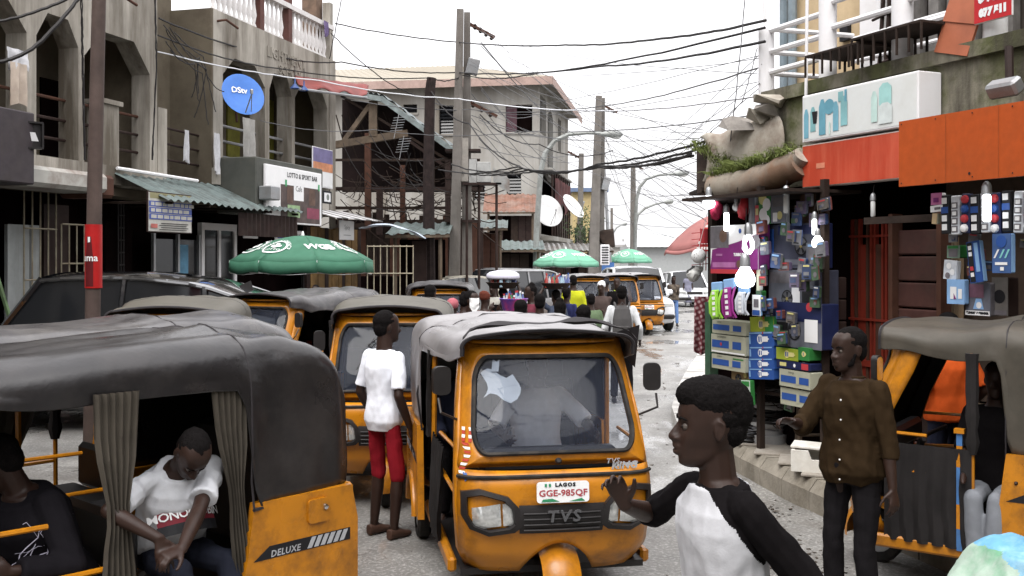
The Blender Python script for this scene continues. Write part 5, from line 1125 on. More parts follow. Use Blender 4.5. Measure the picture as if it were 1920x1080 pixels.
good('wrapped_cartons', 'grey plastic wrapped cartons below the large dim fan carton', (1442,506,1538,590), -.44, .22, LGP, DKP, [('r',-.22,.32,.5,.25,GREYP),('r',.28,.3,.4,.28,DKP),('r',.32,-.1,.3,.38,KPRINT),('r',.05,-.1,.16,.5,WPRINT)]+fanpr(-.12,-.15,.2))
good('big_fan_carton', 'big blue and grey fan carton with red seal mark', (1450,568,1541,652), -.52, .2, LGP, NAVY, [('r',0,.30,1,.42,NAVY),('c',.26,.42,.10,REDC),('r',-.3,-.15,.25,.4,KPRINT),('r',.3,-.1,.26,.5,WPRINT)]+fanpr(-.04,-.12,.22))
good('lime_bulb_box', 'lime green bulb box under the big fan carton', (1456,653,1497,675), -.56, .14, YGR, GRN, bulbpr(0,0,.34,YELP)); good('green_bulb_box', 'green bulb box right of the lime green one', (1497,652,1518,676), -.56, .14, GRN, GRN, bulbpr(0,0,.22,YELP))
good('socket_box', 'navy switch socket box under the lime bulb box', (1457,678,1519,692), -.56, .14, NAVY, NAVY, [('r',-.3,0,.2,.5,YELP),('c',.05,0,.25,WPRINT),('r',.36,.0,.2,.8,REDC)])
good('blue_stack_carton', 'cream and blue carton above the wooden stool', (1462,695,1520,727), -.56, .18, CREAM, CREAM, [('r',0,-.05,.9,.4,BLU),('r',.1,0,.1,.6,CREAM),('t',-.1,.36,.18,'Energy',KPRINT)])
good('blue_low_carton', 'cream and blue carton standing behind the wooden stool', (1464,730,1520,762), -.54, .18, CREAM, CREAM, [('r',0,.0,.9,.4,BLU),('r',.1,0,.1,.6,CREAM)])
good('black_fan_box', 'black box with round fan left of the cable drum', (1372,697,1406,722), -.52, .12, mat('brass_print', (.28,.2,.1), .4, .2, var=.4), KPRINT, fanpr(-.1,-.05,.38)+[('c',.28,.3,.2,YELP),('c',.3,-.3,.2,YELP)])
good('green_leaflet', 'pale green leaflet box leaning beside the cable drum', (1391,713,1407,760), -.60, .06, mat('pale_leaflet', (.5,.58,.5), .5, var=.1), GRN, [('r',0,.36,.9,.2,GRN),('r',0,-.05,.6,.4,mat('grey_ink2', (.4,.44,.42), .6, var=.2))], tilt=-4)
good('top_socket_card', 'green card of sockets hanging high above the purple carton', (1423,360,1445,420), -.5, .04, GRN, GRN, [('c',-.15,.3,.2,YELP),('c',.2,.1,.2,WPRINT),('c',-.1,-.2,.2,WPRINT),('c',.2,-.38,.16,WPRINT)])
good('clear_bulb_pack', 'clear pack of small bulbs hanging right of the green card', (1446,362,1474,418), -.5, .05, LGP, PLAST, [('r',.0,.2,.7,.3,GREYP),('c',.1,-.25,.14,YELP),('r',-.2,-.3,.3,.3,WPRINT)])
good('grey_tube_pack', 'slim grey upright pack hanging left of the green card', (1404,364,1415,426), -.5, .05, LGP, PLAST, [('r',0,0,.5,.9,GREYP)])
good('tube_pack', 'slim orange and red pack beside the grey tube pack', (1416,385,1424,426), -.5, .04, REDC, REDC, [('r',0,.2,.6,.3,YELP)])
for (r, lb, nm) in (((1336,368,1352,410), 'dark pink bag hanging at the top left stall corner', 'pink_bag'), ((1386,362,1403,408), 'red net bag hanging beside the grey tube pack', 'red_bag')):
    u, z, w, h = RF.rect(*r, -.5); t = thing(nm, lb, 'bag', RF.w(u,-.5,z), RF.a); m = PV(); m.ell((0,0,-.03),(w*.5,.05,h*.45)); m.ell((0,0,h*.3),(w*.25,.04,h*.2)); m.build('bag_body', mat(nm+'_cloth', (.33,.02,.06) if 'pink' in nm else (.28,.015,.02), .6, var=.2), t, .02, wr=.02, wsc=20)
good('brown_parcel', 'dim brown parcel hanging high at the right of stall', (1500,360,1530,420), -.36, .08, mat('dim_kraft', (.10,.06,.04), .7, var=.3), BROWN, [])
good('grey_bag_pack', 'grey blister pack below the small lit bulb', (1512,455,1536,500), -.5, .05, LGP, PLAST, [('r',0,.0,.6,.5,GREYP),('r',0,.38,.7,.1,BLU2)])
good('slim_lamp_tube', 'white slim emergency lamp hanging in the middle gap', (1419,483,1425,545), -.6, .04, mat('ivory_print', (.55,.55,.42), .5, var=.1), WHITE, [])
good('green_torch', 'dark green torch hanging below the slim white lamp', (1418,545,1428,572), -.6, .06, mat('dark_green_print', (.08,.14,.09), .5, var=.2), GRN, [])
for k, (r, lb, f) in enumerate((((1536,520,1556,560), 'upper small carton at the right edge of stall', mat('dim_olive_carton', (.10,.09,.05), .6, var=.4)), ((1536,562,1556,600), 'second small carton at the right edge of stall', NAVY), ((1538,603,1556,650), 'lowest small carton at the right edge of stall', mat('dim_green_carton', (.06,.09,.06), .6, var=.4)))): good('edge_carton', lb, r, -.30, .2, f, BROWN, [('r',0,.1,.7,.3,LGP)])
FILL = [mat('dim_packet_%d' % k, c, .5, var=.4, scale=9) for k, c in enumerate(((.06,.065,.09),(.10,.09,.08),(.03,.05,.12),(.12,.04,.035),(.16,.16,.17),(.05,.09,.05),(.09,.07,.12)))]
for (x0, x1, y0, y1, off, n, lb, grp) in ((1437,1548,425,655,-.60,26,'small dim blister packet hung over the fan cartons in the stall','small packets hung over the fan cartons'),(1424,1440,425,590,-.62,7,'narrow dim packet hung in the gap beside the fan cartons','narrow packets in the stall gap'),(1476,1555,360,424,-.48,9,'small dim packet hung high in the dark stall top','small packets at the stall top'),(1456,1550,655,760,-.50,8,'small dim packet near the wooden stool','small packets near the stool'),(1905,1990,440,590,-.25,7,'dim packet hung at the right end of the shop window','packets at the right end of window'),(1780,1860,440,520,-.18,7,'dim packet hung behind the cards in the shop window','dim packets behind the window cards')):
    for k in range(n):
        x, y = random.uniform(x0, x1), random.uniform(y0, y1); w, h = random.uniform(9, 20), random.uniform(14, 30); f = random.choice(FILL)
        good('packet', lb, (x-w/2, y-h/2, x+w/2, y+h/2), off+random.uniform(-.05,.05), random.uniform(.015,.05), f, random.choice(FILL), [('r',random.uniform(-.2,.2),random.uniform(-.2,.2),random.uniform(.3,.7),random.uniform(.2,.45),random.choice(FILL+[GREYP])),('r',0,.36,.7,.12,random.choice((WPRINT,BLU2,REDC,YELP,GREYP))),random.choice((('c',.1,-.1,.18,GREYP),('r',.0,-.36,.6,.08,KPRINT)))], grp, random.uniform(-8,8))
# packs of extension leads
def leadpack(name, label, rect, off, mm, mcard, tilt):
    u, z, w, h = RF.rect(*rect, off); t = thing(name, label, 'package', RF.w(u,off,z), RF.a, G1); t.rotation_euler = (0, R(tilt), RF.a)
    b = MB(); b.use(mcard).cbox((0,0,h*.36),(w*.8,.03,h*.26),bev=.008); b.build('header_card', None, t)
    b = MB(); b.use(mm)
    for k in range(5): x = -w*.36+w*.18*k; b.tube([(x,-.02*(k % 2),h*.28),(x+.01,-.05,0),(x-.005,-.04,-h*.3),(x+.02,-.02,-h*.46)], .013, 5)
    b.build('coiled_lead', None, t, smooth=True)
    b = MB(); b.use(mm).cbox((w*.12,-.05,-h*.08),(w*.36,.04,h*.72),bev=.01); b.use(WPRINT)
    for k in range(5): b.box(w*.02,w*.22,-.0735,-.0705,-h*.38+h*.135*k,-h*.30+h*.135*k)
    b.build('socket_strip', None, t); return t
leadpack('extension_lead_pack', 'bright green extension lead pack hanging left of the purple one', (1334,528,1358,600), -.72, mat('lime_plastic', (.28,.55,.06), .4, var=.1), BLU2, -4)
leadpack('extension_lead_pack', 'purple extension lead pack hanging beside the bright green one', (1357,522,1383,600), -.74, mat('magenta_plastic', (.22,.02,.16), .4, var=.1), BLU2, -6)
leadpack('extension_lead_pack', 'white and blue extension lead pack under the round lit bulb', (1383,535,1408,592), -.70, mat('white_plastic', (.5,.52,.56), .4, var=.1), BLU2, 0)
good('adapter_card', 'small white adapter card right of the white lead pack', (1411,553,1426,592), -.68, .03, WPRINT, BLU2, [('r',0,.1,.6,.4,GREYP),('r',0,-.35,.9,.25,BLU)])
# shop window goods
G2 = 'packs hung in the right-hand shop window'
u = RS(1776,-.38); kinds = ['k','c','r']; i = 0
while u < RS(1960,-.38):
    kd = kinds[i % 3]; w = .085; z1 = 2.72-.01*(i % 2); hgt = .31
    lab = {'k': 'black power strip with white sockets hanging under the orange sign', 'c': 'clear packed grey power strip hanging under the orange sign', 'r': 'red and blue plug pack hanging under the orange sign'}[kd]
    t = thing({'k':'power_strip','c':'packed_power_strip','r':'plug_pack'}[kd], lab, 'package', RF.w(u,-.38,z1-hgt), RF.a, {'k':'black power strips','c':'grey packed power strips','r':'red and blue plug packs'}[kd]); t.rotation_euler[1] = R(random.uniform(-4,4))
    b = MB(); b.use(KPRINT if kd == 'k' else PLAST if kd == 'c' else NAVY).cbox((0,0,hgt/2),(w,.045,hgt),bev=.008); b.build('strip_body', None, t)
    b = MB()
    if kd == 'k':
        b.use(WPRINT); [b.box(-.028,.022,-.0265,-.0235,.03+.07*k,.078+.07*k) for k in range(4) if k != 2]; b.use(BLU).box(-.035,.035,-.0265,-.0235,.165,.215)
    elif kd == 'c':
        b.use(GREYP); [b.box(-.03,.03,-.0265,-.0235,.02+.062*k,.07+.062*k) for k in range(4)]; b.use(WPRINT); [b.box(-.02,.018,-.0285,-.0268,.03+.062*k,.06+.062*k) for k in range(4)]
    else:
        for k, mm in enumerate((WPRINT, REDC, BLU, REDC)): b.use(mm).lathe([(.034,0),(.030,.02),(.01,.028)], 10, T(0,-.022,.04+.075*k) @ RX(R(90)))
    b.build('sockets', None, t); u += w*1.14; i += 1
for (nm, lb, r, off, f, e, pr, tl) in (
    ('pink_card', 'pink charger card hanging left of the power strips', (1746,362,1766,384), -.4, mat('pink_print', (.45,.14,.30), .5, var=.15), WPRINT, [('r',0,-.1,.5,.4,PUR)], 0),
    ('white_charger', 'white charger pack under the pink charger card', (1745,385,1768,397), -.4, WPRINT, WPRINT, [('r',.1,0,.5,.4,GREYP)], -3),
    ('kraft_tag', 'small tan cardboard tag hanging beside the door', (1748,400,1757,420), -.4, mat('tan_card', (.42,.31,.18), .7, var=.1), CREAM, [], 6),
    ('green_gadget_box', 'green and grey gadget box in the shop window', (1776,460,1800,484), -.2, mat('grey_green_box', (.16,.24,.18), .5, var=.3), GRN, [('r',0,-.1,.7,.6,GREYP),('r',0,.36,.8,.2,GRN)], 0),
    ('white_socket_pack', 'clear bag of white sockets in the shop window', (1770,488,1794,524), -.22, PLAST, WPRINT, [('c',-.1,.2,.16,WPRINT),('c',.2,-.1,.16,WPRINT),('c',-.15,-.3,.16,GREYP)], 5),
    ('appliance_card', 'pale blue appliance card with white device in window', (1776,524,1809,570), -.26, BLU2, BLU2, [('r',-.12,-.05,.36,.5,WPRINT),('r',.26,-.08,.22,.4,WPRINT),('p',[(-.1,-.3),(.05,-.3),(-.1,-.05)],PUR)], 0),
    ('angled_strip_pack', 'tilted blue and white strip pack in the shop window', (1816,452,1840,530), -.3, BLU, BLU2, [('r',-.25,0,.4,.95,KPRINT),('r',-.25,.35,.26,.1,WPRINT),('r',-.25,.2,.26,.1,WPRINT),('r',-.25,-.15,.26,.1,REDC),('r',-.25,-.3,.26,.1,WPRINT),('r',.25,.1,.3,.7,BLU2)], -8),
    ('blender_box', 'blender box lettered BLENDER & GRINDER behind the rickshaw roof', (1811,530,1857,592), -.2, LGP, GREYP, [('r',-.1,.25,.7,.4,mat('dusky_red_print', (.2,.10,.14), .5, var=.4)),('p',[(-.18,-.30),(.26,-.30),(.16,.02),(-.06,.02)],BLU2),('c',.06,-.18,.10,WPRINT),('r',0,-.42,1,.14,WPRINT),('t',0,-.42,.085,'BLENDER & GRINDER',KPRINT,.003)], 0),
    ('grey_appliance_box', 'dim grey appliance box right of the blender box', (1860,520,1890,592), -.15, mat('dim_grey_box', (.13,.12,.11), .6, var=.3), BROWN, [('c',0,0,.18,KPRINT),('r',0,-.42,.9,.12,GREYP)], 0),
    ('blue_tool_card', 'blue card with three torches hanging in the window', (1861,438,1896,512), -.42, mat('blue_card', (.05,.10,.24), .45, var=.25, scale=4), BLU2, [('p',[(-.42,-.12),(-.32,-.12),(-.1,.1),(-.2,.1)],WPRINT),('p',[(-.12,-.12),(-.02,-.12),(.2,.1),(.1,.1)],mat('aqua_print', (.2,.5,.5), .5, var=0)),('p',[(.16,-.12),(.26,-.12),(.46,.1),(.36,.1)],mat('aqua_print', (.2,.5,.5))),('r',0,-.26,.66,.07,WPRINT),('r',.05,-.39,.2,.09,WPRINT),('c',0,.3,.16,BLU)], 0)):
    good(nm, lb, r, off, .05 if 'box' not in nm else .12, f, e, pr, G2, tl)
# bulbs: only lit ones emit
BLIT = mat('lit_bulb_glow', (.93,.97,1.), .3, var=0, emit=3.6); BOFF = mat('unlit_bulb', (.55,.55,.54), .25, var=0)
def bulb(label, px, py, off, s, kind, lit=True):
    u, z = RF.sz(px, py, off); t = thing('light_bulb', label, 'light bulb', RF.w(u,off,z), RF.a, 'bulbs hanging on flex round the stall'); mm = BLIT if lit else BOFF
    b = MB()
    if kind == 'round': b.lathe([(.012,-.055),(.045,-.04),(.056,-.01),(.05,.02),(.028,.055),(.022,.075)], 14, Matrix.Scale(s, 4))
    elif kind == 'cfl':
        for sg in (-1, 1): b.tube([V(sg*.014,0,.05)*s, V(sg*.040,0,.015)*s, V(sg*.044,0,-.025)*s, V(sg*.012,0,-.055)*s], .013*s, 7)
        b.tube([V(0,-.02,.05)*s, V(0,-.03,0)*s, V(0,-.01,-.055)*s], .012*s, 6)
    else: b.lathe([(.016,-.10),(.024,-.09),(.024,.05),(.018,.06)], 10, Matrix.Scale(s, 4))
    b.build('bulb_glass', mm, t, smooth=True)
    b = MB(); b.lathe([(.024,.06),(.03,.065),(.028,.11),(.02,.13),(.008,.14)], 10, Matrix.Scale(s, 4)); b.build('bulb_holder', STEEL, t, smooth=40)
    b = MB(); b.tube([(0,0,.13*s),(.005,.01,max(.2,2.70-z))], .004, 4); b.build('flex', BLK, t)
bulb('lit spiral bulb hanging before the purple fan carton', 1403,458,-.78,1.5,'cfl'); bulb('largest lit round bulb hanging over the lead packs', 1397,522,-.86,1.75,'round'); bulb('lit slim bulb at the top left above the purple carton', 1362,412,-.66,1.15,'tube'); bulb('lit bulb at the far left stall corner', 1329,380,-.6,1.2,'round')
bulb('lit bulb above the grey blister pack', 1533,455,-.6,.95,'round'); bulb('lit slim bulb near the dim brown parcel', 1527,422,-.5,.9,'tube'); bulb('unlit white bulb hanging in the dark doorway', 1637,388,-.2,.9,'tube', False); bulb('unlit white bulb right of the clear bulb pack', 1474,378,-.55,1.1,'tube', False); bulb('brightest lit tube bulb among the power strips', 1850,384,-.55,1.25,'tube')
bulb('unlit bulb hanging above the red net bag', 1381,388,-.5,.8,'round', False)
for z, px in ((1.98,1643),(1.92,1668),(1.35,1643),(1.35,1668)):   # daylight seen through the back of the shop
    pass
# football, cloth, red chair frame
p = Pt(1310,480,12.0); fb = thing('football', 'white and black football hanging at the stall corner', 'ball', p); rr = .088
o = PV(); o.ell((0,0,0),(rr,)*3); b = MB(); b.use(WPRINT); b.lathe([(rr*math.sin(R(a)), rr*math.cos(R(a))) for a in range(2, 179, 11)], 20); b.build('ball_skin', None, fb, smooth=True)
b = MB(); b.use(KPRINT); ph = (1+5**.5)/2
for sx in (-1,1):
    for sy in (-1,1):
        for d in (V(0,sx,sy*ph), V(sx,sy*ph,0), V(sy*ph,0,sx)):
            d = d.normalized(); e = d.orthogonal().normalized(); f = d.cross(e); b.add([(d+ (e*math.cos(a)+f*math.sin(a))*.36).normalized()*rr*1.012 for a in np.linspace(0, 6.283, 6)[:-1]], [(0,1,2,3,4)])
b.build('black_patches', None, fb); b = MB(); b.tube([(0,0,rr),(.1,0,.5)], .004, 4); b.build('string', WPRINT, fb)
def cloth(name, label, cat, p0, w, h, mm, amp=.03, folds=3, rz=0, taper=.0, ny=14):
    t = thing(name, label, cat, p0, rz); b = MB(); o_ = random.uniform(0,9); b.grid(folds*7, ny, lambda i, j: V(w*(i-.5)*(1-taper*j), amp*math.sin(i*folds*6.28+o_+j)*(.4+j)+.02*mnoise.noise(V(i*4,j*4,o_)), -h*j+.04*math.sin(i*5+o_)*j)); b.build('cloth', mm, t, smooth=True); return t
def checkm():
    m = mat('red_check_cloth', (.20,.03,.035), .85, var=.1); t = m.node_tree; b = t.nodes['Principled BSDF']; tc = nd(t,'ShaderNodeTexCoord'); L = t.links.new
    w1 = nd(t,'ShaderNodeTexWave', bands_direction='X'); w1.inputs[1].default_value = 6; w2 = nd(t,'ShaderNodeTexWave', bands_direction='Z'); w2.inputs[1].default_value = 6
    mp = nd(t,'ShaderNodeMapping'); mp.inputs['Rotation'].default_value = (0,R(28),0); L(tc.outputs['Object'], mp.inputs[0]); L(mp.outputs[0], w1.inputs[0]); L(mp.outputs[0], w2.inputs[0])
    mx_ = nd(t,'ShaderNodeMath', operation='MULTIPLY'); L(w1.outputs['Fac'], mx_.inputs[0]); L(w2.outputs['Fac'], mx_.inputs[1]); mm = nd(t,'ShaderNodeMix', data_type='RGBA'); L(mx_.outputs[0], mm.inputs[0]); mm.inputs[6].default_value = (.13,.02,.03,1); mm.inputs[7].default_value = (.55,.42,.42,1); L(mm.outputs[2], b.inputs['Base Color']); return m
cloth('checked_cloth', 'red and white checked cloth hanging on the green stall post', 'cloth', Pt(1320,556,11.55), .22, .62, checkm(), rz=R(-20))
rc = thing('red_wire_rack', 'red wire rack hung at the outer stall corner', 'rack', Pt(1322,428,12.1)); b = MB()
for k in range(4): b.tube([(-.05+.03*k,0,0),(-.06+.035*k,0,-.5)], .007, 4)
for k in range(6): b.tube([(-.16,0,-.06-.075*k),(.06,0,-.04-.075*k)], .006, 4)
b.build('rack_wires', REDC, rc); b = MB(); b.lathe([(.05,0),(.06,.16),(.062,.17)], 10, T(.0,.0,-.18)); b.build('red_cup', REDC, rc)
tag(roll('black and white shoe bag hanging below the football', 'shoe_bag', 'bag', Pt(1296,512,12.1), Pt(1308,500,12.1), .07, mat('black_white_bag', (.03,.03,.03), .5, var=.2, col2=(.5,.5,.48), c2scale=4, c2lo=.5, c2hi=.52))[0])
# cable coils
for (nm, lb, px, py, Yc, n_, r) in (('cable_drum', 'tall drum stacked with black and grey cable coils', 1440, 820, 10.75, 9, .17), ('cable_heap', 'loose heap of black cable on the platform', 1402, 828, 10.85, 4, .20)):
    w = Pt(px, py, Yc); t = thing(nm, lb, 'cable drum' if n_ > 5 else 'cable', (w.x, Yc, .27)); z = 0.02
    for k in range(n_):
        b = MB(); rr = r*random.uniform(.82,1.08); th = .024 if n_ > 5 else .016
        for q in range(3): b.tube([V((rr-.012*q)*math.cos(a)+.01*math.sin(3*a+k), (rr-.012*q)*math.sin(a), z+.02*q+.01*math.sin(2*a+q*2)) for a in np.linspace(0, 6.283, 25)[:-1]], th*.6, 5, closed=True)
        b.build('cable_coil', (BLK, mat('grey_cable', (.14,.14,.15), .5, var=.2), mat('silver_reel', (.34,.34,.34), .5, .2, var=.2))[(0,0,1,0,0,2,0,1,0)[k % 9]], t, smooth=True); z += (.075 if n_ > 5 else .025)
    if n_ > 5:
        b = MB(); b.lathe([(r+.02,.0),(r+.02,.11),(r*.98,.11),(r*.9,.115),(r*.9,.2),(r+.01,.205),(r+.01,.26),(r*.8,.265)], 20); b.build('reel', mat('silver_reel', (.34,.34,.34)), t, smooth=40)
        b = MB()
        for k in range(14): a = random.uniform(0,6.28); p0 = V(r*math.cos(a),-abs(r*math.sin(a)),random.uniform(.3,.72)); b.tube(sag(p0, p0+V(random.gauss(0,.15),-random.uniform(0,.08),random.uniform(-.35,.1)), .06, 6), .006, 4)
        b.build('loose_wires', BLK, t)
wsx = Gr(1510, 868); st_ = thing('wooden_stool', 'rough dark wooden stool standing on the platform', 'stool', (3.02,10.1,.27), R(-10))
b = MB(); b.cbox((0,0,.575),(.46,.30,.05),bev=.01); b.build('seat', WOOD, st_)
for x in (-.17,.17):
    for y in (-.1,.1): b = MB(); b.tube([(x*1.15,y*1.2,0),(x,y,.55)], .024, 5); b.build('leg', WOOD, st_)
b = MB(); b.tube([(-.2,-.12,.22),(.2,-.12,.24)], .016, 5); b.build('stretcher', WOOD, st_)
b = MB(); b.cbox((0,0,.51),(.40,.24,.07)); b.build('apron', WOODD, st_)
wb = thing('white_crate', 'dirty white polystyrene crate lying on the platform edge', 'crate', (2.80,9.30,.30), R(-22)); SCR = mat('dirty_polystyrene', (.62,.60,.55), .8, 0, var=.1, dirt=.5, dcol=(.35,.31,.25), dscale=4)
b = MB(); b.prism([(-.24,0),(-.24,.19),(-.09,.19),(-.06,.11),(.06,.11),(.09,.19),(.24,.19),(.24,0)], -.17, -.14); b.box(-.24,.24,.14,.17,0,.19).box(-.24,-.21,-.14,.14,0,.19).box(.21,.24,-.14,.14,0,.19).box(-.21,.21,-.14,.14,0,.02); b.build('crate_shell', SCR, wb); b = MB(); b.cbox((-.02,.03,.205),(.46,.30,.025),(0,R(2),0),.006); b.build('lid', SCR, wb)
tag(roll('crumpled white plastic sack behind the white crate', 'plastic_sack', 'sack', V(2.80,9.55,.36), V(2.98,9.5,.40), .11, mat('white_sack', (.6,.6,.6), .5, var=.1), .06, 6)[0])
# ------------------------------------------------------------------ poles and lamps
def pole(name, label, pts, rs, m, square=False, group=None, n=12):
    b0 = Vector(pts[0]); b0.z = 0; t = thing(name, label, 'pole', b0, 0, group); b = MB()
    b.tube([Vector(p)-b0 for p in pts], rs, 4 if square else n); b.build('shaft', m, t, smooth=not square); return t
bp_ = Pt(170,560,11.5); bp_.z = 0
BP = pole('brown_pole', 'tall brown street pole with red drink advert wrap beside black car', [bp_, Pt(175.4,480,11.5), Pt(178.5,300,11.5), Pt(187,-60,11.5)], [.084,.082,.080,.074], mat('brown_weathered_pole', (.075,.052,.045), .75, 0, var=.3, scale=3, streak=True, dirt=.5, bump=.4, bscale=25))
z1, z0_ = Pt(174,421,11.5).z, Pt(171,540,11.5).z; o = Pt(175.4,480,11.5)
b = MB(T(o.x-BP.location.x+.0, 0, 0)); b.lathe([(.093,z0_),(.093,z1)], 20); wp = b.build('advert_wrap', mat('glossy_red_print', (.36,.012,.012), .4, 0, var=.15, scale=5), BP, smooth=40)
b = MB(); c_ = o.x-BP.location.x
b.use(mat('dark_red_bottle_print', (.09,.008,.010), .4, 0, var=.1)); b.grid(7, 10, lambda i, j: (lambda a, z: V(c_+.0945*math.sin(a), -.0945*math.cos(a), z))(-.15+(i-.5)*(1.0 if j < .55 else 1.0-1.1*(j-.55)), z0_+.02+(z1-z0_)*.78*j))
b.use(WPRINT); b.grid(4, 3, lambda i, j: (lambda a: V(c_+.0952*math.sin(a), -.0952*math.cos(a), z1-.20+.06*j))(-.28+.28*i))
t_ = text_mesh('uma', .11, 0, 1.0, 0, 'CENTER', .002); b.add([V(c_+.0956*math.sin(p[0]/.095-.1), -.0956*math.cos(p[0]/.095-.1), (z0_+z1)/2-.02+p[2]) for p in t_[0]], t_[1]); b.build('wrap_print', None, wp, fixn=False)
G3 = 'overhead line poles'
def arms(t, z, x, n, L=.9):
    b = MB(); b.cbox((x+L*.3,0,z),(L,.07,.08),(0,R(28),0)); b.build('crossarm', RUST, t)
    for k in range(n):
        b = MB(T(x+.05+L*.75*k/n,0,z+.10-.36*k/n)); b.lathe([(.02,-.08),(.055,-.04),(.03,0),(.055,.03),(.02,.07)], 8); b.build('insulator', WOODD, t)
g1 = Gr(853,600); t = pole('concrete_pole', 'left one of the near twin concrete line poles', [Pt(851,560,26)*1, Pt(857,300,26), Pt(863,18,26)], [.20,.16,.12], POLEC, True, G3)
t = pole('concrete_pole', 'right one of the near twin concrete line poles', [Pt(876,560,26.3), Pt(875,300,26.3), Pt(876,24,26.3)], [.19,.155,.11], POLEC, True, G3)
arms(t, 8.1, .15, 4, .75); arms(t, 6.1, .1, 3, .9)
b = MB(); b.cbox((.15,-.1,7.15),(.3,.2,.42),(R(6),R(14),0),.02); b.build('switch_box', STEEL, t)
for zz in (3.2, 4.3, 5.0): b = MB(); b.cbox((-.1,-.05,zz),(.9,.5,.06)); b.build('pole_strap', BROWN, t)
b = MB(); b.cbox((-.1,-.3,4.75),(.28,.14,1.1)); b.build('cable_duct', CONC, t)
t = pole('concrete_pole', 'left one of the far twin concrete line poles', [Pt(1112,520,42), Pt(1123,180,42)], [.30,.17], POLEC, True, G3)
t = pole('concrete_pole', 'right one of the far twin concrete line poles', [Pt(1126,520,42.4), Pt(1130,184,42.4)], [.2,.13], POLEC, True, G3); arms(t, 8.5, .1, 3, .8)
b = MB(); b.cbox((.2,-.2,5.35),(.3,.2,.55),(0,R(15),0),.02); b.build('switch_box', STEEL, t); b = MB(); b.hull([V(.1+random.uniform(-.3,.5),-.2+random.uniform(-.2,.2),3.1+random.uniform(-.5,.5)) for _ in range(16)]); b.build('transformer_box', WOODD, t)
t = pole('concrete_pole', 'slim concrete pole with antenna frame before the beige house', [Pt(1086,520,46), Pt(1090,288,46)], [.2,.15], POLEC, True, G3); arms(t, Pt(0,292,46).z, -.4, 3, .8)
pole('steel_pole', 'thin pale steel pole leaning behind the far twin poles', [Pt(1145,520,45), Pt(1133,315,45)], [.09,.06], STEEL, False, G3)
t = pole('concrete_pole', 'lone concrete pole beside the middle street lamp', [Pt(1188,520,58), Pt(1187,306,58)], [.28,.17], POLEC, True, G3); arms(t, Pt(0,306,58).z-.2, .1, 2, .6)
pole('concrete_pole', 'farthest thin dark pole between the street lamps', [Pt(1147,520,75), Pt(1147,390,75)], [.16,.12], POLEC, True, G3)
LAMPG = mat('lamp_grey_paint', (.25,.26,.25), .5, .3, var=.15, dirt=.4)
def street_lamp(label, pts, head, r, hl, Y):
    b0 = Pt(*pts[0], Y); b0.z = 0; t = thing('street_lamp', label, 'street lamp', b0, 0, 'curved arm street lamps'); P = [Pt(px, py, Y)-b0 for px, py in pts]; P[0].z = 0
    Q = [P[0]]
    for i in range(1, len(P)-1):
        for k in range(5):
            u = k/5; p0, p1, p2 = P[i], P[i+1], P[min(i+2, len(P)-1)]; Q.append(p0.lerp(p1, u))
    Q.append(P[-1])
    b = MB(); b.tube(Q, [r*(1-.45*i/(len(Q)-1)) for i in range(len(Q))], 8); b.build('lamp_pole', LAMPG, t, smooth=True)
    a, e = Pt(*head[0], Y)-b0, Pt(*head[1], Y)-b0; b = MB(); d = e-a
    b.tube([a, a+d*.25, a+d*.6, a+d*.9, e], [hl*.25, hl*.6, hl, hl*.75, hl*.2], 10); ho = b.build('lamp_head', LAMPG, t, smooth=True); b = MB(); b.tube([a+d*.55+V(0,0,-hl*.5), a+d*.75+V(0,0,-hl*.62), a+d*.9+V(0,0,-hl*.4)], [hl*.5,hl*.62,hl*.4], 8); b.build('lamp_lens', LENS, ho, smooth=True)
street_lamp('nearest curved arm street lamp before the beige house', [(1001,560),(1006,430),(1014,320),(1022,287),(1040,264),(1066,252),(1100,249),(1128,250)], [(1122,251),(1168,252)], .10, .15, 36)
street_lamp('middle curved arm street lamp beside the lone pole', [(1189,560),(1192,400),(1194,372),(1200,350),(1212,336),(1232,329),(1262,326)], [(1256,327),(1292,324)], .10, .17, 54)
street_lamp('farther small curved arm street lamp', [(1189,540),(1192,420),(1196,402),(1210,390),(1228,383),(1246,379)], [(1242,380),(1263,377)], .11, .17, 70)
street_lamp('farthest tiny street lamp above the distant umbrella', [(1148,520),(1148,450),(1150,436),(1156,427),(1166,421)], [(1164,422),(1176,419)], .11, .16, 95)
# ------------------------------------------------------------------ dishes, boxes and laundry on the left facades
def dish(label, w, rz, tilt, r, m, logo=None):
    t = thing('satellite_dish', label, 'satellite dish', w, rz); M = Matrix.Rotation(R(90+tilt), 4, 'X'); b = MB()
    b.lathe([(r*q, r*.22*q*q) for q in (.02,.25,.5,.75,.95,1.0)]+[(r*1.01,r*.25),(r*.98,r*.255),(r*.5,r*.085),(r*.02,.03)], 28, M); o = b.build('reflector', m, t, smooth=50)
    if logo: 
        b = MB(); b.text(logo, r*.40, M @ T(-r*.1,r*.25,r*.11) @ Matrix.Rotation(R(-90), 4, 'X') @ RX(0), .0, .95, bold=.004); b.build('dish_logo', WPRINT, o, fixn=False)
    b = MB(); b.tube([M @ V(0,-r*.9,r*.2), M @ V(.02,-r*.35,r*1.0)], .014, 5); b.tube([M @ V(r*.3,-r*.8,r*.2), M @ V(.02,-r*.35,r*1.0)], .01, 5); b.lathe([(.03,0),(.035,.08),(.02,.1)], 8, T(*(M @ V(.02,-r*.35,r*1.0)))); b.build('feed_arm', STEEL, t); b = MB(); b.tube([M @ V(0,0,-.02), M @ V(0,-.05,-.3), M @ V(0,-.4,-.35)], .025, 6); b.build('mount', RUST, t); return t
u, z = LF.sz(452,181,-.55); dish('blue satellite dish with white lettering hung in the arch', LF.w(u,-.55,z), R(38), -18, .44, mat('blue_dish_paint', (.060,.17,.50), .45, 0, var=.1, scale=4, dirt=.12, dcol=(.03,.06,.15)), 'DStv')
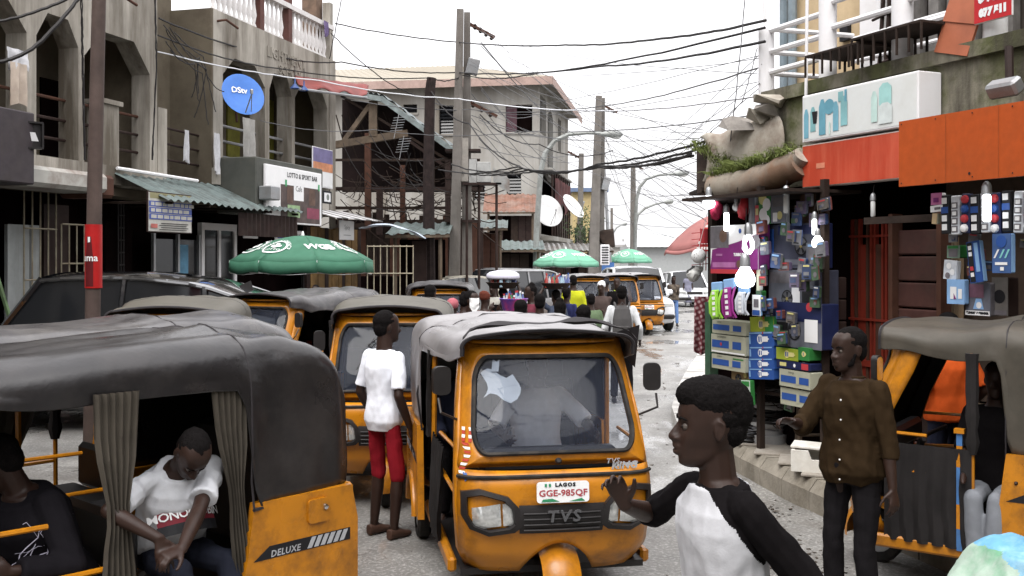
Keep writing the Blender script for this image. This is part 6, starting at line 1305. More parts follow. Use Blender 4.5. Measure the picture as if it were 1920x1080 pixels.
WD = mat('white_dish_paint', (.62,.62,.62), .5, 0, var=.08, dirt=.2)
dish('white satellite dish left of the slim antenna pole', Pt(1024,398,44.2), R(30), -20, .72, WD); dish('white satellite dish tilted beside the slim antenna pole', Pt(1071,390,44.6), R(55), -35, .62, WD)
STRP = mat('striped_shirt_cloth', (.52,.52,.54), .85, var=.15, scale=20, dirt=.2)
for (nm, lb, ct, px, py, w, h, off, mm) in (('grey_towel','long grey towel hanging below the blue dish','towel',466,222,.50,1.02,-.2,mat('grey_towelling', (.30,.29,.275), .95, var=.15, bump=.4, bscale=60)),('striped_shirt','white striped shirt hanging on the railing left of the dish','shirt',408,250,.22,.78,-.15,STRP),('white_rag','narrow white rag hanging in the building recess','rag',350,244,.14,.62,.15,STRP),('cream_vest','cream vest hanging at the far left balcony','vest',34,118,.34,.62,-.2,mat('cream_cloth', (.42,.35,.29), .9, var=.15)),('white_singlet','white singlet hanging above the cream vest','singlet',32,92,.42,.30,-.18,STRP),('purple_cloth','small purple cloth draped over the roof balustrade','cloth',612,40,.25,.35,-.05,mat('purple_cloth_m', (.12,.09,.18), .9, var=.2))):
    u, z = LF.sz(px, py, off); cloth(nm, lb, ct, LF.w(u, off, z), w, h, mm, .025, 2, LF.a)
u, z = LF.sz(56,253,-1.0); t = thing('floodlight', 'black square floodlight with white reflector at the far left', 'lamp', LF.w(u,-1.0,z), LF.a+R(-35)); b = MB(); b.prism(rrect(.36,.38,.02,2), -.02, .06, [rrect(.31,.33,.01,2)]); b.box(-.17,.17,.03,.06,-.18,.18); b.build('housing', BLK, t); b = MB(); b.hull([V(-.12,.02,-.08),V(.12,.02,-.08),V(.07,.0,.04),V(-.07,.0,.04),V(0,.03,0)]); b.build('reflector', WPRINT, t); b = MB(); b.tube([(-.19,.05,0),(-.22,.1,-.25),(0,.4,-.3)], .015, 5); b.build('bracket', BROWN, t)
cb = LF.root('box_beam_canopy', 'rusty white box beam canopy above the barred shutters', 'canopy'); u0, u1 = S_(46,-.8), S_(200,-.8); b = MB(); b.cbox(((u0+u1)/2,-.45,3.40),(u1-u0,.8,.30),bev=.06); b.build('beam_cladding', mat('rust_streaked_white', (.36,.35,.32), .6, .1, var=.15, scale=2, dirt=.7, dcol=(.12,.06,.04), dscale=1.5), cb); b = MB(); b.cbox((u1+.05,-.4,3.36),(.35,.8,.36),bev=.05); b.build('rusted_end', RUST, cb)
bx = LF.root('dark_shop_box', 'dark box fascia at the far left edge of the arcade', 'sign'); b = MB(); b.cbox((S_(-10,-1.0),-.6,3.75),(1.5,.8,1.0),bev=.02); b.build('box_panel', mat('dark_plum_panel', (.04,.032,.036), .6, var=.2, dirt=.3), bx)
gp = thing('green_pole', 'thin green pole leaning against the white shutters', 'pole', LF.w(S_(70,-.3),-.3,0), LF.a); b = MB(); b.tube([(0,0,0),(-.95,.25,3.0)], .035, 6); b.build('shaft', mat('pale_green_paint', (.16,.25,.12), .6, var=.2, dirt=.4), gp)
eb = thing('meter_cabinet', 'grey steel electric cabinet on legs right of twin poles', 'cabinet', Pt(906,560,25.2)); eb.location.z = 0
b = MB(); z = Pt(0,345,25.2).z; b.cbox((.02,0,z+.28),(.34,.3,.5),bev=.01); b.cbox((-.25,0,z+.3),(.18,.3,.6)); b.build('cabinet_body', mat('pale_steel_box', (.36,.36,.35), .5, .2, var=.15, dirt=.4), eb); b = MB(); b.box(-.5,.45,-.2,.2,z-.03,z+.02); b.build('platform', BROWN, eb)
for x in (-.4,-.1,.33): b = MB(); b.tube([(x,0,0),(x,0,z)], .035, 5); b.build('leg', BROWN, eb)
b = MB(); b.grid(6,5,lambda i,j: V(.25+.4*i,-.2,z+.05+.35*j-.3*i+.08*mnoise.noise(V(i*4,j*4,1)))); b.build('torn_sheet', ZINC, eb)
ac = thing('air_conditioner', 'white outdoor air conditioner unit between the farther umbrellas', 'air conditioner', Pt(1134,478,40)); b = MB(); b.cbox((0,0,0),(.34,.3,.8),bev=.02); b.build('casing', WHITE, ac)
for k in range(7): b = MB(); b.box(-.13,.13,-.165,-.151,-.33+.1*k,-.28+.1*k); b.build('louvre', KPRINT, ac)
cr = thing('blue_door_panel', 'blue door panel under the farthest green umbrella', 'door', Pt(1140,520,41)); b = MB(); b.box(-.25,.25,0,.05,-1,.6); b.build('panel', mat('cobalt_paint', (.05,.12,.30), .5, var=.15), cr); b = MB(); b.tube([(.2,-.03,-.2),(.2,-.03,.0)], .02, 5); b.build('handle', STEEL, cr)
tag(cloth('white_paper_sign', 'small white paper sign on the corner of the beige house', 'sign', Pt(1005,375,44.5), .55, .22, WPRINT, .0, 1), None)
# ------------------------------------------------------------------ parasols
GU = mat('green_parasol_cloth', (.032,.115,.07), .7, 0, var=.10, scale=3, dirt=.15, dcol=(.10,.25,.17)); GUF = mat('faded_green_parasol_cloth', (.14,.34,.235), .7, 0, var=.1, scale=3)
def parasol(label, loc, rad, hgt, drop, mats, logo=True, tilt=(0,0), rot=0, val=.17, cat='parasol', group='beach parasols over the street'):
    t = thing('parasol', label, cat, loc, 0, group); Mt = T(0,0,hgt) @ Euler((R(tilt[0]), R(tilt[1]), 0)).to_matrix().to_4x4()
    def f(a, q, off=0.):
        k = ((a-rot)/(math.pi/4)) % 1; sg = 1-.045*math.sin(math.pi*k)*q; zz = -drop*q**1.75-.05*math.sin(math.pi*k)*q*q*.6
        return Mt @ (V(rad*q*sg*math.cos(a), rad*q*sg*math.sin(a), zz)+V(math.cos(a)*drop*1.2*q,math.sin(a)*drop*1.2*q,rad).normalized()*off)
    for p in range(8):
        a0 = rot+p*math.pi/4; b = MB(); b.grid(9, 9, lambda i, j: f(a0+math.pi/4*i*.999+.0004, max(.001, j)))
        b.grid(9, 3, lambda i, j: f(a0+math.pi/4*i*.999+.0004, 1)+(Mt.to_3x3() @ V(math.cos(a0+i*.78)*.02*j,math.sin(a0+i*.78)*.02*j,-val*j*(.93+.07*math.sin(i*9+p))))); o = b.build('canopy_panel', mats[p % len(mats)], t, smooth=50)
        o.modifiers.new('t','SOLIDIFY').thickness = .003
        if val > .1: b = MB(); b.tube([f(a0+.0004, 1), f(a0+.0004,1)+(Mt.to_3x3() @ V(0,0,-val)), *[f(a0+math.pi/4*i,1)+(Mt.to_3x3() @ V(0,0,-val*1.0)) for i in (.25,.5,.75,.998)]], .005, 4); b.build('white_piping', WPRINT, o)
    b = MB(); b.tube([V(0,0,0), Mt @ V(0,0,-.02)], .022, 8); b.build('pole', BLK, t); b = MB(); b.lathe([(.03,-.02),(.02,.04),(.008,.07)], 8, Mt); b.build('finial', WPRINT, t); b = MB(); b.lathe([(.25,0),(.25,.05),(.06,.1),(.06,.3)], 14); b.build('base', CONC, t)
    for p in range(8): b = MB(); a = rot+p*math.pi/4; b.tube([f(a,.05,-.015), f(a,.5,-.015), f(a,.98,-.012)], .006, 4); b.build('rib', STEEL, t)
    if logo:
        def disc(a0, q0, pts): return [f(a0+x/(rad*q0), q0-y/rad, .013) for x, y in pts]
        for (a0, kind) in ((R(-112),'ring'),(R(-154),'ring'),(R(-58),'wgb'),(R(-15),'ring')):
            b = MB(); q0 = .66
            if kind == 'ring':
                N = 26; ro, ri = .175*rad, .150*rad
                b.add(disc(a0, q0, [(ro*math.cos(i*2*math.pi/N), ro*math.sin(i*2*math.pi/N)) for i in range(N)]+[(ri*math.cos(i*2*math.pi/N), ri*math.sin(i*2*math.pi/N)) for i in range(N)]), [(i,(i+1)%N,N+(i+1)%N,N+i) for i in range(N)])
                for (s_, rr, up_) in (('GOLDEN CHANCE', .195*rad, 1),):
                    tv, tf = text_mesh(s_, .085*rad, 0, 1.05, 0, 'CENTER', .003*0); b.add(disc(a0, q0, [((rr+p[2])*math.sin(p[0]/rr), (rr+p[2])*math.cos(p[0]/rr)) for p in tv]), tf)
                tv, tf = text_mesh('LOTTO', .062*rad, 0, 1.05, 0, 'CENTER', 0); b.add(disc(a0, q0, [(p[0], p[2]-.085*rad) for p in tv]), tf)
                for (cx, cy) in ((0,.07),(-.05,.02),(.05,.02),(0,-.01)): b.add(disc(a0, q0, [(cx*rad+.036*rad*math.cos(i), cy*rad+.03*rad*math.sin(i)) for i in np.linspace(0,6.28,9)[:-1]]), [tuple(range(8))])
            else:
                tv, tf = text_mesh('WGB', .19*rad, 0, .95, 0, 'CENTER', .008); b.add(disc(a0, .66, [(p[0], p[2]) for p in tv]), tf)
            b.build('white_print', WPRINT, t, fixn=False)
    return t
parasol('nearest dark green parasol with white ring logos over the rickshaws', (-3.37,16.5,0), 1.15, 2.60, .40, [GU], rot=R(22), val=.19)
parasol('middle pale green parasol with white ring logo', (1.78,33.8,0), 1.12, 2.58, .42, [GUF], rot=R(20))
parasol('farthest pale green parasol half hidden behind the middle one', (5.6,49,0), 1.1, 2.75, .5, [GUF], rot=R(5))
PINK = mat('faded_pink_parasol_cloth', (.42,.17,.16), .75, var=.12, dirt=.2, dcol=(.3,.2,.18))
def stripem():
    m = mat('red_striped_cloth', (.5,.1,.08), .75, var=.05); t = m.node_tree; b = t.nodes['Principled BSDF']; tc = nd(t,'ShaderNodeTexCoord'); w = nd(t,'ShaderNodeTexWave', bands_direction='Z'); w.inputs[1].default_value = 4.2; w.inputs[2].default_value = .0
    r = nd(t,'ShaderNodeValToRGB'); r.color_ramp.interpolation = 'CONSTANT'; r.color_ramp.elements[0].color = (.40,.035,.03,1); r.color_ramp.elements[1].position = .5; r.color_ramp.elements[1].color = (.6,.55,.53,1); L = t.links.new; L(tc.outputs['Object'], w.inputs[0]); L(w.outputs['Fac'], r.inputs[0]); L(r.outputs[0], b.inputs['Base Color']); return m
parasol('large faded pink and red striped parasol leaning behind the stall', (2.82,14.0,0), .80, 2.84, .42, [PINK,PINK,PINK,PINK,PINK,stripem(),PINK,PINK], False, (0,-6), R(10), val=.05)
# ------------------------------------------------------------------ cars
def car(label, loc, rz, L, Wd, H, paint, kind='suv', name='parked_car', cat='car', lights=True, group=None, sign=None):
    t = thing(name, label, cat, loc, rz, group); hw = Wd/2; bt = H*.54; fr = -L/2
    hood = {'suv': .24, 'van': .10, 'wagon': .22}[kind]*L
    # lower shell: stations along y from the nose
    st = [(fr,.80,.42*H,.30),(fr+.10,.93,.46*H,.24),(fr+.35,.99,.50*H,.22),(fr+hood,1.0,.545*H,.22),(0,1.0,.56*H,.22),(L/2-.6,1.0,.57*H,.22),(L/2-.12,.96,.56*H,.25),(L/2,.86,.53*H,.32)]
    b = MB(); N = 13
    def cs(y, k, zt, zb):
        w = hw*k; return [(-w*.9,y,zb),(-w*.98,y,zb+.08),(-w*1.0,y,zb+.3),(-w*.99,y,zt-.12),(-w*.95,y,zt-.03),(-w*.85,y,zt),(0,y,zt+.03),(w*.85,y,zt),(w*.95,y,zt-.03),(w*.99,y,zt-.12),(w*1.0,y,zb+.3),(w*.98,y,zb+.08),(w*.9,y,zb)]
    vs = []; 
    for q in st: vs += cs(*q)
    fs = [(i*N+k, i*N+(k+1) % N, (i+1)*N+(k+1) % N, (i+1)*N+k) for i in range(len(st)-1) for k in range(N)]+[tuple(range(N)), tuple(range((len(st)-1)*N, len(st)*N))]
    b.add(vs, fs); o = b.build('body', paint, t, smooth=35); m = o.modifiers.new('s','SUBSURF'); m.levels = m.render_levels = 1
    # greenhouse
    g0 = fr+hood-.05; rf0 = g0+{'suv': .62, 'van': .55, 'wagon': .75}[kind]; rr1 = L/2-{'suv': .40, 'van': .15, 'wagon': .55}[kind]; g1_ = L/2-.08; zb, zt = .55*H, H-.06; wt = hw*.80; wb = hw*.94
    drop = {'suv': ((0,.03),(.12,0),(.40,.0),(.65,.07),(.85,.22),(1,.40)), 'van': ((0,.03),(.1,0),(.85,.02),(1,.10)), 'wagon': ((0,.04),(.15,0),(.6,.03),(.85,.16),(1,.36))}[kind]; ye = g1_ if kind != 'van' else rr1+.05
    def edge(i): y = rf0-.02+(ye-rf0)*i; return y, zt+.01-lerpt(drop, i)*(zt-zb)*1.35, wt+(wb-wt)*max(0, lerpt(drop, i))*.8
    def roof(i, j):
        y, z, w = edge(i); s = -1+2*j; return V(w*1.03*s, y, z+.085*(1-abs(s)**3.0)*(1-.4*i**3))
    b = MB(); b.grid(24, 15, roof); o = b.build('roof', paint, t, smooth=60); o.modifiers.new('t','SOLIDIFY').thickness = .03
    b = MB()
    for s in (-1, 1): b = MB(); b.grid(20, 5, lambda i, j: (lambda y, z, w: V(s*(wb+(w*.99-wb)*j), y-(y-(g0+(ye-g0)*i))*(1-j), zb+(max(z,zb+.02)-zb)*j))(*edge(i))); b.build('side_glass', GLASS, t, smooth=True)
    b = MB(); b.grid(11, 6, lambda i, j: (lambda s: V(s*(wb*.97+(wt*1.0-wb*.97)*j), g0+.10*s*s*(1-j)+(rf0-.0-g0)*j, zb+(zt+.02-zb)*j+.06*j*(1-s*s)))(-1+2*i)); b.build('windscreen', GLASS, t, smooth=True)
    b = MB(); b.grid(7, 4, lambda i, j: (lambda e_, s: V(s*(wb*.95+(e_[2]-wb*.95)*j), g1_+(e_[0]-g1_)*j, zb+(max(e_[1]+.05*(1-s*s),zb+.02)-zb)*j))(edge(1), -1+2*i)); b.build('rear_glass', GLASS, t)
    b = MB(); b.hull([V(s*wb*.8,y,zb-.05) for s in (-1,1) for y in (g0+.3,ye-.3)]+[V(s*wb*.8,y,zb+.02) for s in (-1,1) for y in (g0+.3,ye-.3)]); b.build('cabin_floor', BLK, t)
    for s in (-1, 1):
        for (p, q, r) in ((V(s*wb,g0,zb),V(s*wt,rf0,zt),.045),(V(s*wb,g0+(ye-g0)*.45,zb),V(s*edge(.36)[2],edge(.36)[0],edge(.36)[1]),.04),(V(s*wb*.98,g0+(ye-g0)*.76,zb),V(s*edge(.70)[2],edge(.70)[0],edge(.70)[1]),.05)):
            b = MB(); b.tube([p, q], r, 6); b.build('pillar', paint, t)
        b = MB(); b.tube([V(s*edge(i)[2]*1.02,edge(i)[0],edge(i)[1]) for i in np.linspace(0,1,12)], .028, 6); b.build('roof_gutter', paint, t)
        if kind == 'rack': b = MB(); b.tube([V(s*wt*.88,rf0+.2,zt+.06),V(s*wt*.9,rf0+.3,zt+.11),V(s*wt*.9,rr1-.3,zt+.11),V(s*wt*.88,rr1-.15,zt+.05)], .018, 6); b.build('roof_rail', STEEL, t)
        b = MB(); b.tube([V(s*wb*1.01,g0+.05,zb+.01),V(s*wb*1.015,0,zb+.015),V(s*wb*.97,g1_,zb)], .014, 5); b.build('window_trim', CHR, t)
        b = MB(); b.cbox((s*(hw+.10),g0+.42,zb+.10),(.2,.11,.16),bev=.04); b.build('wing_mirror', paint, t)
        b = MB(); b.cbox((s*(hw*.99),.15,zb-.16),(.03,.2,.035),bev=.01); b.build('handle', CHR, t)
        for y in (fr+.19*L, L/2-.19*L):
            b = MB(T(s*(hw-.10),y,.34) @ RY(R(90))); b.lathe([(.2,-.12),(.3,-.12),(.34,-.08),(.34,.08),(.3,.12),(.2,.12)], 20, cap=False); wo_ = b.build('wheel', RUB, t, smooth=40); h = MB(b.M); h.lathe([(.21,-.10),(.14,-.06),(.05,-.1),(.05,.1),(.14,.06),(.21,.10)], 14); h.build('rim', STEEL, wo_, smooth=40)
        b = MB(); b.cbox((s*hw*.66,fr+.07,.42*H),(.38,.10,.15),(0,0,s*R(12)),.03); b.build('headlight', LENS, t)
        b = MB(); b.cbox((s*hw*.80,L/2-.04,.44*H),(.16,.10,.34),bev=.03); b.build('tail_light', REDP, t)
    b = MB(); b.cbox((0,fr+.035,.40*H),(Wd*.42,.06,.14),bev=.02); b.build('grille', BLK, t); b = MB(); b.cbox((0,fr+.02,.24*H),(Wd*.9,.12,.14),bev=.04); b.build('bumper', BLK, t)
    b = MB(); b.cbox((0,fr-.045,.27*H),(.36,.015,.12)); b.build('licence_plate', WPRINT, t)
    if kind != 'van': b = MB(); y_, z_, _ = edge(.8); b.hull([V(-.02,y_-.1,z_+.10),V(.02,y_-.1,z_+.10),V(-.015,y_+.1,z_+.03),V(.015,y_+.1,z_+.03),V(0,y_+.06,z_+.17)]); b.build('antenna_fin', BLK, t)
    if sign: b = MB(); b.text(sign, .16, T(0,g0+.22,zb+.30) @ RX(R(-38)), 0, 1.4, bold=.01); b.build('windscreen_lettering', mat('yellow_letters', (.55,.5,.15), .5, var=0), t)
    return t
BPAINT = mat('black_car_paint', (.012,.012,.014), .14, 0, var=0, coat=1., spec=1.); BPAINT.node_tree.nodes['Principled BSDF'].inputs['Coat IOR'].default_value = 2.0; WPAINT = mat('white_car_paint', (.62,.63,.65), .25, 0, var=.04, coat=.5); SPAINT = mat('grey_car_paint', (.36,.36,.37), .3, .2, var=.05, coat=.5)
car('long glossy black car parked behind the rickshaws below the arcade', (-5.35,14.0,0), R(-92), 4.9, 1.95, 2.02, BPAINT)
car('white off-road car facing the camera beside the far rickshaws', (3.95,33.5,0), R(5), 4.6, 1.85, 1.98, WPAINT)
car('silver people carrier with open rear door in the market crowd', (-.15,30.0,0), R(-25), 4.4, 1.75, 1.95, SPAINT, 'van')
car('pale battered bus with lettered windscreen behind the bottle seller', (-1.25,26.5,0), R(10), 4.2, 1.65, 1.78, mat('cream_car_paint', (.50,.46,.38), .4, 0, var=.08, dirt=.3), 'van', sign='1KHS')
car('white hatchback far down the street behind the grey dress', (8.4,50,0), R(4), 4.3, 1.8, 1.65, WPAINT, 'wagon')
# ------------------------------------------------------------------ auto rickshaws
VINA = mat('pale_grey_vinyl', (.21,.20,.205), .38, 0, var=.14, scale=2.2, dirt=.35, dcol=(.10,.09,.08), dscale=2.5, rvar=.12, bump=.3, bscale=6, spec=.7); VINB = mat('olive_grey_vinyl', (.085,.078,.062), .5, 0, var=.15, scale=2.5, dirt=.3, dcol=(.08,.07,.06), bump=.25, bscale=7); VINR = mat('khaki_vinyl', (.06,.053,.042), .45, 0, var=.16, scale=2.5, dirt=.4, dcol=(.09,.075,.06), bump=.35, bscale=6)
TA = make_tuk('front yellow rickshaw with LAGOS plate and pale sagging canopy', (.07,7.44,0), R(10), VINA, plate='GGE-985QF', near=True, flap=True, brand=True, seed=2, sag_=.03, crown=-.01, post=False, wiper=False); TA.scale = (1.12, 1.05, .985)
TC_ = make_tuk('nearest rickshaw at left with curtains and DELUXE side stripe', (-2.2,5.09,0), R(-43), mat('slate_vinyl', (.011,.0095,.0105), .32, 0, var=.2, scale=2, dirt=.25, dcol=(.07,.06,.055), rvar=.1, bump=.7, bscale=5, spec=.5), near=True, seed=3, y0=.62, yp=-.02, sag_=.026, post=False, deluxe=True, crown=.02)
make_tuk('rickshaw with dark rear canopy just behind the nearest one', (-2.78,6.78,0), R(-43), VIN, near=True, seed=4, sag_=.016, plate=False)
make_tuk('rickshaw facing the camera behind the man in white', (-1.2,10.22,0), R(4), VINB, near=True, seed=6, sag_=.015)
make_tuk('rickshaw with pale olive roof in front of the black car', (-3.28,10.05,0), R(10), VINB, seed=7, sag_=.01)
make_tuk('rickshaw turned right below the dark green parasol', (-2.78,13.55,0), R(-25), VIN, seed=8, sag_=.02)
make_tuk('rickshaw wedged between the far left canopy and the black car', (-6.2,8.7,0), R(-43), VIN, seed=15, plate=False)
make_tuk('rickshaw whose grey canopy edge shows at the far left', (-5.05,7.1,0), R(-43), VINA, seed=9, plate=False)
make_tuk('rickshaw behind the raised arm in mid street', (-1.28,18.3,0), R(3), VIN, seed=10, sag_=.02)
make_tuk('first of three far rickshaws behind yellow shirt', (2.05,28.6,0), R(5), VINA, seed=11); make_tuk('second of three far rickshaws between head wrap and jersey', (3.0,29.9,0), R(5), VINA, seed=12); make_tuk('third of three far rickshaws beside the white off-road car', (3.75,31.2,0), R(12), VINA, seed=13)
TR = make_tuk('khaki roofed rickshaw parked at right before the shop', (3.45,6.95,0), R(-125), VINR, near=True, seed=5, y0=0., yp=-.22, sag_=.02, deluxe=True, plate=False); TR.scale = (1, .88, 1)
# details on the near rickshaws
m = MB()
for k in range(9):
    q = k/8; m.use(WPRINT if k % 2 else REDP).add([TF(-.955+.03*math.sin(q*5)-.02*(1-q), 1.10-.19*q, .004), TF(-.90+.03*math.sin(q*5)+.0*q, 1.10-.19*q, .004), TF(-.905+.03*math.sin(q*5+.6), 1.085-.19*q, .004), TF(-.955+.03*math.sin(q*5+.6), 1.085-.19*q, .004)], [(0,1,2,3)])
for (s0, s1) in ((-.965,-.935),(-.90,-.87)):
    for k in range(4): m.use(WPRINT if k % 2 else REDP).add([TF(s0+(.004 if s0 < -.95 else .01)*k*.3, 1.105+.022*k, .004), TF(s0+.032, 1.105+.022*k, .004), TF(s0+.034, 1.125+.022*k, .004), TF(s0+.002, 1.125+.022*k, .004)], [(0,1,2,3)])
m.use(mat('blue_sticker', (.06,.12,.30), .5, var=0)).add([TF(-.95,.91+.02,.0045), TF(-.91,.925,.0045), TF(-.90,.895,.0045), TF(-.93,.88,.0045)], [(0,1,2,3)]); m.build('victory_sticker', None, TA, fixn=False)
m = MB(); m.use(mat('smudged_paper', (.34,.36,.38), .7, var=.15)); m.grid(6, 6, lambda i, j: TF(-.74+.36*i+.05*math.sin(j*4), 1.36+.15*j+.03*math.sin(i*6), -.03)); m.add([TF(-.66,1.52,-.02),TF(-.58,1.52,-.02),TF(-.57,1.60,-.02),TF(-.60,1.58,-.02),TF(-.65,1.60,-.02)], [(0,1,2,3,4)]); m.build('windscreen_papers', None, TA)
for (t, sg, a) in ((TA, -1, ((-.575,-.62,1.0),(-.585,-.05,1.0),(-.59,-.55,.34),(-.60,-.1,.34))), (TC_, 1, ((.60,-.16,1.60),(.60,.06,1.60),(.605,-.09,.28),(.605,.05,.28))), (TC_, 1, ((.61,.42,1.58),(.62,.62,1.58),(.62,.60,.28),(.625,.66,.28))), (TC_, -1, ((-.58,-.42,1.62),(-.60,.10,1.62),(-.59,-.30,.35),(-.60,.02,.35))), (TR, 1, ((.575,-.85,.98),(.60,-.22,.98),(.58,-.85,.33),(.60,-.22,.33))), (TA, -1, ((-.60,-.02,1.58),(-.60,.12,1.58),(-.60,.0,.95),(-.60,.10,.95)))):  # left cab's far-side curtain and khaki cab's sheet added to darken the cabs
    curtain('curtain', CURT if t is TC_ else CURTK, t, *a, tie=.42 if t is TC_ else None, folds=6, amp=.016)
m = MB(); m.use(mat('blue_post_paint', (.06,.16,.36), .5, var=.15, dirt=.3)); [m.box(.562,.592,-.325,-.285,z0,z1) for z0, z1 in ((.32,.46),(.62,.86),(1.0,1.08))]; m.use(YEL); [m.box(.562,.592,-.325,-.285,z0,z1) for z0, z1 in ((.461,.619),(.861,.999))]; m.box(.55,.605,-.34,-.27,1.081,1.11); m.build('painted_door_post', None, TR)
m = MB(); m.grid(20, 4, lambda i, j: V(-.40+.02*math.sin(i*30), -.7+1.0*i, 1.60-.10*j*(.8+.2*math.sin(i*40)))); m.build('blue_fringe', mat('royal_blue_cloth', (.02,.035,.30), .8, var=.15), TR)
# ------------------------------------------------------------------ people
def C(n, c, **k): return mat(n, c, **({'rough': .9, 'spec': .04, 'var': .14, 'scale': 7, 'bump': .15, 'bscale': 120, 'sheen': 0.} | k))
WTEE = C('white_cotton', (.60,.61,.64)); BTEE = C('bright_white_cotton', (.72,.74,.80)); BLKC = C('black_cotton', (.007,.006,.0065)); BRSH = C('brown_shirt_cloth', (.026,.016,.008)); NAVYC = C('navy_cloth', (.02,.023,.04)); JEANB = C('dark_jeans', (.018,.02,.03)); GJEAN = C('grey_jeans', (.19,.20,.22)); REDS = C('red_shorts_cloth', (.22,.012,.02)); CHAR = C('charcoal_cloth', (.010,.009,.010))
# boy in raglan shirt
def segd(pc, a, b):
    a, b = np.array(a), np.array(b); d = b-a; t = np.clip(((pc-a) @ d)/(d @ d), 0, 1); return np.linalg.norm(pc-a-t[:, None]*d, axis=1)
def raglan(pc, S_):
    out = np.zeros(len(pc), bool)
    for s in 'LR':
        sh, el, w = S_['sh'+s], S_['el'+s], S_['w'+s]; nb = S_['neck']+S_['X1']*(.03 if s == 'L' else -.03)
        out |= (segd(pc, sh+(el-sh)*.22, el) < .078) | (segd(pc, el, w) < .07) | (segd(pc, nb, sh) < .076)
    return (out | (segd(pc, S_['neck'], S_['neck']+V(0,0,.1)) < .085)).astype(np.int32)
RAGW = C('raglan_white', (.44,.44,.46), var=.14)
B = person('person', 'young man in black and white raglan shirt with raised hand, facing left', (.735,3.46,0), R(-68), 1.75, detail=True, vox=.0058, hair='afro', hyaw=-20, hpitch=-1, headk=1.15, lean=(.0,-.08), twist=-4, shirtmats=[RAGW, BLKC], shirtfn=raglan, sleeve=.60, svox=.0048, pants=BLKC,
           wR=(-.27,-.25,1.335), eR=(-1,.1,-.6), wL=(.235,.02,.93), eL=(.4,1,-.1), hands={'R': dict(d=(-.05,-.42,.90), n=(.62,-.52,-.22), t=(.35,.8,.25), curl=(38,48,32), spread=9)}, wr=.011, loose=.014, shoes=BLK)
# man in brown shirt
M_ = person('person', 'bearded man in brown shirt with rolled sleeves pointing beside the rickshaw', (2.08,6.25,0), R(-52), 1.77, detail=True, vox=.0075, hair='short', skin=SKIN, hyaw=-18, hpitch=3, headk=1.06, shirt=BRSH, sleeve=.70, pants=CHAR, collar=BRSH, girth=1.06, hem=-.14, loose=.02,
            wR=(-.16,-.40,1.235), eR=(-.5,.2,-1), wL=(.30,-.05,.86), eL=(.4,1,-.1), hands={'R': dict(d=(.1,-.95,.18), n=(.35,.1,-.9), t=(.9,-.1,.2), curl=(35,50,30), point={0: (4,6,4), 1: (16,22,14)})}, wr=.015)
bm_ = PV(); hc, f, u, l = M_['head'], M_['f'], M_['u'], M_['l']; Mh = Matrix((l, f, u)).transposed()
bm_.ell(hc+f*.034-u*.082, (.052,.056,.036), Mh); bm_.chain([hc+l*.064-f*.0-u*.02, hc+l*.052+f*.02-u*.075, hc+f*.07-u*.104, hc-l*.052+f*.02-u*.075, hc-l*.064-u*.02], [.014,.018,.022,.018,.014]); bm_.build('beard', HAIR, M_['root'], .006, smooth=1, wr=.002, wsc=60, wst=(1,1,1))
for k in range(5):
    b = MB(); p = M_['sp'](.80-.22*k)+V(.015,-.145-.012*(k > 1),0); b.lathe([(.006,0),(.006,.003),(.003,.004)], 8, T(*p) @ RX(R(90))); b.build('button', WPRINT, M_['root'])
# man in white tee and red shorts, seen from behind
person('person', 'man in white tee and red shorts standing with his back turned', (-1.02,8.15,0), R(140), 1.79, vox=.009, hair='short', hyaw=-20, shirt=BTEE, sleeve=.42, pants=REDS, pleg=.52, wL=(.25,-.12,.92), wR=(-.24,-.05,.90), girth=.86, hem=-.16, loose=.013, wr=.008, shoes=mat('sandal', (.06,.03,.02), .6))
# rickshaw passengers and drivers
def inside(t, x, y, z): return t.matrix_basis @ V(x, y, z)
def sit(label, t, x, y, z, drz, **k):
    k = dict(pel=(0,0,0), fL=(.14,-.44,-.42), fR=(-.14,-.44,-.42), kL=(.1,-1,1), kR=(-.1,-1,1)) | k
    loc = t.location+(RZ(t.rotation_euler.z) @ V(x, y, z)); return person('person', label, loc, t.rotation_euler.z+R(drz), **k)
P_ = sit('man in white printed tee leaning out of the nearest rickshaw', TC_, .15, .42, .74, 88, H=1.74, detail=True, vox=.007, hair='buzz', skin=SKIN, shirt=WTEE, sleeve=.38, pants=JEANB, lean=(-.12,-.68), hpitch=60, hyaw=-8, hroll=3, girth=1.06, loose=.016,
         wL=(-.24,-.66,.13), eL=(1,.1,-.3), wR=(-.32,-.60,.20), eR=(-1,.2,.2), fL=(.16,-.52,-.42), fR=(-.10,-.52,-.42), hands={'R': dict(d=(.1,-.25,-.95), n=(.2,.9,-.2), t=(.9,.1,0), curl=(14,20,14)), 'L': dict(d=(-.95,-.2,-.1), n=(0,.3,-.9), t=(0,-.9,-.3), curl=(35,45,30))}, wr=.012)
b = MB(); sp = P_['sp']; c = sp(.50)+V(-.01,-.186,0); Mx = T(*c) @ RX(R(-24)); 
def tee(v): return Mx @ V(v.x, v.y+2.4*v.x*v.x, v.z)
for (mm, w, h, d) in ((mat('maroon_print2', (.17,.02,.03), .7, var=.1), .30, .105, 0), (KPRINT, .31, .05, .002)):
    b.use(mm).grid(9, 2, lambda i, j: tee(V(w*(i-.5), -d, h*(j-.5)-(.055 if d else 0))))
tv, tf = text_mesh('MONOGLOBIN', .058, 0, .92, 0, 'CENTER', .001); b.use(WPRINT).add([tee(V(p[0], -.006, p[2]+.01)) for p in tv], tf); b.build('chest_print', None, P_['root'], fixn=False)
HOOD = C('black_hoodie_cloth', (.010,.009,.011))
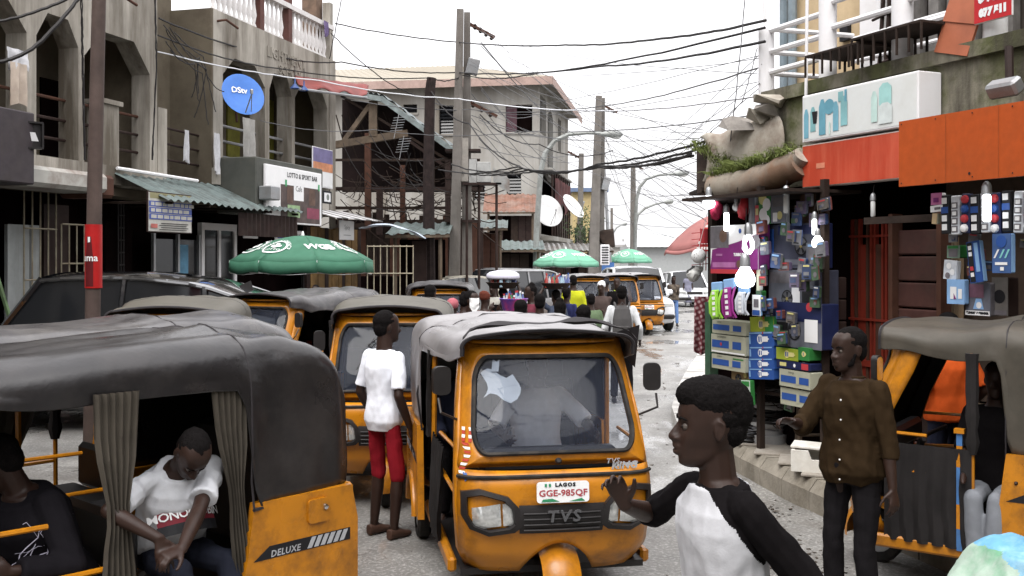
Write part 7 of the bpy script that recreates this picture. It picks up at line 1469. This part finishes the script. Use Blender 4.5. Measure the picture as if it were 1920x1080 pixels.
D_ = sit('driver in black hoodie with pale lightning pattern in the nearest rickshaw', TC_, .12, -.10, .64, 18, H=1.74, vox=.010, hair='short', shirt=HOOD, sleeve=.95, pants=BLKC, lean=(0,-.45), wL=(.25,-.46,.22), wR=(-.28,-.46,.25), girth=1.15, loose=.03, hpitch=30, hyaw=-70)
b = MB()
def bolt(p, d, n, w):
    for k in range(n):
        q = p+d*random.uniform(.6,1.2)+V(random.gauss(0,.01),random.gauss(0,.02),random.gauss(0,.022)); b.tube([p, q], w, 4); 
        if random.random() < .35 and w > .0022: bolt(q, V(d.x,random.gauss(0,.03),random.gauss(-.01,.03)), 3, w*.6)
        p = q
for k in range(9): bolt(D_['sp'](random.uniform(.35,.95))+V(.19,random.uniform(-.12,.12),0), V(0,random.uniform(-.02,.02),-.035), 6, .0024)
b.build('lightning_print', mat('pale_lilac_print', (.40,.38,.46), .7, var=.1), D_['root'])
sit('driver in grey striped tee behind the front windscreen', TA, .08, -.12, .76, 0, H=1.74, vox=.010, hair='short', shirt=C('grey_stripe_tee', (.72,.73,.76)), sleeve=.48, pants=CHAR, wL=(.33,-.42,.26), wR=(-.30,-.42,.26), hyaw=18, hpitch=-4, girth=1.06, fL=(.12,-.52,-.42), fR=(-.12,-.52,-.42))
sit('passenger in navy sleeves sitting in the front rickshaw', TA, -.34, .62, .74, -10, H=1.72, vox=.011, hair='short', shirt=NAVYC, sleeve=.95, pants=BLKC, wR=(-.14,-.34,.16), wL=(.1,-.36,.18), girth=1.05)
sit('passenger in grey jeans with knee out of the khaki rickshaw', TR, .20, -.11, .70, 90, fL=(.05,-.44,-.42), fR=(-.06,-.40,-.42), kL=(0,-1,1), kR=(0,-1,1), H=1.72, vox=.011, hair='short', shirt=BLKC, sleeve=.45, pants=GJEAN, wL=(.2,-.34,.14), wR=(-.14,-.36,.12), loose=.016)
person('person', 'person in bright orange tee behind the khaki rickshaw', (3.52,8.25,0), R(-165), 1.77, vox=.012, hair='short', shirt=C('orange_cotton', (.62,.10,.02)), sleeve=.42, pants=NAVYC, wL=(.28,-.2,1.0), wR=(-.3,-.15,.98), girth=1.05)
def teal(pc, S_): return ((pc[:, 2] < 1.44+.05*np.sin(pc[:, 0]*9)) & (np.abs(pc[:, 0]) < .6)).astype(np.int32)
person('person', 'person at the right edge in blue and pale green patterned top', (1.33,2.42,.0), R(128), 1.80, vox=.0075, hair='buzz', detail=True, hyaw=-50, shirtmats=[C('sky_blue_cloth', (.13,.31,.46), col2=(.26,.44,.55), c2scale=9), C('pale_green_cloth', (.34,.43,.36), col2=(.15,.31,.20), c2scale=7)], shirtfn=teal, sleeve=.5, pants=NAVYC, collar=C('yellow_trim', (.62,.50,.06)), girth=1.22, loose=.03, wL=(.30,-.16,1.05), wR=(-.34,-.1,.9), wr=.016)
# crowd in the middle of the street
def crowd(label, px, Y, H, rz, z=0, **k): return person('person', label, ((px-960)/1920*Y, Y, z), R(rz), H, **({'vox': .016 if Y < 20 else .02, 'detail': False} | k))
crowd('man in lime yellow tee with his back turned', 1075, 21.5, 1.88, 185, shirt=C('lime_yellow_cotton', (.40,.42,.02)), pants=CHAR, sleeve=.45, girth=1.08)
crowd('woman with white head wrap and folded arms', 1128, 21, 1.76, -20, hair='wrap', hairm=C('white_wrap', (.6,.6,.62)), shirt=C('grey_brown_top', (.075,.055,.05)), dress=CHAR, sleeve=.3, wL=(-.1,-.26,1.2), wR=(.1,-.28,1.17))
crowd('man in black jersey with lime trim facing the camera', 1157, 23.5, 1.80, -10, shirt=BLKC, pants=BLKC, sleeve=.42, collar=C('lime_trim', (.40,.55,.06)))
K = crowd('man with grey backpack and white shirt seen from behind', 1166, 15.8, 1.80, 176, shirt=C('pale_shirt', (.52,.53,.54)), pants=CHAR, sleeve=.9, wL=(.27,-.1,.95), wR=(-.28,-.08,.95), vox=.012)
bpk = thing('backpack', 'dark grey backpack worn by the man in white shirt', 'backpack', K['root'].location, K['root'].rotation_euler.z); v = PV(); v.loft([(V(0,.155,.98),.135,.075,V(1,0,0),V(0,1,0)),(V(0,.17,1.10),.15,.09,V(1,0,0),V(0,1,0)),(V(0,.165,1.3),.145,.08,V(1,0,0),V(0,1,0)),(V(0,.145,1.46),.115,.055,V(1,0,0),V(0,1,0)),(V(0,.13,1.51),.06,.03,V(1,0,0),V(0,1,0))], 16, 3)
GBP = C('grey_backpack_fabric', (.075,.072,.072)); v.build('bag', GBP, bpk, .010, smooth=2); v = PV(); v.loft([(V(0,.235,1.0),.11,.04,V(1,0,0),V(0,1,0)),(V(0,.245,1.2),.11,.035,V(1,0,0),V(0,1,0))], 14, 4); v.build('front_pocket', GBP, bpk, .009, smooth=2)
for s in (-1,1): b = MB(); b.tube([V(s*.09,.13,1.47),V(s*.115,.02,1.545),V(s*.12,-.12,1.46),V(s*.13,-.15,1.25),V(s*.14,.06,1.05)], .018, 6); b.build('strap', GBP, bpk, smooth=True)
b = MB(); b.tube([V(-.04,.15,1.50),V(0,.16,1.56),V(.04,.15,1.50)], .009, 5); b.build('top_handle', GBP, bpk)
crowd('woman in multicoloured print top with hair tied up, from behind', 1050, 12.5, 1.70, 172, hair='bun', shirt=C('multicolour_print', (.45,.40,.36), var=.5, scale=14, col2=(.45,.16,.06), c2scale=16), sleeve=.3, pants=NAVYC, girth=1.12)
crowd('woman with long black hair seen from behind the front canopy', 1094, 10.8, 1.72, 178, hair='long', shirt=BLKC, pants=BLKC, girth=1.05)
crowd('man in pale blue shirt with close cropped hair, from behind', 976, 11.8, 1.74, 165, hair='short', shirt=C('pale_blue_cotton', (.30,.44,.60)), pants=CHAR, girth=1.06)
crowd('woman in maroon top with tied hair beside the bottle seller', 997, 16.5, 1.80, -60, hair='bun', shirt=C('maroon_cotton', (.13,.03,.045)), pants=NAVYC, sleeve=.4)
crowd('person in dark blue shirt carrying a dark tray of bottles overhead', 1043, 18.5, 1.66, -150, hair='short', shirt=C('dusky_blue_cotton', (.05,.06,.09)), pants=CHAR, sleeve=.5, wL=(.24,-.05,1.70), eL=(1,0,-.2))
crowd('bottle seller with a white basin on her head in dark wrapper', 943, 18.5, 1.68, 150, hair='wrap', hairm=BLKC, shirt=BLKC, dress=BLKC, sleeve=.4, wR=(-.26,-.08,1.76), eR=(-1,0,-.2))
crowd('short trader with a purple bowl of bottles on her head', 963, 15.2, 1.46, 160, hair='short', shirt=C('dark_brown_top', (.05,.035,.03)), dress=CHAR, sleeve=.3)
crowd('man in pink cap behind the second rickshaw row', 848, 13.6, 1.68, 170, hair='cap', hairm=C('pink_cap', (.36,.11,.13)), shirt=C('grey_check', (.18,.17,.17)), pants=CHAR)
crowd('man lifting a white paper with watch on his wrist', 882, 13.2, 1.80, 60, hair='short', shirt=BLKC, pants=CHAR, sleeve=.45, wL=(.12,-.34,1.52), eL=(.4,.2,-1), wR=(-.05,-.32,1.55), eR=(-.4,.2,-1), vox=.013)
crowd('woman in blue jeans and patterned blouse walking up the empty lane', 1263, 34, 1.68, 5, hair='long', shirt=C('camouflage_blouse', (.11,.09,.07), var=.4, scale=12, col2=(.05,.04,.035), c2scale=9), pants=C('blue_denim', (.10,.17,.34)), sleeve=.8, wL=(.08,-.24,1.2), wR=(-.1,-.25,1.17), fL=(.08,-.14,.08), fR=(-.09,.12,.09))
crowd('woman in grey dress walking far down the street', 1290, 48, 1.62, 0, hair='bun', shirt=C('grey_lilac', (.20,.20,.26)), dress=C('grey_lilac', (.20,.20,.26)), sleeve=.3, vox=.03)
crowd('bald driver inside the third far rickshaw', 1181, 30.9, 1.70, 10, shirt=GJEAN, pants=CHAR, hair='buzz', z=.10, vox=.025)
crowd('dark figure in violet standing under the wooden kiosk', 592, 20.5, 1.70, -10, hair='short', shirt=C('violet_top', (.10,.06,.16)), pants=CHAR, vox=.022)
EX = [('man in dark striped shirt walking away just past the front canopy', 1012, 13.8, 1.74, 170, 'short', (.05,.045,.05)), ('woman in rust red headscarf deep in the crowd', 908, 16.0, 1.70, 150, 'wrap', (.10,.03,.02)), ('boy in washed out green tee in the crowd', 1108, 17.5, 1.62, -160, 'short', (.10,.14,.08)), ('man in off white vest behind the bottle seller', 925, 20.5, 1.76, -20, 'short', (.34,.33,.30)), ('woman in indigo wrapper beside the lime tee', 1062, 19.0, 1.68, 150, 'bun', (.03,.035,.10)), ('man in charcoal cap by the far rickshaws', 1136, 24.5, 1.74, 175, 'cap', (.03,.03,.035)), ('tall man in tan shirt behind the second rickshaw row', 806, 14.8, 1.84, 160, 'short', (.16,.11,.06)), ('woman in faded pink top beside the pink cap', 870, 15.4, 1.69, 170, 'bun', (.28,.12,.13))]
for (lb, px, Y, H_, rz_, hr, c_) in EX: crowd(lb, px, Y, H_, rz_, hair=hr, hairm=HAIR if hr in ('short','bun') else C('cloth_for_'+lb.split()[-1], c_), shirt=C('top_'+str(px), c_), pants=CHAR, sleeve=.42, vox=.018, girth=1.04)
# trays and basins carried on heads
def tray(name, label, px, Y, z, r, h, m, bots, dome=None):
    t = thing(name, label, 'tray', ((px-960)/1920*Y, Y, z)); b = MB(); b.lathe([(r*.72,0),(r*.76,.01),(r,h),(r*1.05,h+.01),(r*1.0,h+.015),(r*.72,.02)], 20); b.build('basin', m, t, smooth=40)
    cols = [mat('bottle_%d' % k, c, .2, var=0, spec=.8) for k, c in enumerate(((.30,.42,.50),(.05,.22,.08),(.35,.05,.04),(.10,.13,.30),(.5,.5,.52)))]
    for k in range(bots):
        a = k*2.39996; q = r*.82*math.sqrt((k+.5)/bots); b = MB(T(q*math.cos(a), q*math.sin(a), .03)); s = random.uniform(.85,1.15); b.lathe([(.03,0),(.032,.12*s),(.012,.18*s),(.012,.21*s)], 8); o = b.build('bottle', cols[k % 5], t, smooth=True); c = MB(b.M); c.lathe([(.014,.21*s),(.014,.235*s)], 8); c.build('bottle_cap', (REDC, BLU, WPRINT)[k % 3], o)
    if dome: b = MB(); b.lathe([(r*.95,.17),(r*1.02,.20),(r*.98,.26),(r*.80,.30),(r*.3,.33),(.01,.335)], 20); b.build('white_lid_basin', dome, t, smooth=60)
    return t
tray('head_basin', 'white domed basin over bottles carried on the seller\'s head', 943, 18.5, 1.69, .30, .10, WOODD, 16, mat('lilac_white_enamel', (.58,.57,.66), .4, var=.05))
tray('purple_bowl', 'purple plastic bowl full of water bottles on the short trader', 963, 15.2, 1.45, .21, .17, mat('purple_plastic', (.10,.04,.30), .35, var=.1, col2=(.40,.05,.20), c2scale=3), 12)
tray('dark_tray', 'dark tray of small bottles raised above the blue shirted person', 1043, 18.5, 1.68, .27, .10, WOODD, 14)
tag(cloth('white_paper', 'folded white paper held up by the man with watch', 'paper', V((890-960)/1920*13.1,13.0,1.72), .12, .15, WPRINT, .01, 1), None)
# ------------------------------------------------------------------ overhead cables
WB = mat('black_cable', (.02,.018,.018), .6, 0, var=0); WW = mat('white_cable', (.62,.63,.66), .5, 0, var=0); WG = mat('grey_thin_cable', (.10,.10,.105), .6, 0, var=0)
def wire(label, pts, r, sagpx=10, m=None, group=None, wob=.004, name='overhead_cable'):
    P = [Pt(*p) for p in pts]; out = []
    for a, b in zip(P, P[1:]): out += sag(a, b, sagpx/1920*(a.y+b.y)/2, 16, wob*(a.y/12))[:-1]
    out.append(P[-1]); b = MB(); b.tube(out, r, 5); return tag(b.build(name, m or WB, None, smooth=True), label, 'cable', group)
G = 'cables strung across the street'
wire('thick black cable curving across the top left corner', [(-20,118,9),(60,92,9.2),(152,-10,9.6)], .018, 6, group=G); wire('second black cable above it at the top left corner', [(-20,44,9),(135,-6,9.4)], .014, 6, group=G)
wire('uppermost twisted cable from the roof balustrade to white balcony post', [(628,44,25),(860,79,26),(1060,84,18),(1240,72,13),(1436,38,10.8)], .016, 4, group=G)
wire('upper black cable from the recess to the mossy parapet', [(298,34,18.2),(500,100,23),(640,116,25),(860,136,26),(1130,124,17),(1434,78,10.8)], .017, 7, group=G)
wire('black cable running just below it past the charred post', [(296,66,18.4),(520,128,23),(808,146,25.4),(868,141,26),(1010,137,20),(1434,52,10.8)], .015, 8, group=G)
wire('single bright white cable strung right across the picture', [(296,97,18.2),(600,151,21),(860,185,22),(1120,208,17),(1420,180,11)], .013, 6, m=WW, group=G)
wire('thin grey line from the dish arch towards the stall roof', [(488,226,21),(700,243,22),(1000,246,20),(1425,214,11.2)], .008, 10, m=WG, group=G)
wire('grey cable crossing in front of the far twin poles', [(640,183,25),(880,205,26),(1120,200,20),(1420,128,11)], .010, 8, m=WG, group=G)
for k, (a, b) in enumerate((((822,318,25.8),(1296,288,11.6)),((866,322,26),(1330,272,11.5)),((846,308,25.8),(1300,292,11.6)),((880,316,26),(1400,238,11.2)))):
    wire(['lowest cable of the thick bundle to the stall roof','second cable of the thick bundle to the stall','third cable of the thick bundle to the stall','cable of the thick bundle ending by white post'][k], [a,(970+10*k,313+3*k,20),(1120,314-2*k,16),b], .017, 9, group=G, wob=.007)
wire('black cable falling from the charred post to the bundle', [(808,170,25.4),(880,232,24),(975,312,20)], .016, 14, group=G); wire('loose cable looping down from the near twin poles', [(900,215,26),(1010,270,30),(1150,282,30)], .016, 16, group=G)
wire('cable climbing from the terrace corner over the beige roof', [(620,62,25.5),(720,150,27),(800,185,28),(850,200,26)], .014, 4, group=G); wire('straight cable from the top of the terrace column', [(640,0,25),(618,110,25.6)], .012, 1, group=G)
wire('dangling flex from the white balcony post to the grassy roll', [(1398,-10,10.9),(1380,180,11),(1365,300,11.2),(1388,338,11.2)], .006, 1, m=WG, group=G); wire('second thin flex hanging beside the white balcony post', [(1420,90,10.9),(1392,190,11),(1330,250,11.5)], .005, 3, m=WG, group=G)
G2_ = 'thin service wires fanning from the line poles'
src = [(902,56,26),(884,122,26),(898,205,26.2),(1140,200,42),(1136,320,42),(1188,312,58)]
dst = [(1425,150,11),(1428,115,11),(1325,315,11.8),(1322,240,11.6),(1322,345,12),(1316,372,12.4),(1320,400,12.6),(1330,262,11.6)]
for i in range(30):
    a = src[i % len(src)]; b = dst[(i*5+i//6) % len(dst)]; wire('thin grey service wire fanning from the line poles to the stall', [(a[0]+random.uniform(-6,6), a[1]+random.uniform(-8,30), a[2]), (b[0]+random.uniform(-8,8), b[1]+random.uniform(-22,22), b[2])], .0045, random.uniform(4,26), m=WG, group=G2_, name='service_wire')
for i in range(14):
    a = src[i % 3]; wire('thin grey service wire crossing before the beige house', [(a[0], a[1]+random.uniform(-10,120), a[2]), (random.choice((1124,1090,1010)), random.uniform(195,400), 43)], .010, random.uniform(6,22), m=WG, group='thin service wires before the beige house', name='service_wire')
for i in range(10):
    wire('thin grey service wire receding between the far poles', [(1126,random.uniform(190,430),42), (1188,random.uniform(315,430),58), (1330,random.uniform(330,470),60)], .012, random.uniform(4,12), m=WG, group='thin service wires down the far street', name='service_wire')
for i in range(7):
    wire('tangled black wire hanging in the recess between the buildings', [(random.uniform(295,330),random.uniform(45,100),18), (random.uniform(360,415),random.uniform(85,140),19.6), (random.uniform(345,425),random.uniform(160,260),19.6)], .010, random.uniform(4,16), group='tangled wires in the building recess', name='service_wire')
for i in range(14):
    wire('tangled dark wire hanging before the timber shed', [(random.uniform(640,800),random.uniform(230,400),27), (random.uniform(700,860),random.uniform(280,420),26.2)], .009, random.uniform(4,22), group='tangled wires before the timber shed', name='service_wire')
for i, px in enumerate((150, 152, 289, 290)): wire('black wire running down the arcade wall corner', [(px+random.uniform(-2,2),-5,15.9 if px < 200 else 18.3),(px+4,120,16 if px < 200 else 18.3),(px+8-12*(px > 200),300,16.1 if px < 200 else 18.4)], .010, 2, group='wires running down the arcade wall', name='service_wire')
for (lb, px, py, Y) in (('fish-bone television aerial above the timber shed', 742, 232, 27.5), ('broken television aerial below the other aerial', 752, 272, 27.6)):
    t = thing('tv_aerial', lb, 'aerial', Pt(px, py, Y)); b = MB(); b.tube([(-.05,0,-.4),(.08,0,.25)], .012, 4); b.build('boom', STEEL, t)
    for k in range(6): b = MB(); b.tube([(-.15+.02*k,-.05,-.2+.07*k),(.17+.02*k,.05,-.16+.07*k)], .008, 4); b.build('element', STEEL, t)

for k, (a, b) in enumerate((((-7,2.2,5.6),(6,3.2,5.0)),((-7,3.4,6.2),(6,1.8,5.4)),((-6,1.0,5.0),(6,4.2,5.5)),((-7,4.6,6.6),(5.5,2.6,4.7)),((-5,.2,4.6),(6,3.6,6.0)))):
    bb = MB(); bb.tube(sag(a, b, .35, 16, .01), .022, 5); tag(bb.build('overhead_cable', WB, None, smooth=True), 'black cable overhead mirrored in the front windscreen', 'cable', 'cables above the front rickshaw')
